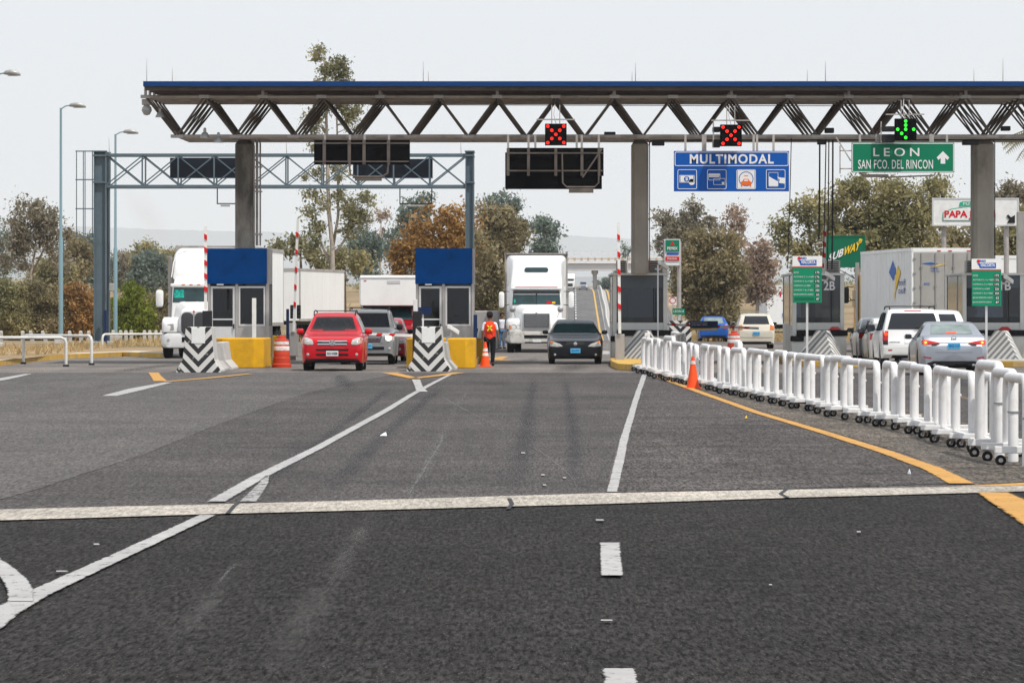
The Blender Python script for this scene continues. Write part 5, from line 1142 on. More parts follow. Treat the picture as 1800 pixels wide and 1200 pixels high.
def trailer(par, y0, L, w_, z0, z1, m='trailer_white', edge='steel_grey', rear_m=None, ribs=True, axles=(.86, .94), doors=True):
    x = w_ / 2; b_ = MB().box(-x, x, y0, y0 + L, z0, z1).build('box', m, par, bevel=.03)
    mb = MB()
    for sg in (1, -1):
        mb.box(sg * x - .03, sg * x + .03, y0 - .02, y0 + L + .02, z1 - .10, z1 + .025); mb.box(sg * x - .025, sg * x + .025, y0 - .02, y0 + L + .02, z0 - .02, z0 + .12)
        for yy in (y0 - .012, y0 + L - .05): mb.box(sg * x - .05, sg * x + .022, yy, yy + .06, z0, z1 - .1) if sg > 0 else mb.box(sg * x - .022, sg * x + .05, yy, yy + .06, z0, z1 - .1)
    mb.box(-x, x, y0 - .02, y0 - .001, z1 - .14, z1 + .02).box(-x, x, y0 + L + .001, y0 + L + .02, z1 - .14, z1 + .02)
    mb.build('edge_rail', edge, b_)
    if ribs:
      for sg in (1, -1):
        mb = MB(); k = y0 + .3
        while k < y0 + L - .2:
            mb.box(sg * x - .004, sg * x + .022, k, k + .10, z0 + .12, z1 - .1) if sg > 0 else mb.box(sg * x - .022, sg * x + .004, k, k + .10, z0 + .12, z1 - .1)
            k += .42
        mb.build('ribs', m, b_)
    if rear_m:
        ye = y0 + L + .004
        for sg in (1, -1):
            d = MB().box(min(0, sg * (x - .07)) + (.015 if sg > 0 else 0), max(0, sg * (x - .07)) - (.015 if sg < 0 else 0), ye, ye + .035, z0 + .10, z1 - .17).build('door', rear_m, b_, bevel=.01)
            mb = MB()
            for q in (.28, .72):
                mb.tube([(sg * x * q, ye + .06, z0 + .1), (sg * x * q, ye + .06, z1 - .18)], .022, 6)
                for zz in (.25, .5, .75): mb.box(sg * x * q - .05, sg * x * q + .05, ye + .036, ye + .09, z0 + (z1 - z0) * zz, z0 + (z1 - z0) * zz + .05)
            for q in range(5): mb.box(sg * (x - .09) - .05, sg * (x - .09) + .05, ye + .03, ye + .06, z0 + .25 + q * (z1 - z0 - .5) / 4.3, z0 + .32 + q * (z1 - z0 - .5) / 4.3)
            mb.build('lock_rod', 'metal', b_, smooth=True)
        mb = MB()
        for q in range(9): mb.box(-x - .01, -x + .05, ye + .022, ye + .03, z0 + .1 + q * .31, z0 + .24 + q * .31)
        mb.box(-.3, -.15, ye + .036, ye + .05, z1 - .12, z1 - .08).box(.15, .3, ye + .036, ye + .05, z1 - .12, z1 - .08).box(-x + .15, -x + .4, ye + .036, ye + .05, z1 - .12, z1 - .08)
        mb.build('reflector_tape', 'lamp_red', b_)
    MB().box(-.5, .5, y0 + 1, y0 + L - .2, z0 - .22, z0 - .02).box(-x + .1, x - .1, y0 + L - .15, y0 + L, z0 - .35, z0 - .02).box(-x + .2, x - .2, y0 + L - .1, y0 + L, .5, .62).build('underframe', 'dark_plastic', par)
    for q in axles:
        for sg in (1, -1): tyre(par, sg * (x - .02), y0 + L * q, .51, .26, sg, True)
    return b_
def mirror_set(par, x, y, z, m, h=.62, w_=.24, arm='black'):
    for sg in (1, -1):
        rg = [[(sg * x + p[0], yy, z + p[2]) for p in rrect(0, 0, w_ * k, h * k, .09, 0)] for yy, k in ((y - .10, .75), (y - .07, 1), (y + .08, 1), (y + .09, .9))]
        o = MB().loft(rg).build('mirror', m, par, smooth=True)
        MB().tube([(sg * x, y + .02, z - h * .38), (sg * (x - .32), y + .25, z - h * .30)], .018, 6).build('mirror_arm', arm, o, smooth=True)
        MB().tube([(sg * x, y + .02, z + h * .5), (sg * (x - .3), y + .25, z + h * .52)], .015, 6).build('mirror_arm', arm, o, smooth=True)

# ---- white sleeper tractor with oval split grille, at the left booth
t = thing('semi_truck', 'white sleeper semi truck with split dark grille, parked left of the left booth', 'truck')
A = [(1.55, 0, 1.05, 2.62, 2.02, .12, .94), (1.60, 0, 1.0, 2.66, 2.10, .14, .93), (2.3, 0, .95, 2.95, 2.26, .14, .88), (2.75, 0, .9, 3.0, 2.36, .16, .90), (4.9, 0, .9, 3.05, 2.44, .10, 1)]
cab = MB().loft(lrings(A)).build('cab', 'truck_white', t, smooth=True)
MB().loft(lrings([(2.45, 0, 2.85, 3.20, 2.18, .14, .93), (2.75, 0, 2.8, 3.72, 2.30, .30, .90), (3.3, 0, 2.8, 4.0, 2.42, .32, .92), (4.85, 0, 2.8, 4.05, 2.46, .22, 1)])).build('roof_fairing', 'truck_white', t, smooth=True)
mb = MB()
for sg in (1, -1): mb.tube([(sg * 1.12, 2.42, 2.95), (sg * 1.08, 2.7, 3.5), (sg * .95, 2.95, 3.82), (sg * .6, 3.1, 3.96)], .02, 6)
mb.build('fairing_seam', 'white_paint', t, smooth=True)
mb = MB().box(-1.04, 1.04, 1.45, 1.60, 2.60, 2.72); o = mb.build('sun_visor', 'truck_white', t, bevel=.03)
for k in range(5): MB().box(-.62 + k * .28, -.50 + k * .28, 1.43, 1.46, 2.66, 2.70).build('marker_lamp', 'lamp_amber', t, bevel=.008)
hood = MB().loft(lrings([(.02, 0, .85, 1.72, 1.02, .18, .90), (.12, 0, .83, 1.78, 1.20, .20, .86), (.6, 0, .85, 1.86, 1.36, .25, .78), (1.2, 0, .85, 1.98, 1.62, .3, .80), (1.68, 0, .9, 2.10, 2.02, .25, .90)])).build('hood', 'truck_white', t, smooth=True)
for sg in (1, -1):
    rg = []
    for (y, xo, xi, z0, z1) in ((.14, .95, .50, .80, 1.12), (.18, 1.12, .48, .72, 1.30), (.35, 1.21, .52, .80, 1.43), (.75, 1.25, .56, 1.05, 1.50), (1.2, 1.25, .6, 1.08, 1.46), (1.6, 1.22, .66, .90, 1.20), (1.8, 1.16, .7, .70, .95)):
        rg.append([(sg * (xi + xo) / 2 + p[0], y, p[2]) for p in rrect(0, (z0 + z1) / 2, xo - xi, z1 - z0, .14, y)])
    f_ = MB().loft(rg).build('fender', 'truck_white', t, smooth=True)
    P = [(sg * .74, .13, 1.04), (sg * .76, .12, 1.26), (sg * .98, .15, 1.24), (sg * 1.13, .24, 1.14), (sg * 1.12, .22, 1.02), (sg * .9, .13, 1.0)]
    MB().add(P + [(p[0], p[1] + .1, p[2]) for p in P], [(0, 1, 2, 3, 4, 5), (6, 7, 8, 9, 10, 11)] + [(i, (i + 1) % 6, (i + 1) % 6 + 6, i + 6) for i in range(6)]).build('headlight', 'lamp_glass', f_, bevel=.01)
    tyre(t, sg * 1.20, .98, .50, .28, sg); tyre(t, sg * 1.20, 5.6, .50, .26, sg, True); tyre(t, sg * 1.2, 6.9, .5, .26, sg, True)
    g = MB().loft([[(sg * .245 + p[0], y, p[2]) for p in rrect(0, 1.27, .43 * k, .80 * k, .17, 0)] for y, k in ((-.035, .93), (-.03, 1), (.15, 1))]).build('grille', 'grille_mesh', t, smooth=True)
MB().box(-.025, .025, -.05, .05, .88, 1.68).build('grille_divider', 'chrome', t, bevel=.01); MB().lathe([(.04, -.05), (.035, -.06), (.01, -.062)], (0, 0, 1.70), 12, 'y').build('emblem', 'letter_red', t)
bp = MB().loft(lrings([(.0, 0, .46, .86, 1.7, .12), (.02, 0, .40, .92, 2.1, .14), (.16, 0, .38, .94, 2.40, .16), (.6, 0, .40, .92, 2.46, .14)])).build('bumper', 'truck_white', t, smooth=True)
MB().box(-1.16, 1.16, .04, .3, .935, .955).build('bumper_gap', 'black', t)
MB().box(-.44, .44, -.012, .01, .60, .78).box(-.8, -.62, .006, .03, .66, .72).box(.62, .8, .006, .03, .66, .72).build('bumper_opening', 'black', bp)
for sg in (1, -1): MB().lathe([(.055, .03), (.05, -.01), (.01, -.012)], (sg * .93, 0, .68), 12, 'y').build('fog_lamp', 'lamp_glass', bp)
MB().loft([[(-.98, 1.535, 2.02), (.98, 1.535, 2.02), (.93, 1.535, 2.58), (-.93, 1.535, 2.58)], [(-.98, 1.6, 2.02), (.98, 1.6, 2.02), (.93, 1.6, 2.58), (-.93, 1.6, 2.58)]]).build('windshield', 'glass_teal', t, bevel=.03)
MB().box(-.90, -.55, 1.52, 1.534, 2.20, 2.50).build('window_sticker', 'sticker', t); MB().bar((-.02, 1.52, 2.06), (.42, 1.52, 2.12), .02).bar((-.5, 1.52, 2.06), (-.06, 1.52, 2.10), .02).build('wiper', 'black', t)
mirror_set(t, 1.47, 1.75, 2.18, 'truck_white', .62, .26)
for sg in (1, -1): MB().tube([(sg * 1.24, 3.0, .9), (sg * 1.24, 3.0, 3.55), (sg * 1.27, 2.98, 3.72)], .085, 10).build('exhaust_stack', 'metal', t, smooth=True); MB().tube([(sg * 1.1, 3.2, .65), (sg * 1.1, 4.5, .65)], .33, 16).build('fuel_tank', 'metal', t, smooth=True)
MB().box(-.45, .45, 4.9, 7.5, .7, .95).build('chassis', 'dark_plastic', t)
bx = trailer(t, 5.2, 13.6, 2.58, 1.15, 4.12, rear_m='trailer_grey')
place(t, PX(341, 185), 185, 0, -.055)

# ---- big white tractor with a tall rounded roof, in the middle lane
t = thing('semi_truck', 'white semi truck with a tall rounded roof and square silver grille, behind the black sedan', 'truck')
MB().loft(lrings([(1.45, 0, 1.05, 2.52, 2.02, .12, .93), (1.5, 0, 1.0, 2.58, 2.12, .14, .93), (2.1, 0, .95, 2.95, 2.28, .14, .90), (2.6, 0, .9, 3.0, 2.42, .14, .92), (4.6, 0, .9, 3.0, 2.50, .1, 1)])).build('cab', 'truck_white', t, smooth=True)
rf = MB().loft(lrings([(1.98, 0, 2.62, 2.90, 2.16, .10, .97), (2.03, 0, 2.62, 3.2, 2.20, .16, .93), (2.25, 0, 2.62, 3.70, 2.22, .26, .88), (2.7, 0, 2.62, 3.96, 2.30, .30, .88), (3.4, 0, 2.62, 4.02, 2.42, .24, .95), (4.6, 0, 2.62, 4.04, 2.48, .18, 1)])).build('roof_fairing', 'truck_white', t, smooth=True)
MB().loft([[(p[0], y, p[2]) for p in rrect(0, 3.42, .98, .20, .09, 0)] for y in (2.065, 2.2)]).build('roof_window', 'glass_teal', rf)
mb = MB()
for sg in (1, -1): mb.tube([(sg * .80, 2.03, 2.95), (sg * .74, 2.16, 3.4), (sg * .68, 2.42, 3.8)], .016, 6)
mb.build('fairing_seam', 'white_paint', rf, smooth=True)
MB().box(-1.06, 1.06, 1.38, 2.02, 2.60, 2.70).build('sun_visor', 'truck_white', t, bevel=.03); MB().box(-.88, .88, 1.365, 1.379, 2.70, 2.725).build('marker_strip', 'lamp_red', t)
MB().loft(lrings([(.02, 0, .98, 1.62, 1.20, .10, .90), (.10, 0, .85, 1.70, 1.36, .14, .86), (.6, 0, .85, 1.80, 1.50, .22, .82), (1.2, 0, .85, 1.92, 1.74, .3, .82), (1.56, 0, .9, 2.02, 2.04, .25, .92)])).build('hood', 'truck_white', t, smooth=True)
g = MB().box(-.50, .50, -.02, .06, 1.03, 1.58).build('grille', 'dark_plastic', t, bevel=.02); mb = MB()
for k in range(13): mb.box(-.48, .48, -.035, -.021, 1.06 + k * .04, 1.078 + k * .04)
frame_rect(mb, -.54, .99, .54, 1.62, .035, -.045, .0); mb.build('grille_bars', 'chrome', g)
MB().lathe([(.06, -.05), (.05, -.065), (.01, -.066)], (0, 0, 1.60), 12, 'y').build('emblem', 'metal', t)
for sg in (1, -1):
    rg = []
    for (y, xo, xi, z0, z1) in ((.12, 1.00, .58, .92, 1.22), (.16, 1.15, .56, .90, 1.32), (.35, 1.22, .56, .92, 1.38), (.8, 1.25, .60, 1.05, 1.42), (1.25, 1.25, .64, 1.05, 1.38), (1.6, 1.22, .68, .85, 1.1)):
        rg.append([(sg * (xi + xo) / 2 + p[0], y, p[2]) for p in rrect(0, (z0 + z1) / 2, xo - xi, z1 - z0, .14, y)])
    f_ = MB().loft(rg).build('fender', 'truck_white', t, smooth=True)
    for (xx, r_) in ((.73, .085), (.93, .10)): MB().lathe([(r_ + .012, .15), (r_ + .012, .115), (r_, .105), (r_ * .9, .12), (.01, .14)], (sg * xx, 0, 1.06), 18, 'y').build('headlight', 'lamp_glass', f_, smooth=True)
    MB().box(sg * 1.09 - .035, sg * 1.09 + .035, .125, .16, .98, 1.14).build('indicator', 'lamp_amber', f_, bevel=.01)
    MB().tube([(sg * 1.05, 1.3, .0), (sg * 1.05, 1.3, .1)], .01, 4) ; tyre(t, sg * 1.20, .98, .50, .28, sg); tyre(t, sg * 1.2, 5.3, .5, .26, sg, True); tyre(t, sg * 1.2, 6.6, .5, .26, sg, True)
    MB().tube([(sg * 1.1, 3.0, .65), (sg * 1.1, 4.3, .65)], .33, 16).build('fuel_tank', 'metal', t, smooth=True)
    o = MB().lathe([(.13, .30), (.12, .22), (.02, .17)], (sg * .98, 0, 1.78), 14, 'y').tube([(sg * .98, .3, 1.78), (sg * .85, .45, 1.45)], .014, 5).build('hood_mirror', 'metal', t, smooth=True)
bp = MB().loft(lrings([(.0, 0, .46, .88, 1.8, .10), (.02, 0, .40, .93, 2.15, .12), (.14, 0, .38, .94, 2.36, .14), (.55, 0, .40, .92, 2.42, .12)])).build('bumper', 'bumper_worn', t, smooth=True)
MB().box(-.50, .66, -.012, .01, .60, .73).box(-.84, -.62, .004, .03, .60, .70).box(.74, .9, .01, .03, .60, .70).build('bumper_opening', 'black', bp); MB().box(-.47, .47, -.008, .01, .40, .45).build('lower_gap', 'black', bp)
MB().box(-.15, .20, -.03, -.013, .44, .53).build('number_plate', 'plate', t)
MB().loft([[(-1.0, 1.425, 1.96), (1.0, 1.425, 1.96), (.95, 1.425, 2.56), (-.95, 1.425, 2.56)], [(-1.0, 1.5, 1.96), (1.0, 1.5, 1.96), (.95, 1.5, 2.56), (-.95, 1.5, 2.56)]]).build('windshield', 'glass_teal', t, bevel=.03)
mb = MB().box(-.012, .012, 1.41, 1.424, 1.98, 2.55); mb.build('windshield_divider', 'black', t)
MB().box(-.96, .96, 1.414, 1.424, 2.42, 2.55).build('tinted_band', 'glass_dark', t); MB().box(-.93, -.03, 1.40, 1.413, 2.395, 2.412).build('sun_blind', 'white_paint', t); MB().box(.03, .93, 1.40, 1.413, 2.395, 2.412).build('sun_blind', 'white_paint', t)
MB().box(-.93, -.86, 1.412, 1.42, 2.05, 2.2).build('window_sticker', 'sticker', t); MB().box(.42, .60, 1.412, 1.42, 2.02, 2.12).build('dashboard_item', 'letter_red', t, bevel=.02); MB().box(.64, .78, 1.412, 1.42, 2.02, 2.10).build('dashboard_item', 'letter_yellow', t, bevel=.02)
mirror_set(t, 1.44, 1.6, 2.18, 'truck_white', .66, .22)
trailer(t, 4.9, 14.0, 2.6, 1.15, 4.12, m='trailer_white', edge='steel_grey', rear_m='trailer_grey')
MB().box(-1.27, 1.27, 4.86, 4.89, 3.9, 4.1).build('trailer_front_rail', 'steel_brown', t)
place(t, PX(943, 210), 210)

# ---- red pickup pulling a low white box trailer
t = thing('box_truck', 'red truck cab under a low white overhanging cargo box, behind the parked suvs', 'truck')
MB().loft(lrings([(.0, 0, .5, 1.05, 1.6, .1), (.06, 0, .42, 1.15, 1.84, .12, .96), (.9, 0, .42, 1.28, 1.9, .14, .94), (1.15, 0, .45, 1.36, 1.92, .14, .94)])).build('hood', 'paint_red_b', t, smooth=True)
MB().loft(lrings([(1.0, 0, .5, 1.36, 1.92, .1, .94), (1.12, 0, .5, 1.38, 1.92, .1, .94), (1.75, 0, .5, 1.86, 1.92, .12, .80), (2.9, 0, .5, 1.9, 1.92, .12, .84)])).build('cab', 'paint_red_b', t, smooth=True)
MB().loft([[(-.84, 1.10, 1.40), (.84, 1.10, 1.40), (.74, 1.66, 1.80), (-.74, 1.66, 1.80)], [(-.84, 1.14, 1.37), (.84, 1.14, 1.37), (.74, 1.72, 1.79), (-.74, 1.72, 1.79)]]).build('windshield', 'glass_teal', t)
MB().box(-.5, .5, -.02, .06, .7, .95).build('grille', 'black', t, bevel=.02)
for sg in (1, -1): MB().box(sg * .72 - .16, sg * .72 + .16, .0, .08, .72, .95).build('headlight', 'lamp_glass', t, bevel=.03); tyre(t, sg * .94, .85, .38, .25, sg); tyre(t, sg * 1.1, 5.4, .42, .24, sg, True)
MB().box(-.88, .88, -.06, .1, .42, .6).build('bumper', 'chrome', t, bevel=.02)
for sg in (1, -1): MB().box(sg * 1.12 - .1, sg * 1.12 + .1, 1.2, 1.32, 1.35, 1.62).build('mirror', 'dark_plastic', t, bevel=.03)
b_ = MB().loft(lrings([(.95, 0, 1.94, 3.06, 2.36, .05), (1.0, 0, 1.92, 3.10, 2.42, .06), (6.8, 0, 1.92, 3.10, 2.42, .06)])).build('cargo_box', 'trailer_white', t, smooth=True); MB().box(-1.2, 1.2, 3.0, 6.8, .9, 1.92).build('lower_box', 'trailer_white', t, bevel=.03)
mb = MB().box(-1.23, 1.23, .93, 6.82, 2.98, 3.02).box(-1.23, -1.19, .93, 1.0, 1.92, 2.98).box(1.19, 1.23, .93, 1.0, 1.92, 2.98); mb.build('edge_rail', 'alu_frame', b_)
MB().box(-.14, .36, .935, .948, 2.78, 2.90).build('maker_plate', 'alu_frame', b_); MB().box(-1.05, -.95, .935, .948, 2.88, 2.91).build('marker_lamp', 'lamp_red', b_)
MB().box(-1.1, 1.1, 1.3, 3.0, 1.86, 1.92).build('shade_tarp', 'tarp', t); MB().box(-.4, .4, 1.5, 6.5, .55, .8).build('chassis', 'dark_plastic', t)
place(t, PX(686, 198), 198)

# ---- trailer standing at an angle behind the left booth
t = thing('cargo_trailer', 'long white cargo trailer with blue letters, turned at an angle behind the left booth', 'trailer')
b_ = trailer(t, 0, 13.6, 2.55, 1.15, 4.05, ribs=False)
mb = MB(); mb.text('FLETES UNIDOS', -1.22, 3.40, -.03, 3.64, -.03, depth=.006, bold=.02); mb.v = [(p[0], p[1], p[2]) for p in mb.v]; mb.build('lettering', 'letter_blue', b_)
MB().tube([(-.6, -.25, 1.3), (-.6, -.25, 2.6)], .16, 12).build('cooling_cylinder', 'metal', t, smooth=True); MB().box(-1.1, -.7, -.4, -.05, 1.2, 2.1).build('equipment_box', 'steel_panel', t, bevel=.04)
Yt = 285; place(t, PX(488, Yt), Yt, 0, -.145)

# ---- white trailer with a yellow tractor in the right hand lanes
t = thing('semi_truck', 'yellow tractor with a tall white ribbed trailer and grey rear doors', 'truck')
b_ = trailer(t, 4.6, 14.6, 2.6, 1.2, 4.22, rear_m='trailer_grey', edge='trailer_white')
MB().loft(lrings([(0, 0, .6, 1.7, 1.6, .2), (.1, 0, .5, 1.85, 2.0, .2), (1.5, 0, .6, 2.1, 2.3, .2), (1.55, 0, .6, 2.9, 2.4, .12), (3.9, 0, .6, 3.4, 2.46, .12)])).build('cab', 'truck_yellow', t, smooth=True)
for sg in (1, -1):
    tyre(t, sg * 1.2, 1.0, .5, .28, sg); tyre(t, sg * 1.2, 5.4, .5, .26, sg, True); tyre(t, sg * 1.2, 6.7, .5, .26, sg, True)
    MB().tube([(sg * 1.3, 3.4, .8), (sg * 1.3, 3.4, 3.8)], .08, 8).build('exhaust_stack', 'metal', t, smooth=True); MB().box(sg * 1.16 - .12, sg * 1.16 + .12, 2.2, 3.8, .6, 1.2).build('side_tank', 'truck_yellow', t, bevel=.05)
    MB().box(sg * 1.27 - .01, sg * 1.27 + .01, 1.7, 2.6, 1.9, 2.6).build('side_window', 'glass_dark', t)
mirror_set(t, 1.58, 1.8, 2.4, 'black', .7, .26)
ys_e = 4.6 + 14.6 + .045
mb = MB(); mb.prism([(-.95 + .0, 3.62), (-.55, 3.66), (-.25, 3.60), (-.5, 3.56)], 0, .008); mb.v = [(-p[0], ys_e + p[1], p[2]) for p in mb.v]; mb.build('logo', 'letter_blue', b_)
mb = MB(); mb.prism([(-.6, 3.54), (-.25, 3.56), (.1, 3.60), (-.3, 3.50)], 0, .008); mb.v = [(-p[0], ys_e + p[1], p[2]) for p in mb.v]; mb.build('logo', 'letter_yellow', b_)
mb = MB(); mb.text('Fletes', -.55, 3.38, -.25, 3.45, 0, .004); mb.text('Mexico', -.55, 3.28, -.2, 3.35, 0, .004); mb.text('402', -.85, 2.75, -.6, 2.85, 0, .004); mb.v = [(-p[0], ys_e - p[1], p[2]) for p in mb.v]; mb.build('lettering', 'letter_blue', b_)
# swoosh on the flank: after the half turn the photo's left flank is local +x
mb = MB(); mb.prism([(-3.6, 3.30), (-2.5, 3.78), (-1.6, 3.35), (-2.4, 2.95)], 0, .01); mb.v = [(1.33 + p[1] * .5, 16.6 + p[0] * 1.0, p[2]) for p in mb.v]; mb.build('logo', 'letter_blue', b_)
mb = MB(); mb.prism([(-1.6, 3.55), (-.6, 3.30), (-2.3, 2.45), (-2.6, 2.10), (-2.3, 2.9)], 0, .01); mb.v = [(1.345 + p[1] * .5, 16.9 + p[0] * .9, p[2]) for p in mb.v]; mb.build('logo', 'letter_yellow', b_)
mb = MB(); mb.text('Fletes', 0, 2.75, 1.9, 3.0, 0, .006); mb.text('Mexico', 0, 2.42, 1.9, 2.67, 0, .006); mb.v = [(1.345, 17.6 - p[0], p[2]) for p in mb.v]; mb.build('lettering', 'letter_blue', b_)
Yt = 205; place(t, PX(1662, Yt), Yt + 0, 0, 0)
t.rotation_euler = (0, 0, math.pi + .075); t.location = (PX(1660, Yt) - math.sin(.075) * 19.2, Yt + 19.2 * math.cos(.075), 0)

# ---- further trucks
t = thing('cargo_trailer', 'tall white trailer at the right edge of the photo behind the right column', 'trailer'); trailer(t, 0, 13, 2.5, 1.2, 4.4, rear_m=None, ribs=True, edge='trailer_white'); place(t, PX(1752, 250), 250)
t = thing('cargo_trailer', 'white trailer numbered 53 showing just left of the booth numbered 2B', 'trailer'); b_ = trailer(t, 0, 14, 2.5, 1.2, 4.15, rear_m=None, ribs=False, edge='white_paint')
mb = MB(); mb.text('53', -.15, 1.75, .25, 2.05, -.03, .006, bold=.02); mb.build('lettering', 'letter_blue', b_); MB().box(-.32, -.2, -.03, -.022, 3.3, 3.7).build('mark', 'letter_red', b_); place(t, PX(1378, 385), 385, H(385))
t = thing('tanker_truck', 'distant tanker truck with a shiny round rear and blue chassis', 'truck')
MB().tube([(0, 0, 2.5), (0, .4, 2.5), (0, 9, 2.5)], [.8, 1.3, 1.3], 24).build('tank', 'metal', t, smooth=True); MB().prism([(-.6, 2.2), (0, 2.9), (.6, 2.2), (0, 2.5)], -.06, -.02).build('logo', 'letter_blue', t); MB().box(-1.3, 1.3, -.1, 9, .9, 1.3).box(-1.4, -1.1, -.2, 0, .6, 1.7).build('chassis', 'letter_blue', t, bevel=.05)
for sg in (1, -1): tyre(t, sg * 1.2, 1.2, .5, .3, sg, True); tyre(t, sg * 1.2, 7.5, .5, .3, sg, True)
place(t, PX(1337, 980), 980, 3.6)
t = thing('semi_truck', 'small far white truck on the highway under the overpass', 'truck')
MB().loft(lrings([(0, 0, .5, 1.8, 2.1, .15), (1.4, 0, .7, 2.1, 2.3, .2), (1.45, 0, .7, 2.8, 2.4, .15), (2.4, 0, .7, 3.9, 2.4, .3), (4, 0, .7, 4.0, 2.5, .2)])).build('cab', 'truck_white', t, smooth=True)
MB().box(-1.0, 1.0, 1.38, 1.45, 2.1, 2.65).build('windshield', 'glass_dark', t); MB().box(-.7, .7, -.05, .02, .8, 1.5).build('grille', 'black', t); trailer(t, 4.6, 13, 2.55, 1.2, 4.1, ribs=False, axles=())
for sg in (1, -1): tyre(t, sg * 1.15, 1, .5, .3, sg)
place(t, PX(1001.5, 1230), 1230, H(1230) + .05)
mat('ring_red', (.40, .16, .14), .5)
mat('parapet_ochre', (.50, .36, .24), .8, noise=.1)
# ================================================================== GANTRY
Y = 235.0; D2 = 2.0
t = thing('gantry', 'blue grey lattice gantry carrying two switched off boards, behind the canopy', 'gantry', (PX(500, Y), Y, 0))
X = lambda p: PX(p, Y); Z_ = lambda p: PZ(p, Y)
for (a, b_) in ((165, 187), (818, 833)):
    for dy in (0, D2):
        x0, x1 = X(a), X(b_); mb = MB(); mb.box(x0, x0 + .05, Y + dy - .18, Y + dy + .18, 0, Z_(267)).box(x1 - .05, x1, Y + dy - .18, Y + dy + .18, 0, Z_(267)).box(x0 + .05, x1 - .05, Y + dy - .02, Y + dy + .02, 0, Z_(267))
        mb.box(x0 - .02, x1 + .02, Y + dy - .2, Y + dy + .2, Z_(322), Z_(319)).box(x0 - .02, x1 + .02, Y + dy - .2, Y + dy + .2, Z_(275), Z_(272)).box(x0 - .03, x1 + .03, Y + dy - .22, Y + dy + .22, Z_(267), Z_(265)); mb.build('post', 'gantry_grey', t)
        MB().box(x0 - .15, x1 + .15, Y + dy - .35, Y + dy + .35, 0, .32).build('footing', 'concrete', t, bevel=.03)
for dy in (0, D2):
    MB().box(X(187), X(818), Y + dy - .07, Y + dy + .07, Z_(274), Z_(270)).build('chord', 'gantry_grey', t); MB().box(X(187), X(818), Y + dy - .08, Y + dy + .08, Z_(330), Z_(325)).build('chord', 'gantry_grey', t)
    mb = MB(); n = 10
    for k in range(n):
        a, b_ = X(187) + (X(818) - X(187)) * k / n, X(187) + (X(818) - X(187)) * (k + 1) / n; yy = Y + dy
        mb.bar((a, yy, Z_(274)), (a, yy, Z_(325)), .07, up=(0, 1, 0)).bar((a, yy - .03, Z_(325)), (b_, yy - .03, Z_(274)), .055, up=(0, 1, 0)).bar((a, yy + .03, Z_(274)), (b_, yy + .03, Z_(325)), .055, up=(0, 1, 0))
    mb.build('lattice', 'gantry_grey', t)
mb = MB()
for k in range(11):
    a = X(187) + (X(818) - X(187)) * k / 10; mb.bar((a, Y, Z_(272)), (a, Y + D2, Z_(272)), .05).bar((a, Y, Z_(327)), (a, Y + D2, Z_(327)), .05)
mb.build('cross_brace', 'gantry_grey', t)
mb = MB()      # ladder cage
for x in (134, 146, 149, 162): mb.box(X(x), X(x) + .04, Y - .1, Y - .06, Z_(416), Z_(266))
for z in (266, 316, 367, 416): mb.box(X(133), X(165), Y - .11, Y - .05, Z_(z + 1), Z_(z - 1))
mb.build('ladder_cage', 'gantry_grey', t)
MB().box(X(184), X(189), Y - .5, Y - .35, 0.1, Z_(545)).build('guide_post', 'navy', t); MB().box(X(193), X(202), Y - .4, Y - .2, Z_(512), Z_(498)).build('lamp', 'lamp_head', t, bevel=.03)
for (a, b_, c, d) in ((298, 413, 277, 312), (620, 760, 279, 312)):
    o = MB().box(X(a), X(b_), Y - .22 + .5, Y + 1.2, Z_(d), Z_(c)).build('message_board', 'screen_dark', t, bevel=.02); MB().box(X(a) - .02, X(b_) + .02, Y + .25, Y + .27, Z_(d + 1.5), Z_(d)).build('board_rim', 'gantry_grey', o)
for (a, b_) in ((381, 418), (702, 760)):
    mb = MB(); mb.box(X(a), X(a) + .05, Y, Y + .05, Z_(358), Z_(331)).box(X(b_) - .05, X(b_), Y, Y + .05, Z_(358), Z_(331)).box(X(a), X(b_), Y, Y + .05, Z_(359), Z_(357)); o = mb.build('sensor_frame', 'dark_plastic', t)
    MB().box(X(a + 7), X(b_ - 14), Y - .1, Y + .2, Z_(363), Z_(360)).build('sensor', 'lamp_head', o)
for (x, y0) in ((189, 241), (502, 245), (810, 247)): tag(MB().tube([(X(x), Y + 1, Z_(269)), (X(x - .8), Y + 1, Z_(y0))], [.02, .006], 5).build('lightning_rod', 'steel_grey'), {189: 'thin rod on top of the left gantry post', 502: 'thin rod on the middle of the blue grey gantry', 810: 'thin rod on the right end of the blue grey gantry'}[x], 'lightning rod', 'lightning rods on the gantry')

# ================================================================== STREET LAMPS
def lamp(px, pyt, Y, hx, lb):
    x, zt = PX(px, Y), PZ(pyt, Y); t = thing('street_lamp', lb, 'street lamp', (x, Y, .16), 'street lamps on the left')
    MB().lathe([(.11, .16), (.105, zt * .45), (.072, zt * .46), (.055, zt)], (x, Y, 0), 10).build('pole', 'lamp_pole', t, smooth=True); MB().box(x - .3, x + .3, Y - .3, Y + .3, .1, .42).build('base', 'concrete_light', t, bevel=.04)
    d = PX(hx, Y) - x; MB().tube([(x, Y, zt - .05), (x + d * .2, Y, zt + .10), (x + d * .4, Y, zt + .13)], .035, 6).build('arm', 'lamp_pole', t, smooth=True)
    rg = [[(x + d * u, Y + q[0], zt + z + q[2]) for q in rrect(0, 0, w_, h_, min(w_, h_) * .45, 0)] for u, z, w_, h_ in ((.34, .12, .1, .1), (.40, .14, .26, .17), (.6, .16, .36, .22), (.85, .12, .34, .2), (1.0, .06, .16, .10))]
    h = MB().loft(rg).build('lamp_head', 'lamp_head', t, smooth=True); MB().box(x + d * .5, x + d * .9, Y - .13, Y + .13, zt + .0, zt + .04).build('lens', 'lamp_glass', h, bevel=.01)
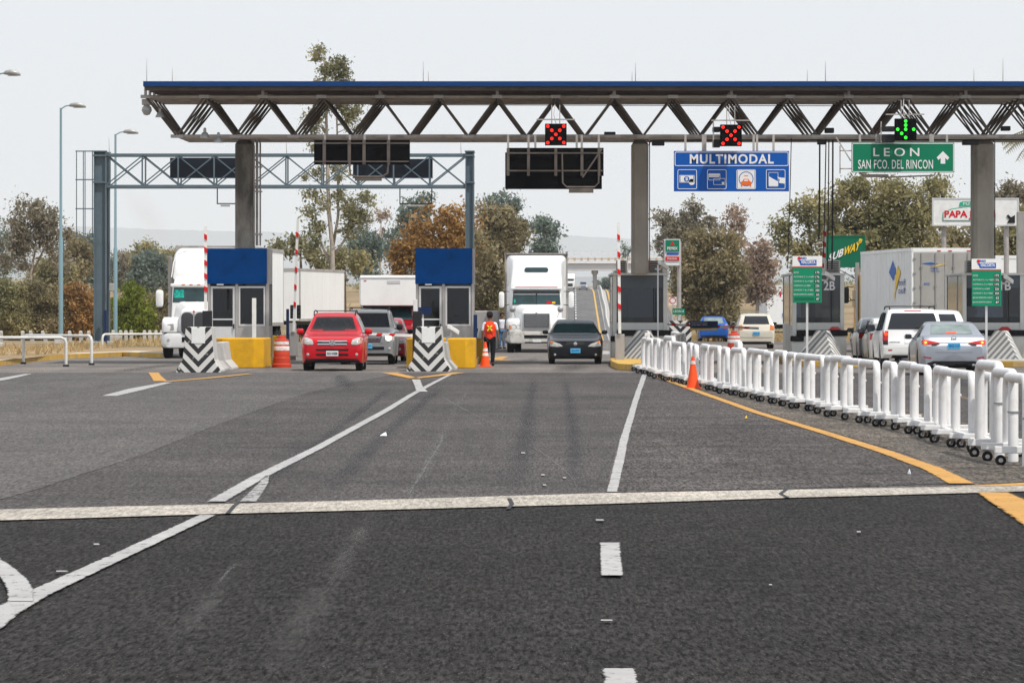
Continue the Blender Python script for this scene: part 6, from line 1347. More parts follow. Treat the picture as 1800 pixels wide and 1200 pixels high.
lamp(107, 190, 248, 151, 'tall street lamp left of the gantry post, the left of the two whole lamps'); lamp(203, 236, 272, 243, 'street lamp just right of the left gantry post'); lamp(-8, 134, 211, 36, 'street lamp off the left edge whose head reaches into the photo')

# white concrete guard posts along the verge
for k, (px, py, lean) in enumerate([(2, 604, 0), (40, 603, .0), (58, 604, .12), (82, 602, .2), (124, 602, .05), (143, 601, .03), (156, 601, 0), (176, 600, .02), (199, 600, 0), (212, 600, 0), (222, 599, .02), (231, 600, 0), (254, 597, 0), (264, 597, .02), (274, 597, 0), (284, 596, 0)]):
    Yp = 255 if k < 8 else 262; x = PX(px, Yp)
    o = MB().loft([[(x + a, Yp + b_, .1) for a, b_ in ((-.09, -.09), (.09, -.09), (.09, .09), (-.09, .09))], [(x - lean + a, Yp + b_, .66) for a, b_ in ((-.085, -.085), (.085, -.085), (.085, .085), (-.085, .085))], [(x - lean + a, Yp + b_, .73) for a, b_ in ((-.05, -.05), (.05, -.05), (.05, .05), (-.05, .05))]]).build('guard_post', 'wood_post')
    tag(o, 'short white concrete guard post in the row along the left verge' if lean < .1 else 'short white guard post leaning over in the row along the left verge' if lean < .15 else 'white guard post leaning the most in the row along the left verge', 'guard post', 'white guard posts along the left verge')

# ================================================================== HOOP RAILS ON THE LEFT
def hoop_rail(p0, p1, h0, Y0, Y1, lb, r_=.05, m='rail_white', n1=True):
    a, b_ = Vector((PX(p0, Y0), Y0, 0)), Vector((PX(p1, Y1), Y1, 0)); d = (b_ - a).normalized(); up = Vector((0, 0, 1)); h = h0
    t = thing('hoop_rail', lb, 'railing', tuple(a), 'hoop rails at the left kerb'); c = .16
    arc = lambda base, s: [base + up * (h - c) , base + d * s * c * .3 + up * (h - c * .3), base + d * s * c + up * h]
    pts = [a + up * .06] + arc(a, 1) + list(reversed(arc(b_, -1))) + [b_ + up * .06]
    MB().tube(pts, r_, 10).build('pipe', m, t, smooth=True)
    for q in (a, b_): MB().box(q.x - .09, q.x + .09, q.y - .09, q.y + .09, 0, .07).build('foot', 'dark_plastic', t, bevel=.015)
hoop_rail(41, 161, .93, 166, 163, 'pale hoop rail beside the left gantry post, the nearer middle one'); hoop_rail(-70, 116, .90, 158, 158.5, 'pale hoop rail entering from the left edge of the photo')
hoop_rail(180, 320, .72, 218, 222, 'pale hoop rail behind the gantry post and the parked truck')

# ================================================================== ROLLER BARRIERS
def make_unit():
    L, h = 2.15, .92; t = thing('roller_barrier', 'white tubular hoop barrier on black castors in the long diagonal row', 'barrier', (0, 0, 0), 'white roller barriers along the orange line')
    c = .14; arc0 = [(0, c, h), (0, c * .35, h - c * .25), (0, .02, h - c)]
    pts = [(0, .0, .17), (0, .0, h - c - .02)] + [(0, c * .12, h - c * .55), (0, c * .42, h - c * .12), (0, c, h)] + [(0, L - c, h), (0, L - c * .42, h - c * .12), (0, L - c * .12, h - c * .55), (0, L, h - c - .02), (0, L, .17)]
    MB().tube(pts, .058, 12).build('hoop', 'barrier_white', t, smooth=True, auto=60)
    for y in (0.0, L):
        f_ = MB().box(-.30, .30, y - .045, y + .045, .115, .185).build('foot_beam', 'barrier_white', t, bevel=.008)
        for sg in (1, -1):
            mb = MB(); cs = MB().lathe([(.01, -.016), (.050, -.018), (.062, -.012), (.062, .012), (.050, .018), (.01, .016)], (sg * .25 + sg * .03, y - .03, .062), 16, 'y').build('castor', 'rubber', f_, smooth=True)
            mb = MB().lathe([(.026, -.024), (.026, -.017), (.004, -.017)], (sg * .25 + sg * .03, y - .03, .062), 10, 'y').build('castor_hub', 'steel_grey', f_); MB().hexa([(sg * .28 - .012, y - .058, .05), (sg * .28 + .012, y - .058, .05), (sg * .28 + .012, y - .052, .05), (sg * .28 - .012, y - .052, .05)], [(sg * .25 - .03, y - .058, .115), (sg * .25 + .03, y - .058, .115), (sg * .25 + .03, y - .052, .115), (sg * .25 - .03, y - .052, .115)]).build('castor_fork', 'steel_brown', f_)
        mb = MB()
        for sg in (1, -1): mb.box(sg * .25 - .03, sg * .25 + .03, y - .035, y + .035, .095, .115)
        mb.build('castor_plate', 'metal', f_)
    MB().box(-.035, .035, .05, L - .05, .125, .165).build('base_rail', 'barrier_white', t, bevel=.006)
    mb = MB(); mb.tube([(.045, .02, .62), (.075, .02, .63)], .02, 6); mb.build('hook', 'barrier_white', t)
    MB().lathe([(.0595, .17), (.0595, .182)], (0, 0, h), 12, 'y').build('joint_ring', 'ring_red', t)
    return t
pathY = [56, 57.6, 66.4, 73.5, 85, 98, 119, 135, 147, 153]; pathX = [5.55, 5.6, 5.72, 5.60, 5.25, 4.72, 3.95, 3.52, 3.40, 3.42]
proto = make_unit(); y = 149.5; first = True; rr = random.Random(11); last = None
while y > 56:
    Ln = 2.15; ya = y - Ln; xa, xb = np.interp(ya, pathY, pathX), np.interp(y, pathY, pathX); o = proto if first else dup(proto)
    if ya < 62.5: break
    ang = math.atan2(-(xb - xa), Ln) + rr.uniform(-.045, .045); sc_ = rr.choice([1, 1, 1, 1.0, 1.02, .98, 1.13])
    o.location = (xa + rr.uniform(-.06, .06), ya, 0); o.rotation_euler = (0, 0, ang); o.scale = (1, 1, sc_); first = False
    if rr.random() < .5: o.location.x += math.sin(-ang) * Ln * 0; o.rotation_euler.z += 0
    y = ya - rr.uniform(.10, .30)
# the last ones, taller, nearest the camera
def near_unit(px, pyt, Y, lb, h=1.08, Ln=1.7, rz=0.0, worn=True):
    t = thing('roller_barrier', lb, 'barrier', (0, 0, 0), 'tall white barriers at the right edge'); c = .14
    pts = [(0, 0, 0.0), (0, 0, h - c), (0, c * .12, h - c * .55), (0, c * .42, h - c * .12), (0, c, h), (0, Ln - c, h), (0, Ln - c * .42, h - c * .12), (0, Ln - c * .12, h - c * .55), (0, Ln, h - c), (0, Ln, .12)]
    MB().tube(pts, .060, 14).build('hoop', 'barrier_white', t, smooth=True, auto=60); MB().tube([(0, 0, h - .45), (0, 0, h - .43)], .069, 14).build('clamp', 'metal', t)
    for y in (.25,):
        f_ = MB().box(-.34, .34, y - .05, y + .05, .14, .22).build('foot_beam', 'barrier_white', t, bevel=.008)
        for sg in (1, -1): MB().lathe([(.01, -.016), (.052, -.018), (.062, -.012), (.062, .012), (.052, .018), (.01, .016)], (sg * .27, y, .062), 16, 'y').build('castor', 'rubber', f_, smooth=True); MB().lathe([(.026, -.026), (.026, -.017), (.004, -.017)], (sg * .27, y, .062), 10, 'y').build('castor_hub', 'steel_grey', f_)
    place(t, PX(px, Y), Y, 0, rz)
near_unit(1757, 642, 60.6, 'taller white hoop barrier ending the row, leftmost of the near ones', 1.09, 2.0, .03); near_unit(1781, 652, 58.9, 'taller white hoop barrier ending the row, second of the near ones', 1.02, 1.8, .02)
near_unit(1806, 655, 57.4, 'worn white hoop barrier cut by the right edge of the photo', .98, 1.8, .03)
# a second short run beyond the middle booth
for k in range(7):
    o = dup(proto, 'white tubular hoop barrier in the short far run beside the unnumbered booth', 'far white roller barriers'); Yk = 186 - k * 2.5; o.location = (PX(1188 + k * 2.5, Yk), Yk, 0); o.rotation_euler = (0, 0, rr.uniform(-.05, .05)); o.scale = (1, 1, 1.0)

# ================================================================== CONES, BARRELS, POSTS
def cone(px, py, h, lb, bands=True):
    Y = GY(py); x = PX(px, Y); t = thing('traffic_cone', lb, 'traffic cone', (x, Y, 0)); k = h / .72
    MB().loft([[(x + a, Y + b_, z) for a, b_ in ((-.20 * k, -.20 * k), (.20 * k, -.20 * k), (.20 * k, .20 * k), (-.20 * k, .20 * k))] for z in (0, .03)]).build('base', 'cone_orange', t, bevel=.01)
    prof = [(.145 * k, .03), (.14 * k, .05), (.033 * k, h - .02), (.028 * k, h), (.01, h)]; MB().lathe(prof, (x, Y, 0), 20).build('body', 'cone_orange', t, smooth=True, auto=50)
    r_ = lambda z: .1415 * k + (.034 * k - .1415 * k) * (z - .05) / (h - .07) + .003
    for a, b_ in (((.44, .56), (.62, .74)) if bands else ((.76, .86),)): MB().lathe([(r_(h * a), h * a), (r_(h * b_), h * b_)], (x, Y, 0), 20).build('band', 'reflective', t, smooth=True)
cone(1218, 683, .72, 'plain orange traffic cone in front of the row of roller barriers', False); cone(853, 645, .78, 'orange traffic cone with white bands at the feet of the vested worker')
def barrel(px, py, h, lb):
    Y = GY(py); x = PX(px, Y); t = thing('traffic_barrel', lb, 'barrel', (x, Y, 0)); 
    prof = [(.30, 0), (.30, .10), (.265, .13), (.26, .30), (.245, .32), (.245, .47), (.235, .49), (.235, .66), (.22, .68), (.22, .84), (.20, .86), (.12, .88), (.11, .93), (.10, .97), (.05, .98)]
    MB().lathe([(r_, z * h) for r_, z in prof], (x, Y, 0), 22).build('body', 'barrel_red', t, smooth=True, auto=30); MB().lathe([(.238, .67 * h - .13 * h), (.241, .52 * h), (.241, .645 * h), (.238, .65 * h)], (x, Y, 0), 22).build('band', 'reflective', t, smooth=True)
    MB().lathe([(.225, .70 * h), (.225, .80 * h)], (x, Y, 0), 22).build('band', 'reflective', t, smooth=True)
barrel(495, 646, 1.0, 'red and white traffic barrel left of the red suv'); barrel(1290, 627, 1.0, 'red traffic barrel with a worn white band, between the cream wagon and the barriers')
def post(name, lb, cat, px, w_, z0, z1, Y, m, d=.12):
    o = MB().box(PX(px, Y) - w_ / 2, PX(px, Y) + w_ / 2, Y, Y + d, z0, z1).build(name, m, bevel=.012); return tag(o, lb, cat)
post('bollard', 'black square bollard behind the left chevron block', 'bollard', 364, .27, .0, PZ(546, 146.6), 146.9, 'dark_plastic', .25)
post('marker_post', 'white flat marker post in front of the window of the left booth', 'post', 446.5, .13, .5, PZ(524, 160), 160.2, 'white_paint'); post('marker_post', 'dark navy post between the left booth and the red barrel', 'post', 505.5, .10, .0, PZ(543, 178), 177.5, 'navy')
post('control_box', 'grey control box below the upright barrier arm left of the red suv', 'cabinet', 513, .28, .0, PZ(568, 178), 178.4, 'steel_panel', .4); post('marker_post', 'navy post at the right side of the booth beside the worker', 'post', 835.5, .12, .0, PZ(553, 163), 163.4, 'navy')
post('bollard', 'black bollard behind the right chevron block', 'bollard', 733, .26, .0, PZ(547, 150), 150.3, 'dark_plastic', .25); post('marker_post', 'white flat post rising behind the right chevron block', 'post', 730, .12, .0, PZ(526, 151), 151.2, 'white_paint')
post('marker_post', 'tall thin grey pole in front of the unnumbered glazed booth', 'post', 1156.5, .05, .2, PZ(465, 166), 166.6, 'alu_frame', .05); post('marker_post', 'white square post between the prow and the first roller barrier', 'post', 1138, .16, .0, PZ(585, 152), 152.4, 'white_paint', .16)
post('utility_pole', 'thick grey pole cut by the right edge beside the white board', 'pole', 1798, .38, .0, PZ(372, 180), 180, 'steel_panel', .4)
# small blue sign on a stand beside the chevron block
t = thing('small_sign', 'small dark blue plate on a white stand behind the right chevron block', 'sign', (PX(745, 152), 152, 0)); MB().box(PX(735, 152), PX(758, 152), 152, 152.04, PZ(552, 152), PZ(540, 152)).build('plate', 'navy', t); MB().box(PX(742, 152), PX(745, 152), 152.05, 152.1, .0, PZ(541, 152)).build('stand', 'white_paint', t)
# closed circuit cameras
def cctv(px, py, Y, lb, pole=None):
    x, z = PX(px, Y), PZ(py, Y); t = thing('security_camera', lb, 'camera', (x, Y, z)); b_ = MB().hexa([(x - .14, Y - .25, z + .06), (x - .02, Y - .25, z + .02), (x + .22, Y + .1, z - .14), (x + .1, Y + .1, z - .10)], [(x - .14, Y - .25, z + .20), (x - .02, Y - .25, z + .17), (x + .24, Y + .1, z + .0), (x + .1, Y + .1, z + .04)]).build('body', 'white_paint', t, bevel=.02)
    MB().tube([(x, Y - .05, z - .02), (x - .03, Y, z - .2), (x - .15, Y + .02, z - .22), (x - .15, Y + .02, z - .36)] if not pole else [(x, Y - .05, z), (x - .05, Y + .1, z - .12), (x - .2, Y + .3, z - .1)], .03, 8).build('bracket', 'white_paint', t, smooth=True)
cctv(794, 581, 153, 'white security camera on the yellow wall beside the right chevron block'); cctv(1163, 467, 166.8, 'white security camera at the top right of the unnumbered glazed booth', True)
cctv(1456, 487, 167, 'white security camera over the number of the booth numbered 2B', True); cctv(1770, 492, 167, 'white security camera over the number of the booth numbered 1B', True)
# ================================================================== LANE BARRIER ARMS
def arm(p0, p1, Y, lb, w_=.085, n=5, cab=True, seg=.16, phase=.22):
    a, b_ = Vector((PX(p0[0], Y), Y, PZ(p0[1], Y))), Vector((PX(p1[0], Y), Y, PZ(p1[1], Y))); t = thing('barrier_arm', lb, 'barrier arm', (a.x, Y, 0), 'lane barrier arms')
    MB().bar(a, b_, w_, .035, up=(0, 1, 0) if abs((b_ - a).z) > abs((b_ - a).x) else (0, 1, 0)).build('arm', 'white_paint', t); 
    for k in range(n):
        u = phase + (1 - phase) * k / n; q = a.lerp(b_, u); r_ = a.lerp(b_, u + .16 / (b_ - a).length); q.y = r_.y = Y - .0
        d = (b_ - a).normalized(); s_ = .05; nrm = Vector((-d.z, 0, d.x)) * w_ * .5
        P = [q - nrm - d * s_ * .5, r_ - nrm - d * s_ * .5, r_ + nrm + d * s_ * .5, q + nrm + d * s_ * .5]; P = [Vector((p.x, Y - w_ / 2 - .004 if False else Y - .045, p.z)) for p in P]
        MB().add([tuple(p) for p in P] + [(p.x, Y + .0455, p.z) for p in P], [(0, 1, 2, 3), (4, 5, 6, 7), (0, 1, 5, 4), (2, 3, 7, 6), (1, 2, 6, 5), (3, 0, 4, 7)]).build('stripe', 'arm_red', t)
    if cab: MB().box(a.x - .15, a.x + .15, Y + .05, Y + .4, .15, 1.0).build('cabinet', 'steel_panel', t, bevel=.02)
arm((361.5, 545), (361.3, 398), 160, 'raised striped barrier arm at the left booth', .09); arm((516.5, 582), (523.5, 386), 178, 'raised striped barrier arm leaning right, left of the red suv', .09)
arm((1089.5, 586), (1087, 391), 160.5, 'raised striped barrier arm at the unnumbered glazed booth', .09); arm((1448, 480), (1450, 396), 171, 'raised barrier arm above the booth numbered 2B', .11, 4, False, phase=.1)
arm((731, 590), (560, 584), 158, 'lowered striped barrier arm across the lane behind the red suv', .085, 6)
arm((1172, 570), (1334, 577), 172, 'lowered striped barrier arm carrying a dark notice board in front of the blue sedan', .08, 6, True, phase=.05)
t = thing('notice_board', 'small dark blue notice board with a yellow strip hanging on a lowered arm', 'sign', (PX(1237, 171.9), 171.85, PZ(572, 172))); q = 171.85
MB().box(PX(1213, q), PX(1262, q), q, q + .02, PZ(577, q), PZ(564, q)).build('panel', 'navy', t); MB().box(PX(1213, q), PX(1262, q), q, q + .02, PZ(580.5, q), PZ(577.2, q)).build('strip', 'letter_yellow', t)
mb = MB(); mb.text('DENUNCIATE AQUI', PX(1215, q), PZ(568, q), PX(1243, q), PZ(566, q), q - .002, .003); mb.text('(55) 8601 8701', PX(1216, q), PZ(572.5, q), PX(1243, q), PZ(569.5, q), q - .002, .003); mb.build('lettering', 'letter_white', t)
# red and green lights beside the second arm
t = thing('traffic_light', 'black traffic light pair beside the raised arm left of the red suv', 'traffic light', (PX(522, 179), 179, PZ(562, 179)))
for a in (510, 521.5): 
    h = MB().box(PX(a, 179), PX(a + 7, 179), 179, 179.2, PZ(560, 179), PZ(536, 179)).build('housing', 'black', t, bevel=.02)
    for z in (541, 548, 555): MB().lathe([(.05, 178.97), (.045, 178.99)], (PX(a + 3.5, 179), 0, PZ(z, 179)), 10, 'y').build('lamp', 'led_off', h)
MB().box(PX(516, 179), PX(518, 179), 179.05, 179.15, .1, PZ(560, 179)).build('pole', 'navy', t)
# ================================================================== TOLL RATE BOARDS
def rates(px, py, Y, s, lb, covered):
    x0, x1 = PX(px, Y), PX(px + 51 * s, Y); zt, zm, zb = PZ(py, Y), PZ(py + 18.5 * s, Y), PZ(py + 82 * s, Y); W = x1 - x0
    t = thing('rate_board', lb, 'sign', ((x0 + x1) / 2, Y, 0), 'toll rate boards'); g = MB().box(x0, x1, Y, Y + .05, zb, zm - .03).build('panel', 'rate_green', t, bevel=.006)
    h = MB().box(x0 - .01, x1 + .01, Y, Y + .05, zm, zt).build('header', 'white_paint', t, bevel=.006); MB().box(x0, x1, Y - .004, Y + .05, zm - .03, zm - .001).build('red_line', 'letter_red', t)
    MB().box((x0 + x1) / 2 - .035, (x0 + x1) / 2 + .035, Y + .06, Y + .12, .2, zt - .1).build('post', 'alu_frame', t)
    mb = MB(); H_ = zt - zm; mb.text('RED', x0 + W * .28, zt - H_ * .30, x0 + W * .48, zt - H_ * .10, Y - .004, .004, .02); mb.prism([(x0 + W * .18, zt - H_ * .42), (x0 + W * .82, zt - H_ * .36), (x0 + W * .82, zt - H_ * .88), (x0 + W * .27, zt - H_ * .88), (x0 + W * .24, zt - H_ * .65)], Y - .005, Y - .001); mb.build('logo', 'letter_blue', h)
    mb = MB(); mb.text('VIACORTA', x0 + W * .28, zt - H_ * .74, x0 + W * .78, zt - H_ * .42, Y - .006, .004, .03, .1); mb.build('logo_lettering', 'letter_white', h)
    mb = MB(); mb.lathe([(.055, Y - .008), (.055, Y - .002)], (x0 + W * .22, 0, zt - H_ * .22), 14, 'y'); mb.build('logo_ball', 'letter_red', h)
    rows = [('AUTOS', '175'), ('AUTOBUS 2, 3 y 4 EJES', '176'), ('CAMION 2, 3 y 4 EJES', '175'), ('CAMION 5 y 6 EJES', '226'), ('CAMION 7, 8 y 9 EJES', '250'), ('EJE EXCEDENTE LIGERO', '62'), ('EJE EXCEDENTE CARGA', '87')]
    Hg = zm - zb; mb = MB(); mk = MB(); md = MB(); mc = MB()
    for k, (a, b_) in enumerate(rows):
        z = zm - Hg * (.165 + .122 * k)
        if not (covered and k == 6): mb.text(a, x0 + W * .03, z - Hg * .024, x0 + W * (.03 + .034 * len(a)), z + Hg * .024, Y - .003, .003)
        w_ = .16 if len(b_) < 3 else .19; mk.box(x1 - W * (w_ + .06), x1 - W * .06, Y - .004, Y - .0005, z - Hg * .042, z + Hg * .042); md.text(b_, x1 - W * (w_ + .03), z - Hg * .03, x1 - W * .08, z + Hg * .03, Y - .005, .003, .02)
    mb.build('lettering', 'letter_white', g); mk.build('price_patch', 'black', g); md.build('price_digits', 'letter_white', g)
    if covered: MB().box(x0 + W * .05, x0 + W * .74, Y - .004, Y - .001, zb + Hg * .06, zb + Hg * .15).build('paint_over', 'dark_green', g)
rates(1393.5, 450, 163.5, 1.0, 'green toll rate board with a painted over last line, before the booth numbered 2B', True); rates(1708.5, 455, 163.5, 1.01, 'green toll rate board with all seven lines, before the booth numbered 1B', False)
# ================================================================== ROADSIDE SIGNS
def billboard(lb, px0, px1, py0, py1, Y, m, legs, z0=0.0, frame='alu_frame', name='billboard'):
    t = thing(name, lb, 'sign', (PX((px0 + px1) / 2, Y), Y, H(Y))); MB().box(PX(px0, Y), PX(px1, Y), Y, Y + .2, PZ(py1, Y), PZ(py0, Y)).build('panel', m, t, bevel=.02); mb = MB()
    frame_rect(mb, PX(px0, Y) - .03, PZ(py1, Y) - .03, PX(px1, Y) + .03, PZ(py0, Y) + .03, .06, Y - .02, Y + .22); mb.build('frame', frame, t)
    for l in legs: MB().tube([(PX(l, Y), Y + .3, H(Y)), (PX(l, Y), Y + .3, PZ(py0, Y) - .1)], .12, 8).build('leg', 'steel_grey', t, smooth=True)
    return t
Y = 240.0; t = billboard('white roadside board with red shop lettering and a black arrow, behind the right column', 1640, 1790, 349, 396, Y, 'white_paint', (1660, 1770)); X = lambda p: PX(p, Y); Z_ = lambda p: PZ(p, Y)
MB().prism([(X(1657), Z_(388)), (X(1657), Z_(374)), (X(1672), Z_(367)), (X(1700), Z_(363)), (X(1744), Z_(366)), (X(1750), Z_(376)), (X(1750), Z_(388))], Y - .03, Y - .022).build('logo_border', 'letter_green', t)
MB().prism([(X(1658.5), Z_(387)), (X(1658.5), Z_(375)), (X(1673), Z_(368.5)), (X(1700), Z_(364.5)), (X(1743), Z_(367.5)), (X(1749), Z_(377)), (X(1749), Z_(387))], Y - .04, Y - .031).build('logo_field', 'white_paint', t)
mb = MB(); mb.text('PAPA JOHN', X(1660), Z_(386), X(1748), Z_(370), Y - .045, .01, .035); mb.build('lettering', 'letter_red', t)
MB().prism([(X(1686), Z_(363)), (X(1687), Z_(356)), (X(1692), Z_(354)), (X(1730), Z_(354)), (X(1730), Z_(362)), (X(1692), Z_(362))], Y - .03, Y - .022).build('ribbon', 'letter_green', t); mb = MB(); mb.text('PIZZAS', X(1693), Z_(361), X(1722), Z_(355.5), Y - .032, .006); mb.build('ribbon_lettering', 'white_paint', t)
MB().prism([(X(a), Z_(b_)) for a, b_ in ((1769, 380), (1772, 377), (1777, 382), (1784, 378), (1784, 392), (1770, 392), (1774, 386))], Y - .04, Y - .022).build('arrow', 'black', t)
Y = 236.0; t = billboard('dark green roadside board with slanted white and yellow lettering above the second booth', 1452, 1520, 415, 469, Y, 'dark_green', (1462, 1508), frame='dark_green'); X = lambda p: PX(p, Y); Z_ = lambda p: PZ(p, Y)
mb = MB(); mb.text('SUB', X(1455), Z_(461), X(1481), Z_(446), Y - .03, .01, .03, .25, (PZ(430, Y) - PZ(441, Y))); mb.build('lettering', 'letter_white', t)
mb = MB(); mb.text('WAY', X(1481), Z_(450.5), X(1510), Z_(434.5), Y - .03, .01, .03, .25, (PZ(430, Y) - PZ(442, Y))); mb.prism([(X(1509), Z_(425)), (X(1511), Z_(419)), (X(1516), Z_(421)), (X(1513), Z_(428))], Y - .04, Y - .03); mb.build('lettering', 'letter_yellow', t)
Y = 284.0; t = billboard('tall green white and red fuel price sign right of the middle column', 1169, 1195, 421, 466, Y, 'white_paint', (1170, 1194)); X = lambda p: PX(p, Y); Z_ = lambda p: PZ(p, Y)
MB().box(X(1170), X(1194), Y - .06, Y - .024, Z_(442), Z_(422)).build('green_panel', 'sign_green', t); MB().box(X(1170), X(1194), Y - .06, Y - .024, Z_(458), Z_(451)).build('red_panel', 'letter_red', t); mb = MB(); mb.prism([(X(1178), Z_(431)), (X(1182), Z_(424)), (X(1186), Z_(431))], Y - .07, Y - .061); mb.build('logo', 'letter_red', t)
mb = MB(); mb.text('PEMEX', X(1173), Z_(439), X(1191), Z_(434), Y - .065, .004, .02); mb.text('MAGNA', X(1173), Z_(456.5), X(1190), Z_(453), Y - .065, .004); mb.build('lettering', 'letter_white', t); MB().box(X(1172), X(1193), Y - .03, Y - .024, Z_(448), Z_(444)).build('price', 'letter_blue', t)
Y = 230.0; t = thing('road_sign', 'round white no entry sign with a red ring right of the unnumbered booth', 'sign', (PX(1182, Y), Y, 0)); MB().box(PX(1176, Y), PX(1189, Y), Y, Y + .03, PZ(536, Y), PZ(522, Y)).build('plate', 'white_paint', t); MB().lathe([(.15, Y - .012), (.15, Y - .003), (.115, Y - .003), (.115, Y - .012), (.15, Y - .012)], (PX(1182.5, Y), 0, PZ(528, Y)), 18, 'y', False).build('ring', 'letter_red', t); MB().tube([(PX(1182.5, Y), Y + .06, 0), (PX(1182.5, Y), Y + .06, PZ(523, Y))], .03, 6).build('post', 'alu_frame', t)
t = thing('road_sign', 'small green guide sign below the round sign beside the far barriers', 'sign', (PX(1193, 205), 205, 0)); MB().box(PX(1182, 205), PX(1204, 205), 205, 205.03, PZ(553, 205), PZ(542, 205)).build('plate', 'sign_green', t); MB().tube([(PX(1193, 205), 205.06, 0), (PX(1193, 205), 205.06, PZ(545, 205))], .03, 6).build('post', 'alu_frame', t)
mb = MB(); mb.text('LEON 8', PX(1184, 205), PZ(549, 205), PX(1202, 205), PZ(545, 205), 204.99, .004); mb.build('lettering', 'letter_white', t)
# chevron board on a trolley by the far run
t = thing('chevron_board', 'small black and white chevron board standing beside the far barriers', 'sign', (PX(1196, 195), 195, 0)); MB().box(-.42, .42, 0, .05, .55, 1.35).build('panel', 'chevron', t, world=False); MB().box(-.3, .3, .06, .12, 0, .6).build('stand', 'metal', t, world=False)
# red fire box on the rails of booths
for (px, Yb, lb) in ((1468, 167.6, 'small red bent pipe on the ledge of the booth numbered 2B'), (1767, 167.6, 'red folding toolbox on the ledge of the booth numbered 1B')):
    z = PZ(580, 167.7) + .0; x = PX(px, Yb); o = MB().prism([(x - .22, z), (x + .22, z), (x + .10, z + .11), (x - .10, z + .11)], Yb + .1, Yb + .28).build('toolbox', 'lamp_red', bevel=.01); tag(o, lb.replace('small red bent pipe', 'small red box'), 'toolbox')
# ================================================================== OVERPASS
Y = 1050.0; t = thing('overpass', 'pale concrete road bridge crossing the highway far behind the trucks', 'bridge', (PX(1060, Y), Y, H(Y))); X = lambda p: PX(p, Y); Z_ = lambda p: PZ(p, Y)
MB().box(X(930), X(1260), Y, Y + 9, Z_(475), Z_(463)).build('girder', 'far_concrete', t); MB().box(X(930), X(1260), Y - .5, Y + 9.5, Z_(463), Z_(458.5)).build('deck', 'white_paint', t)
for px in range(936, 1260, 12): MB().box(X(px), X(px) + .45, Y - .45, Y - .1, Z_(458.4), Z_(453)).build('parapet_post', 'parapet_ochre', t)
mb = MB().box(X(930), X(1260), Y - .4, Y - .15, Z_(455.5), Z_(454)); mb.build('parapet_rail', 'parapet_ochre', t)
mb = MB()
for px in range(930, 1264, 10): mb.box(X(px), X(px) + .12, Y + 8, Y + 8.12, Z_(458), Z_(440))
for z in (441, 447): mb.box(X(930), X(1260), Y + 8, Y + 8.1, Z_(z), Z_(z) + .1)
mb.build('fence', 'alu_frame', t)
MB().lathe([(.42, H(Y) - .3), (.42, Z_(483)), (.7, Z_(480)), (.7, Z_(475))], (X(1046), Y + 4, 0), 14).build('pier', 'far_concrete', t, smooth=True); MB().lathe([(.62, H(Y) - .3), (.62, Z_(475))], (X(1185), Y + 4, 0), 14).build('pier', 'far_concrete', t, smooth=True)
# median barrier on the hill
mb = MB(); R_ = []
for y in [q for q in ys if 640 <= q <= 1230]:
    x = fy(y) + 1.5 + .12 * math.sin(y * .05); R_.append([(x - .35, y, H(y)), (x + .35, y, H(y)), (x + .12, y, H(y) + .85), (x - .12, y, H(y) + .85)])
tag(mb.loft(R_).build('median_barrier', 'concrete_light'), 'long concrete median barrier climbing the far highway hill', 'barrier')
# grey container and wall between worker and truck
o = MB().box(PX(834, 215), PX(877, 215), 215, 217, .1, PZ(546, 215)).build('storage_container', 'gantry_grey', bevel=.04); o.data.materials.clear(); o.data.materials.append(M['steel_panel']); tag(o, 'grey metal container behind the worker in the orange vest', 'container')

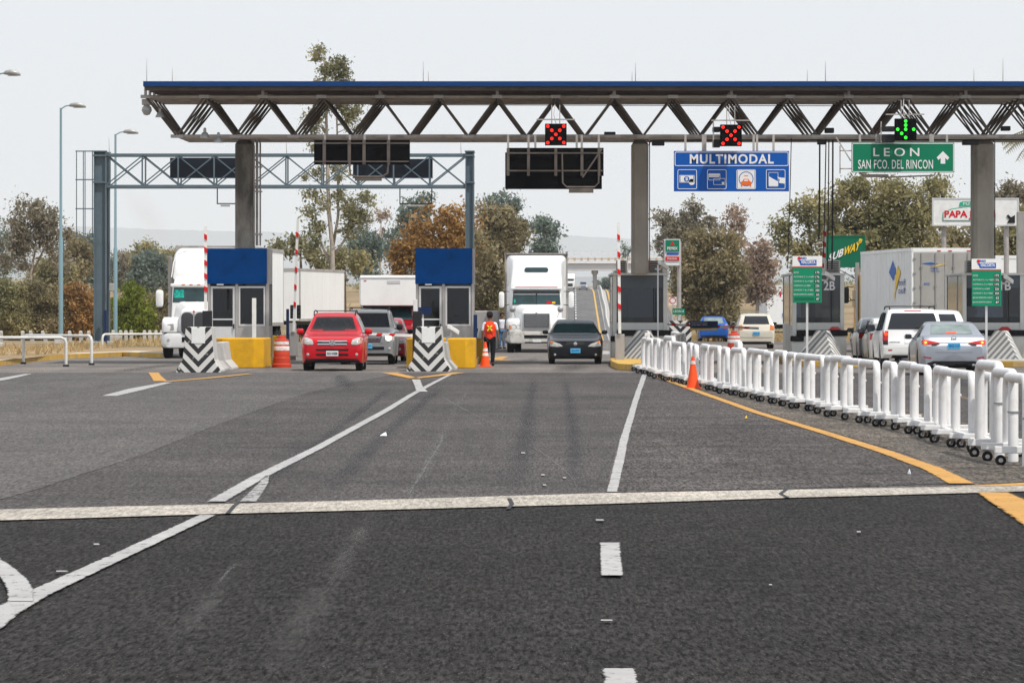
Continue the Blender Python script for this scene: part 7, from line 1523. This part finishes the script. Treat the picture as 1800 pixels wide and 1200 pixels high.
# ================================================================== PEOPLE
def person(lb, x, y, z, rz, pose, cols, h=1.70, hair='hair'):
    """one skinned body; clothing as its children. pose: joint name -> (x, y, z) in units of height, facing -y"""
    J = dict(pel=(0, 0, .53), wai=(0, 0, .60), che=(0, .0, .72), nck=(0, .005, .835), hd0=(0, -.005, .875), hd1=(0, -.005, .935), top=(0, 0, .985),
             sl=(.105, 0, .80), el=(.135, .01, .64), wl_=(.14, -.02, .50), hl=(.14, -.025, .455), sr=(-.105, 0, .80), er=(-.135, .01, .64), wr=(-.14, -.02, .50), hr=(-.14, -.025, .455),
             ll=(.055, 0, .50), kl=(.06, -.01, .285), al=(.062, .01, .05), tl=(.065, -.09, .02), lr=(-.055, 0, .50), kr=(-.06, -.01, .285), ar=(-.062, .01, .05), tr=(-.065, -.09, .02))
    J.update(pose); rad = dict(pel=.072, wai=.066, che=.078, nck=.030, hd0=.040, hd1=.050, top=.028, sl=.034, el=.024, wl_=.016, hl=.018, sr=.034, er=.024, wr=.016, hr=.018, ll=.056, kl=.041, al=.029, tl=.018, lr=.056, kr=.041, ar=.029, tr=.018)
    E = [('pel', 'wai'), ('wai', 'che'), ('che', 'nck'), ('nck', 'hd0'), ('hd0', 'hd1'), ('hd1', 'top'), ('che', 'sl'), ('sl', 'el'), ('el', 'wl_'), ('wl_', 'hl'), ('che', 'sr'), ('sr', 'er'), ('er', 'wr'), ('wr', 'hr'), ('pel', 'll'), ('ll', 'kl'), ('kl', 'al'), ('al', 'tl'), ('pel', 'lr'), ('lr', 'kr'), ('kr', 'ar'), ('ar', 'tr')]
    def skin(names, edges, k, m, par, nm, extra=()):
        me = bpy.data.meshes.new(nm); idx = {n: i for i, n in enumerate(names)}; vs = [tuple(c * h for c in J[n]) for n in names]; es = [(idx[a], idx[b_]) for a, b_ in edges]; rs = [rad[n] * h * k for n in names]
        for (root, chain, r_) in extra:
            p = idx[root]
            for q in chain: vs.append(tuple(c * h for c in q)); es.append((p, len(vs) - 1)); rs.append(r_ * h); p = len(vs) - 1
        me.from_pydata(vs, es, []); me.materials.append(M[m]); o = bpy.data.objects.new(nm, me); COL.objects.link(o); s_ = o.modifiers.new('skin', 'SKIN'); s_.use_smooth_shade = True
        for i, v in enumerate(me.skin_vertices[0].data): v.radius = (rs[i], rs[i] * (.72 if i < len(names) and names[i] in ('pel', 'wai', 'che') else 1)); v.use_root = False
        me.skin_vertices[0].data[0].use_root = True
        o.modifiers.new('sub', 'SUBSURF').levels = 1; o.modifiers['sub'].render_levels = 2
        if par: o.parent = par
        return o
    fing = []
    for s_, H_ in ((1, 'hl'), (-1, 'hr')):
        b_ = Vector(J[H_]); w_ = Vector(J['wl_' if s_ > 0 else 'wr']); d = (b_ - w_).normalized(); ft = Vector((0, -1, 0)); ft = (ft - d * ft.dot(d)).normalized()
        for k, L in ((-1.5, .040), (-.5, .046), (.5, .043), (1.5, .034)): q = b_ + ft * k * .0105; fing.append((H_, [tuple(q + d * L * .5), tuple(q + d * L * .9 + ft.cross(d) * .012 * s_)], .0052))
        fing.append((H_, [tuple(b_ + ft * .02 - d * .01), tuple(b_ + ft * .03 + d * .018)], .006))
    body = skin(list(J), E, 1.0, cols['skin'], None, 'person', fing)
    body.location = (x, y, z); body.rotation_euler = (0, 0, rz); tag(body, lb, 'person')
    skin(['che', 'wai', 'pel', 'nck', 'sl', 'el', 'sr', 'er'], [('che', 'wai'), ('wai', 'pel'), ('che', 'nck'), ('che', 'sl'), ('sl', 'el'), ('che', 'sr'), ('sr', 'er')], 1.13, cols['shirt'], body, 'shirt')
    skin(['pel', 'll', 'kl', 'al', 'lr', 'kr', 'ar'], [('pel', 'll'), ('ll', 'kl'), ('kl', 'al'), ('pel', 'lr'), ('lr', 'kr'), ('kr', 'ar')], 1.2, cols['legs'], body, 'trousers')
    for a, b_ in (('al', 'tl'), ('ar', 'tr')):
        p, q = Vector(J[a]) * h, Vector(J[b_]) * h; c = (p + q) / 2; MB().box(c.x - .048, c.x + .048, q.y - .03, p.y + .05, 0, .085).build('shoe', 'black', body, world=False, bevel=.03)
    hd = Vector(J['hd1']) * h; r_ = .058 * h
    MB().lathe([(.01, -r_ * 1.2), (r_ * .7, -r_ * .95), (r_ * .98, -r_ * .3), (r_ * 1.0, r_ * .4), (r_ * .75, r_ * .95), (.01, r_ * 1.2)], (hd.x, hd.y + .012, hd.z + .02), 14).build('hair', hair, body, world=False, smooth=True)
    mb = MB(); mb.box(hd.x - .03, hd.x - .018, hd.y - r_ * 1.02, hd.y - r_ * .9, hd.z - .012, hd.z - .004).box(hd.x + .018, hd.x + .03, hd.y - r_ * 1.02, hd.y - r_ * .9, hd.z - .012, hd.z - .004).box(hd.x - .02, hd.x + .02, hd.y - r_ * .98, hd.y - r_ * .86, hd.z - .055, hd.z - .049)
    MB().loft([[(hd.x + a * r_ * .8, hd.y - r_ * .72, hd.z + b_ * r_) for a, b_ in ((-.7, -.95), (.7, -.95), (.9, 0), (.6, .45), (-.6, .45), (-.9, 0))], [(hd.x + a * r_ * .5, hd.y - r_ * .98, hd.z + b_ * r_ * .8) for a, b_ in ((-.7, -.9), (.7, -.9), (.9, 0), (.6, .45), (-.6, .45), (-.9, 0))]]).build('face', cols['skin'], body, world=False, smooth=True, bevel=.01)
    mb.build('facial_features', 'hair', body, world=False)
    return body
Yw = 160.6; W_ = person('person in an orange safety vest with a yellow cross, seen from behind beside a cone', PX(861, Yw), Yw, 0, math.pi, dict(tl=(.075, -.08, .02), al=(.065, .01, .05), ar=(-.05, .0, .05), hl=(.15, -.02, .45), er=(-.14, .0, .65), wr=(-.16, -.01, .52), hr=(-.165, -.02, .475)), dict(skin='skin', shirt='shirt_white', legs='trousers'), 1.69)
h = 1.69; rg = []
for z, w_, d in ((.50, .105, .082), (.56, .102, .084), (.64, .100, .085), (.72, .112, .092), (.78, .104, .085), (.825, .060, .055)): rg.append([(w_ * h * math.cos(a) * (1 if abs(math.cos(a)) < .9 else 1), d * h * math.sin(a), z * h) for a in [2 * math.pi * k / 20 for k in range(20)]])
v = MB().loft(rg).build('vest', 'vest', W_, world=False, smooth=True)
mb = MB(); yb = .097 * h
mb.bar((-.075, yb * .98, .655 * h), (.075, yb * .98, .755 * h), .035, .012, up=(0, 1, 0)).bar((.075, yb * .98, .655 * h), (-.075, yb * .98, .755 * h), .035, .012, up=(0, 1, 0)); mb.build('cross_tape', 'vest_yellow', v, world=False)
MB().box(-.13, .13, yb * .86, yb * .95, .615 * h, .622 * h).build('hem_line', 'trousers', v, world=False)
person('distant person in blue jeans and a white top, left of the big white truck', PX(882, 232), 232, 0, .4, {}, dict(skin='skin', shirt='shirt_white', legs='denim'), 1.62); person('distant person in dark clothes standing just left of the one in jeans', PX(874, 233), 233.4, 0, 2.8, {}, dict(skin='skin', shirt='gantry_grey', legs='trousers'), 1.66)
# attendant leaning out of the booth beside the worker
person('booth attendant leaning out of the side window towards the lane by the vested worker', PX(830.5, 167), 167.1, .24, -1.2, dict(hr=(-.13, -.24, .66), wr=(-.13, -.20, .66), er=(-.15, -.08, .66)), dict(skin='skin', shirt='maroon', legs='trousers'), 1.66)
# the two people in the red car
SEAT = dict(ll=(.055, 0, .50), kl=(.06, -.25, .48), al=(.062, -.27, .30), tl=(.065, -.33, .28), lr=(-.055, 0, .50), kr=(-.06, -.25, .48), ar=(-.062, -.27, .30), tr=(-.065, -.33, .28), wl_=(.12, -.16, .66), hl=(.11, -.20, .68), wr=(-.12, -.16, .66), hr=(-.11, -.20, .68))
x0, y0 = RED.location.x, RED.location.y
person('driver in a pale top behind the windshield of the red suv', x0 + .36, y0 + 2.34, -.16, 0, SEAT, dict(skin='skin_light', shirt='shirt_white', legs='trousers'), 1.62); person('passenger with dark hair behind the windshield of the red suv', x0 - .36, y0 + 2.34, -.20, 0, SEAT, dict(skin='skin', shirt='maroon', legs='trousers'), 1.62)
# ================================================================== TREES AND SCRUB
def leaves(P, size, rng, squash=1.0, droop=0.0):
    """one small quad per point, turned at random"""
    size = size * .72; n = len(P); a = rng.normal(size=(n, 3)); a /= np.linalg.norm(a, axis=1)[:, None]; b_ = rng.normal(size=(n, 3)); b_ -= (a * b_).sum(1)[:, None] * a; b_ /= np.linalg.norm(b_, axis=1)[:, None]
    b_[:, 2] *= (1 + droop); s = (size * np.exp(rng.normal(size=n) * .42))[:, None]; u, v = a * s * .5, b_ * s * .5 * squash
    V = np.stack([P - u * 1.0, P - v * .8 , P + u, P + v * .8], 1).reshape(-1, 3); return V
def quads(name, V, m, parent=None, off=(0, 0, 0)):
    n = len(V) // 4; me = bpy.data.meshes.new(name); me.vertices.add(len(V)); me.vertices.foreach_set('co', (V - np.array(off)).astype(np.float32).ravel())
    me.loops.add(4 * n); me.loops.foreach_set('vertex_index', np.arange(4 * n, dtype=np.int32)); me.polygons.add(n); me.polygons.foreach_set('loop_start', np.arange(0, 4 * n, 4, dtype=np.int32)); me.update(calc_edges=True)
    me.materials.append(M[m]); o = bpy.data.objects.new(name, me); COL.objects.link(o)
    if parent is not None: o.parent = parent
    return o
def crown_points(blobs, Y, dens, clump, per, rng, depth=.9):
    C = []
    for q in blobs:
        cx, cy, rx, ry = q[:4]; k = q[4] if len(q) > 4 else 1.0; dy = q[5] if len(q) > 5 else 0
        X0, Z0, a, c = PX(cx, Y), PZ(cy, Y), rx * Y / F, ry * Y / F; n = max(3, int(dens * k * a * c * (a if a < 2 else 2) * 5.0 / (clump * clump * 1.6)))
        d = rng.normal(size=(n, 3)); d /= np.linalg.norm(d, axis=1)[:, None]; r_ = rng.uniform(.12, 1, n)[:, None] ** .5
        C.append(np.array([X0, Y + dy, Z0]) + d * r_ * np.array([a, a * depth, c]))
    C = np.concatenate(C); w_ = rng.uniform(.5, 1.35, len(C)); P = []
    for c, k in zip(C, w_):
        P.append(c + rng.normal(size=(int(per * 6.5 * k), 3)) * clump * k * np.array([.52, .52, .42]))
    return C, np.concatenate(P)
def tree(name, lb, Y, blobs, leaf, trunk, bark='bark_dark', dens=1.0, clump=.6, per=26, size=.24, seed=1, tr=.22, group=None, twigs=.5, base=None, cat='tree', fork=None, squash=.55, zoff=0.0):
    """trunk: polyline of pixels from the ground up; limbs run from it to the leaf clumps"""
    rng = np.random.default_rng(seed); t = thing(name, lb, cat, (PX(trunk[0][0], Y), Y, H(Y)), group); off = np.array(t.location)
    C, P = crown_points(blobs, Y, dens, clump, per, rng); V = leaves(P, size, rng, squash, .2); I = rng.random(len(C)) < .9; Q = np.repeat(C[I], max(3, int(per * .28)), 0); Q = Q + rng.normal(size=Q.shape) * clump * .30
    quads('crown', np.concatenate([V, leaves(Q, size * 2.1, rng, squash, .2)]), leaf, t, off)
    tr *= .72; T = [Vector((PX(a, Y), Y, max(H(Y), PZ(b_, Y)) if i else H(Y) - .1)) for i, (a, b_) in enumerate(trunk)]; mb = MB(); n = len(T)
    mb.tube(T, [tr * (1 - .75 * i / (n - 1)) for i in range(n)], 8)
    for fk in (fork or []):
        Q = [Vector((PX(a, Y), Y + .3, PZ(b_, Y))) for a, b_ in fk]; mb.tube(Q, [tr * .6 * (1 - .8 * i / (len(Q) - 1)) for i in range(len(Q))], 6)
    A = T + [Vector((PX(a, Y), Y + .3, PZ(b_, Y))) for fk in (fork or []) for a, b_ in fk]
    dense = []
    for i in range(len(A) - 1):
        if i == len(T) - 1: continue
        for k in range(6): dense.append(A[i].lerp(A[i + 1], k / 6))
    for c in C[rng.random(len(C)) < twigs * .45]:
        c = Vector(c); q = min(dense, key=lambda p: (p - c).length + max(0, p.z - c.z + .3) * 2 + rng.uniform(0, .8)); m_ = q.lerp(c, .5) + Vector((rng.uniform(-.2, .2), rng.uniform(-.2, .2), -(c - q).length * .08))
        r0 = min(tr * .35, .02 + (c - q).length * .012); mb.tube([q, m_, c], [r0, r0 * .6, r0 * .22], 4, cap=False)
    mb.build('trunk', bark, t, smooth=True, auto=180); return t
G1 = 'trees standing behind the toll plaza'
# ---- left
tree('round_tree', 'round open grey green tree left of the left street lamp', 330, [(45, 385, 30, 30), (80, 392, 28, 34), (62, 370, 20, 20), (30, 425, 28, 26), (100, 420, 24, 34), (62, 430, 30, 28, .5), (22, 455, 24, 18), (108, 455, 18, 22), (55, 470, 24, 14, .6)], 'leaf_grey', [(60, 600), (57, 530), (54, 480), (62, 440), (64, 390)], 'bark_pale', 1.2, .62, 26, .22, 3, .2, G1, .7, fork=[[(54, 485), (80, 430), (92, 395)], [(54, 480), (35, 440), (28, 405)]])
tree('dark_tree', 'dark blue green tree cut by the left edge of the photo', 345, [(-10, 425, 30, 36), (5, 460, 26, 30), (-30, 460, 30, 50)], 'leaf_teal', [(-8, 600), (-8, 500), (-8, 430)], dens=.9, clump=.7, per=26, size=.24, seed=4, group=G1)
bl = [('olive bush at the left edge below the dark tree, the leftmost of the row', 8, 545, 50, 55, 'leaf_olive', 5), ('brown twiggy bush left of the left street lamp in the row', 70, 548, 48, 50, 'leaf_brown', 6), ('rust topped bush between the left street lamp and the gantry post', 138, 546, 44, 54, 'leaf_orange', 7),
      ('yellow green bush at the foot of the left street lamp', 45, 575, 34, 24, 'leaf_green', 8), ('dark brown bush right behind the left gantry post', 178, 560, 30, 40, 'leaf_brown', 9), ('brown leafless bush between green bush and parked truck', 283, 556, 40, 42, 'leaf_brown', 10), ('dark olive bush between the rust topped bush and the gantry', 108, 565, 34, 34, 'leaf_olive', 20)]
for lb, x, y, rx, ry, lf, sd_ in bl: tree('bush', lb, 300 + sd_ * .7, [(x, y, rx, ry), (x - rx * .5, y + ry * .25, rx * .6, ry * .6), (x + rx * .5, y + ry * .25, rx * .6, ry * .6), (x, y + ry * .5, rx, ry * .5)], lf, [(x, 602), (x + 3, y + ry * .3), (x - 2, y - ry * .3)], 'bark_dark', 2.2, .42, 30, .17, sd_, .1, 'bushes along the left verge', .5, cat='bush')
tree('bush', 'bright green bush right of the gantry post, greenest of all', 290, [(228, 530, 22, 34), (243, 555, 24, 30), (214, 555, 20, 40), (252, 575, 18, 20), (230, 585, 30, 18), (222, 505, 12, 16)], 'leaf_green', [(228, 602), (230, 560), (226, 515)], 'bark_dark', 1.7, .40, 30, .17, 12, .12, 'bushes along the left verge', .4, cat='bush')
for k, (x, y, rx, ry, lf, Yk, lb) in enumerate([(130, 445, 28, 30, 'leaf_brown', 520, 'brown green tree behind the gantry ladder cage, beyond the bushes'), (165, 450, 26, 36, 'leaf_teal', 540, 'blue green tree right behind the left gantry post, beyond the bushes'), (222, 465, 30, 26, 'leaf_grey', 640, 'low grey tree between the right street lamp and the parked truck'),
        (262, 472, 34, 26, 'leaf_teal', 600, 'dark rounded tree left of the parked truck mirror'), (258, 446, 24, 16, 'leaf_olive', 620, 'upper tree crown just left of the parked truck exhaust'), (300, 470, 30, 30, 'leaf_olive', 610, 'tree whose crown is half hidden by the parked truck'), (92, 480, 40, 24, 'leaf_olive', 470, 'low olive tree below the round open tree')]):
    tree('mid_tree', lb, Yk, [(x, y, rx, ry), (x - rx * .4, y + ry * .5, rx * .7, ry * .6), (x + rx * .5, y + ry * .4, rx * .6, ry * .6), (x, y + ry, rx, ry * .5)], lf, [(x, 560), (x, y + ry * .3), (x + 2, y - ry * .4)], 'bark_pale', 1.2, .9, 26, .40, 30 + k, .25, G1, .3)
# ---- tall eucalyptus behind the canopy
tree('eucalyptus', 'very tall thin eucalyptus rising above the canopy behind the left black board', 300, [(568, 98, 14, 18), (592, 118, 22, 20), (566, 132, 20, 22), (604, 140, 18, 16), (584, 158, 34, 14), (556, 190, 18, 26), (612, 188, 24, 26), (583, 178, 20, 14), (616, 218, 20, 14), (552, 222, 16, 16), (560, 258, 14, 12), (547, 305, 16, 10), (556, 352, 20, 18), (640, 352, 16, 12), (622, 368, 26, 22), (634, 390, 18, 14), (548, 378, 16, 16), (560, 408, 20, 16), (612, 408, 18, 14), (556, 436, 16, 12), (596, 345, 14, 12, .5), (590, 300, 14, 16, .4)],
     'leaf_tall', [(584, 600), (585, 500), (584, 430), (578, 370), (576, 300), (574, 220), (572, 150), (570, 100)], 'bark_pale', 1.5, .50, 26, .19, 15, .24, G1, .75, fork=[[(584, 440), (594, 380), (594, 300), (592, 220), (590, 150), (590, 115)], [(584, 450), (600, 430), (618, 400), (626, 370)], [(583, 470), (565, 430), (556, 400), (552, 360)]])
for k, (B_, lf, Yk, tr_, lb, dn) in enumerate([
    ([(505, 445, 26, 22, .6), (540, 455, 24, 20, .8), (525, 430, 16, 12, .5), (565, 460, 18, 18)], 'leaf_tall', 310, [(530, 600), (530, 500), (528, 440)], 'thin leafed shrub tree above the angled trailer', .7),
    ([(610, 458, 30, 24), (590, 470, 20, 20)], 'leaf_olive', 330, [(605, 600), (605, 500), (606, 450)], 'olive shrub at the foot of the tall eucalyptus', .9),
    ([(632, 425, 20, 26), (650, 440, 22, 34), (640, 470, 28, 22)], 'leaf_teal', 480, [(636, 560), (638, 480), (640, 410)], 'blue green tree with pale stems right of the tall eucalyptus', 1.0),
    ([(668, 392, 16, 26, .5), (664, 430, 14, 20, .6)], 'leaf_pinkish', 500, [(668, 560), (668, 480), (670, 380)], 'wispy pale tree between the blue green one and the rusty one', .7),
    ([(690, 425, 18, 30), (700, 455, 18, 34)], 'leaf_teal', 490, [(690, 560), (690, 480), (692, 410)], 'second blue green tree just left of the rusty tree', .9),
    ([(738, 375, 34, 20, .8), (720, 400, 24, 24), (745, 352, 14, 12, .6)], 'leaf_teal', 420, [(735, 560), (735, 450), (738, 360)], 'grey green tree top behind the rusty tree', .8),
    ([(770, 400, 50, 38), (735, 440, 44, 44), (815, 425, 40, 50), (775, 470, 60, 60), (710, 480, 26, 50), (830, 480, 36, 60), (800, 375, 26, 18, .7)], 'leaf_orange', 262, [(775, 610), (772, 520), (770, 440), (772, 390)], 'broad rusty orange tree behind the blue panelled booth at right', .75),
    ([(862, 470, 30, 52), (850, 530, 32, 60), (872, 560, 20, 40), (845, 430, 24, 30)], 'leaf_brown', 258, [(856, 612), (856, 540), (854, 450)], 'olive brown tree between the gantry post and the big white truck', .95),
    ([(850, 395, 26, 34), (885, 400, 34, 34), (915, 415, 20, 28), (880, 430, 44, 30)], 'leaf_brown', 400, [(884, 580), (884, 480), (884, 400)], 'grey brown tree above the roof of the big white truck', 1.0),
    ([(866, 362, 18, 14, .7), (890, 355, 20, 14, .7), (905, 378, 18, 16, .8), (922, 405, 14, 20)], 'leaf_teal', 430, [(886, 580), (886, 460), (888, 360)], 'high pale eucalyptus top left of the tall black board', .8),
    ([(948, 398, 12, 18), (964, 395, 14, 16), (958, 420, 22, 26), (956, 445, 24, 16)], 'leaf_teal', 450, [(957, 570), (957, 470), (957, 390)], 'narrow dark tree standing alone right of the truck roof', 1.3),
    ([(1072, 500, 14, 14), (1088, 492, 14, 22)], 'leaf_teal', 1180, [(1080, 512), (1080, 500), (1080, 485)], 'far grey green trees seen under the overpass beside its pier', 1.3),
    ([(1103, 442, 8, 14)], 'leaf_teal', 700, [(1103, 560), (1103, 480), (1103, 435)], 'small far tree left of the middle column', 1.2),
    ([(1180, 385, 24, 26, .8), (1212, 375, 26, 24, .8), (1195, 410, 36, 26), (1165, 420, 18, 22, .7), (1240, 400, 22, 26)], 'leaf_grey', 410, [(1195, 590), (1196, 500), (1198, 390)], 'high grey brown tree right of the middle column', .9),
    ([(1222, 430, 36, 28), (1262, 440, 36, 34), (1205, 465, 34, 34), (1240, 490, 56, 50), (1285, 485, 32, 44), (1215, 520, 30, 36), (1255, 545, 50, 34)], 'leaf_brown', 296, [(1246, 602), (1247, 540), (1250, 470), (1246, 420)], 'large dense olive brown tree between middle column and cream wagon', 1.05),
    ([(1292, 385, 16, 20, .6), (1300, 415, 14, 18, .6), (1283, 408, 12, 14, .5)], 'leaf_pinkish', 400, [(1292, 590), (1292, 480), (1293, 380)], 'wispy pale tree top left of the reddish tree', .7),
    ([(1335, 450, 30, 22), (1322, 480, 30, 32), (1350, 478, 20, 26), (1330, 515, 30, 26)], 'leaf_pinkish', 370, [(1330, 590), (1332, 520), (1334, 450)], 'reddish brown rounded tree left of the hanging cable', 1.0),
    ([(1372, 400, 10, 8, .5), (1385, 420, 14, 14, .6), (1400, 380, 26, 26), (1430, 365, 28, 24), (1445, 400, 36, 40), (1400, 430, 26, 24), (1420, 460, 40, 26)], 'leaf_olive', 268, [(1430, 605), (1428, 520), (1425, 440), (1420, 370)], 'large olive tree behind the second booth, left part of the right hand wood', .85),
    ([(1500, 350, 44, 34), (1560, 335, 46, 26), (1620, 345, 44, 32), (1480, 400, 36, 40), (1540, 395, 56, 44), (1610, 400, 56, 42), (1650, 385, 26, 34), (1560, 440, 90, 34), (1470, 440, 30, 40)], 'leaf_olive', 262, [(1560, 606), (1560, 520), (1562, 430), (1565, 350)], 'widest and tallest olive tree above the white trailer and yellow tractor', .8),
    ([(1690, 425, 34, 34), (1660, 450, 34, 30)], 'leaf_brown', 300, [(1680, 602), (1680, 500), (1684, 420)], 'brown tree below the white board with red lettering', .9),
    ([(1776, 338, 18, 14, .8), (1766, 350, 12, 8, .6), (1792, 345, 12, 12, .6)], 'leaf_grey', 320, [(1778, 600), (1777, 480), (1776, 335)], 'small tree top peeking over the white board with red lettering', .9),
    ([(1765, 420, 36, 30), (1800, 400, 30, 40), (1740, 440, 26, 26), (1780, 460, 50, 30)], 'leaf_olive', 310, [(1770, 600), (1770, 500), (1772, 420)], 'olive tree under the white board at the right edge', .9)]):
    big = Yk < 300; tree('tree', lb, Yk, B_, lf, tr_, 'bark_pale' if lf in ('leaf_teal', 'leaf_pinkish', 'leaf_grey') else 'bark_dark', dn * (1.25 if big else 1.1), .55 if big else .70, 26, .21 if big else .30, 60 + k, .26, G1, .45 if big else .3)
# palm whose fronds hang into the right edge
t = thing('palm_tree', 'palm whose drooping fronds hang into the right edge of the photo', 'palm', (PX(1845, 200), 200, 0)); mb = MB(); X0, Z0 = PX(1845, 200), PZ(235, 200)
mb.tube([(X0, 200, 0), (X0 + .1, 200, Z0 * .5), (X0, 200, Z0)], [.22, .17, .15], 10); mb.build('trunk', 'bark_dark', t, smooth=True); rr = random.Random(5)
for k in range(17):
    a = 2 * math.pi * k / 17; dz = rr.uniform(-.2, .5); mb = MB(); P = [Vector((X0 + math.cos(a) * u * 1.9, 200 + math.sin(a) * u * 1.9, Z0 + dz * u + .5 * u - 1.35 * u * u)) for u in (0, .25, .5, .75, 1)]
    mb.tube(P, [.03, .025, .02, .014, .006], 4)
    for u in range(26):
        q = u / 26 * 4; i = int(q); p = P[i].lerp(P[i + 1], q - i)
        for s_ in (1, -1): e = Vector((-math.sin(a) * s_, math.cos(a) * s_, -.9)).normalized() * (.55 * math.sin(math.pi * (.15 + .8 * u / 26)) + .1); w_ = Vector((math.cos(a), math.sin(a), 0)) * .022; mb.add([tuple(p - w_), tuple(p + w_), tuple(p + e)], [(0, 1, 2)])
    mb.build('frond', 'palm', t)
# ---- ground cover nobody could count
rng = np.random.default_rng(77)
LEAFN = [0]
def scrub(name, n, fy_, fx_, hgt, leaf, size, per, seed):
    rng = np.random.default_rng(seed); P = []
    for _ in range(n):
        y = fy_(rng); x = fx_(rng, y)
        if x is None: continue
        h = hgt * rng.uniform(.4, 1.2); r_ = h * rng.uniform(.7, 1.6); k = int(per * rng.uniform(.5, 1.3)); d = rng.normal(size=(k, 3)) * np.array([r_ * .5, r_ * .5, h * .30]); d[:, 2] = np.abs(d[:, 2]); P.append(np.array([x, y, H(y)]) + d)
    P = np.concatenate(P); o = quads(name, leaves(P, size, rng, .6), leaf); o['kind'] = 'stuff'; return o
def fx(rng, y):
    w_ = y * .13 + 20; x = rng.uniform(-w_, w_) + .0; r_ = fy(y)
    return None if r_ - 16 < x < r_ + 17 else x
scrub('scrub', 520, lambda r: r.uniform(330, 900), fx, 1.6, 'leaf_brown', .34, 46, 1); scrub('scrub', 700, lambda r: r.uniform(900, 2400), fx, 3.4, 'leaf_olive', .9, 40, 2); scrub('scrub', 500, lambda r: r.uniform(2200, 7000), fx, 9, 'leaf_teal', 2.6, 30, 3)
# dry grass on the verge and the bank beyond the plaza
P = []; rng = np.random.default_rng(9)
for (x0, x1, y0, y1, n, h) in ((-21, -12, 214, 262, 1500, .22), (6, 22, 283, 320, 5200, .45), (-22, -6, 283, 300, 2000, .4), (-24, -13, 172, 215, 1500, .22)):
    x = rng.uniform(x0, x1, n); y = rng.uniform(y0, y1, n)
    if h == .22: k = y > 178; x, y = x[k], y[k]; n = len(x)
    b_ = np.stack([x, y, np.full(n, .17 if x1 < 0 and y0 < 270 else -.05)], 1)
    if x1 < 0 and y0 < 270: keep = np.array([p[0] < PX(160, 200) - (p[1] - 190) * .0 or p[1] > 222 for p in b_]); b_ = b_[keep]; n = len(b_)
    d = rng.normal(size=(n, 3)) * .12; d[:, 2] = rng.uniform(.5, 1.1, n) * h; w_ = rng.normal(size=(n, 3)) * .02; w_[:, 2] = 0; P.append(np.stack([b_ - w_, b_ + w_, b_ + d + w_ * .3, b_ + d - w_ * .3], 1).reshape(-1, 3))
o = quads('dry_grass', np.concatenate(P), 'grass_dry'); o['kind'] = 'stuff'
# faint smoke drifting left of the parked truck
m = bpy.data.materials.new('smoke_air'); m.use_nodes = True; N, L = m.node_tree.nodes, m.node_tree.links; N.remove(N['Principled BSDF']); v = N.new('ShaderNodeVolumePrincipled'); v.inputs['Color'].default_value = (.55, .50, .47, 1)
tc = N.new('ShaderNodeTexCoord'); ln = N.new('ShaderNodeVectorMath'); ln.operation = 'LENGTH'; L.new(tc.outputs['Object'], ln.inputs[0]); r_ = N.new('ShaderNodeMapRange'); r_.inputs[1].default_value = 1; r_.inputs[2].default_value = .1; r_.inputs[3].default_value = 0; r_.inputs[4].default_value = .055; L.new(ln.outputs['Value'], r_.inputs[0]); L.new(r_.outputs[0], v.inputs['Density']); L.new(v.outputs[0], N['Material Output'].inputs['Volume'])
M['smoke_air'] = m
o = MB().lathe([(.02, -1), (.5, -.86), (.86, -.5), (1, 0), (.86, .5), (.5, .86), (.02, 1)], (0, 0, 0), 20).build('smoke', 'smoke_air'); o['kind'] = 'stuff'; o.location = (PX(258, 420), 420, PZ(378, 420)); o.scale = (1.5, 2.2, 3.4); o.rotation_euler = (0, R(-38), 0)
# ------------------------------------------------------------------ haze round the whole scene
mb = MB().box(-10500, 10500, -70, 52500, -60, 950)
hz = mb.build('haze', 'white_paint'); hz['kind'] = 'stuff'; hz.data.materials.clear()
hm = bpy.data.materials.new('haze_air'); hm.use_nodes = True; hn = hm.node_tree
hn.nodes.remove(hn.nodes['Principled BSDF']); pv = hn.nodes.new('ShaderNodeVolumePrincipled')
pv.inputs['Color'].default_value = (.88, .94, 1, 1); pv.inputs['Density'].default_value = .00006; pv.inputs['Anisotropy'].default_value = 0.0
hn.links.new(pv.outputs[0], hn.nodes['Material Output'].inputs['Volume']); hz.data.materials.append(hm)
hm.cycles.homogeneous_volume = True
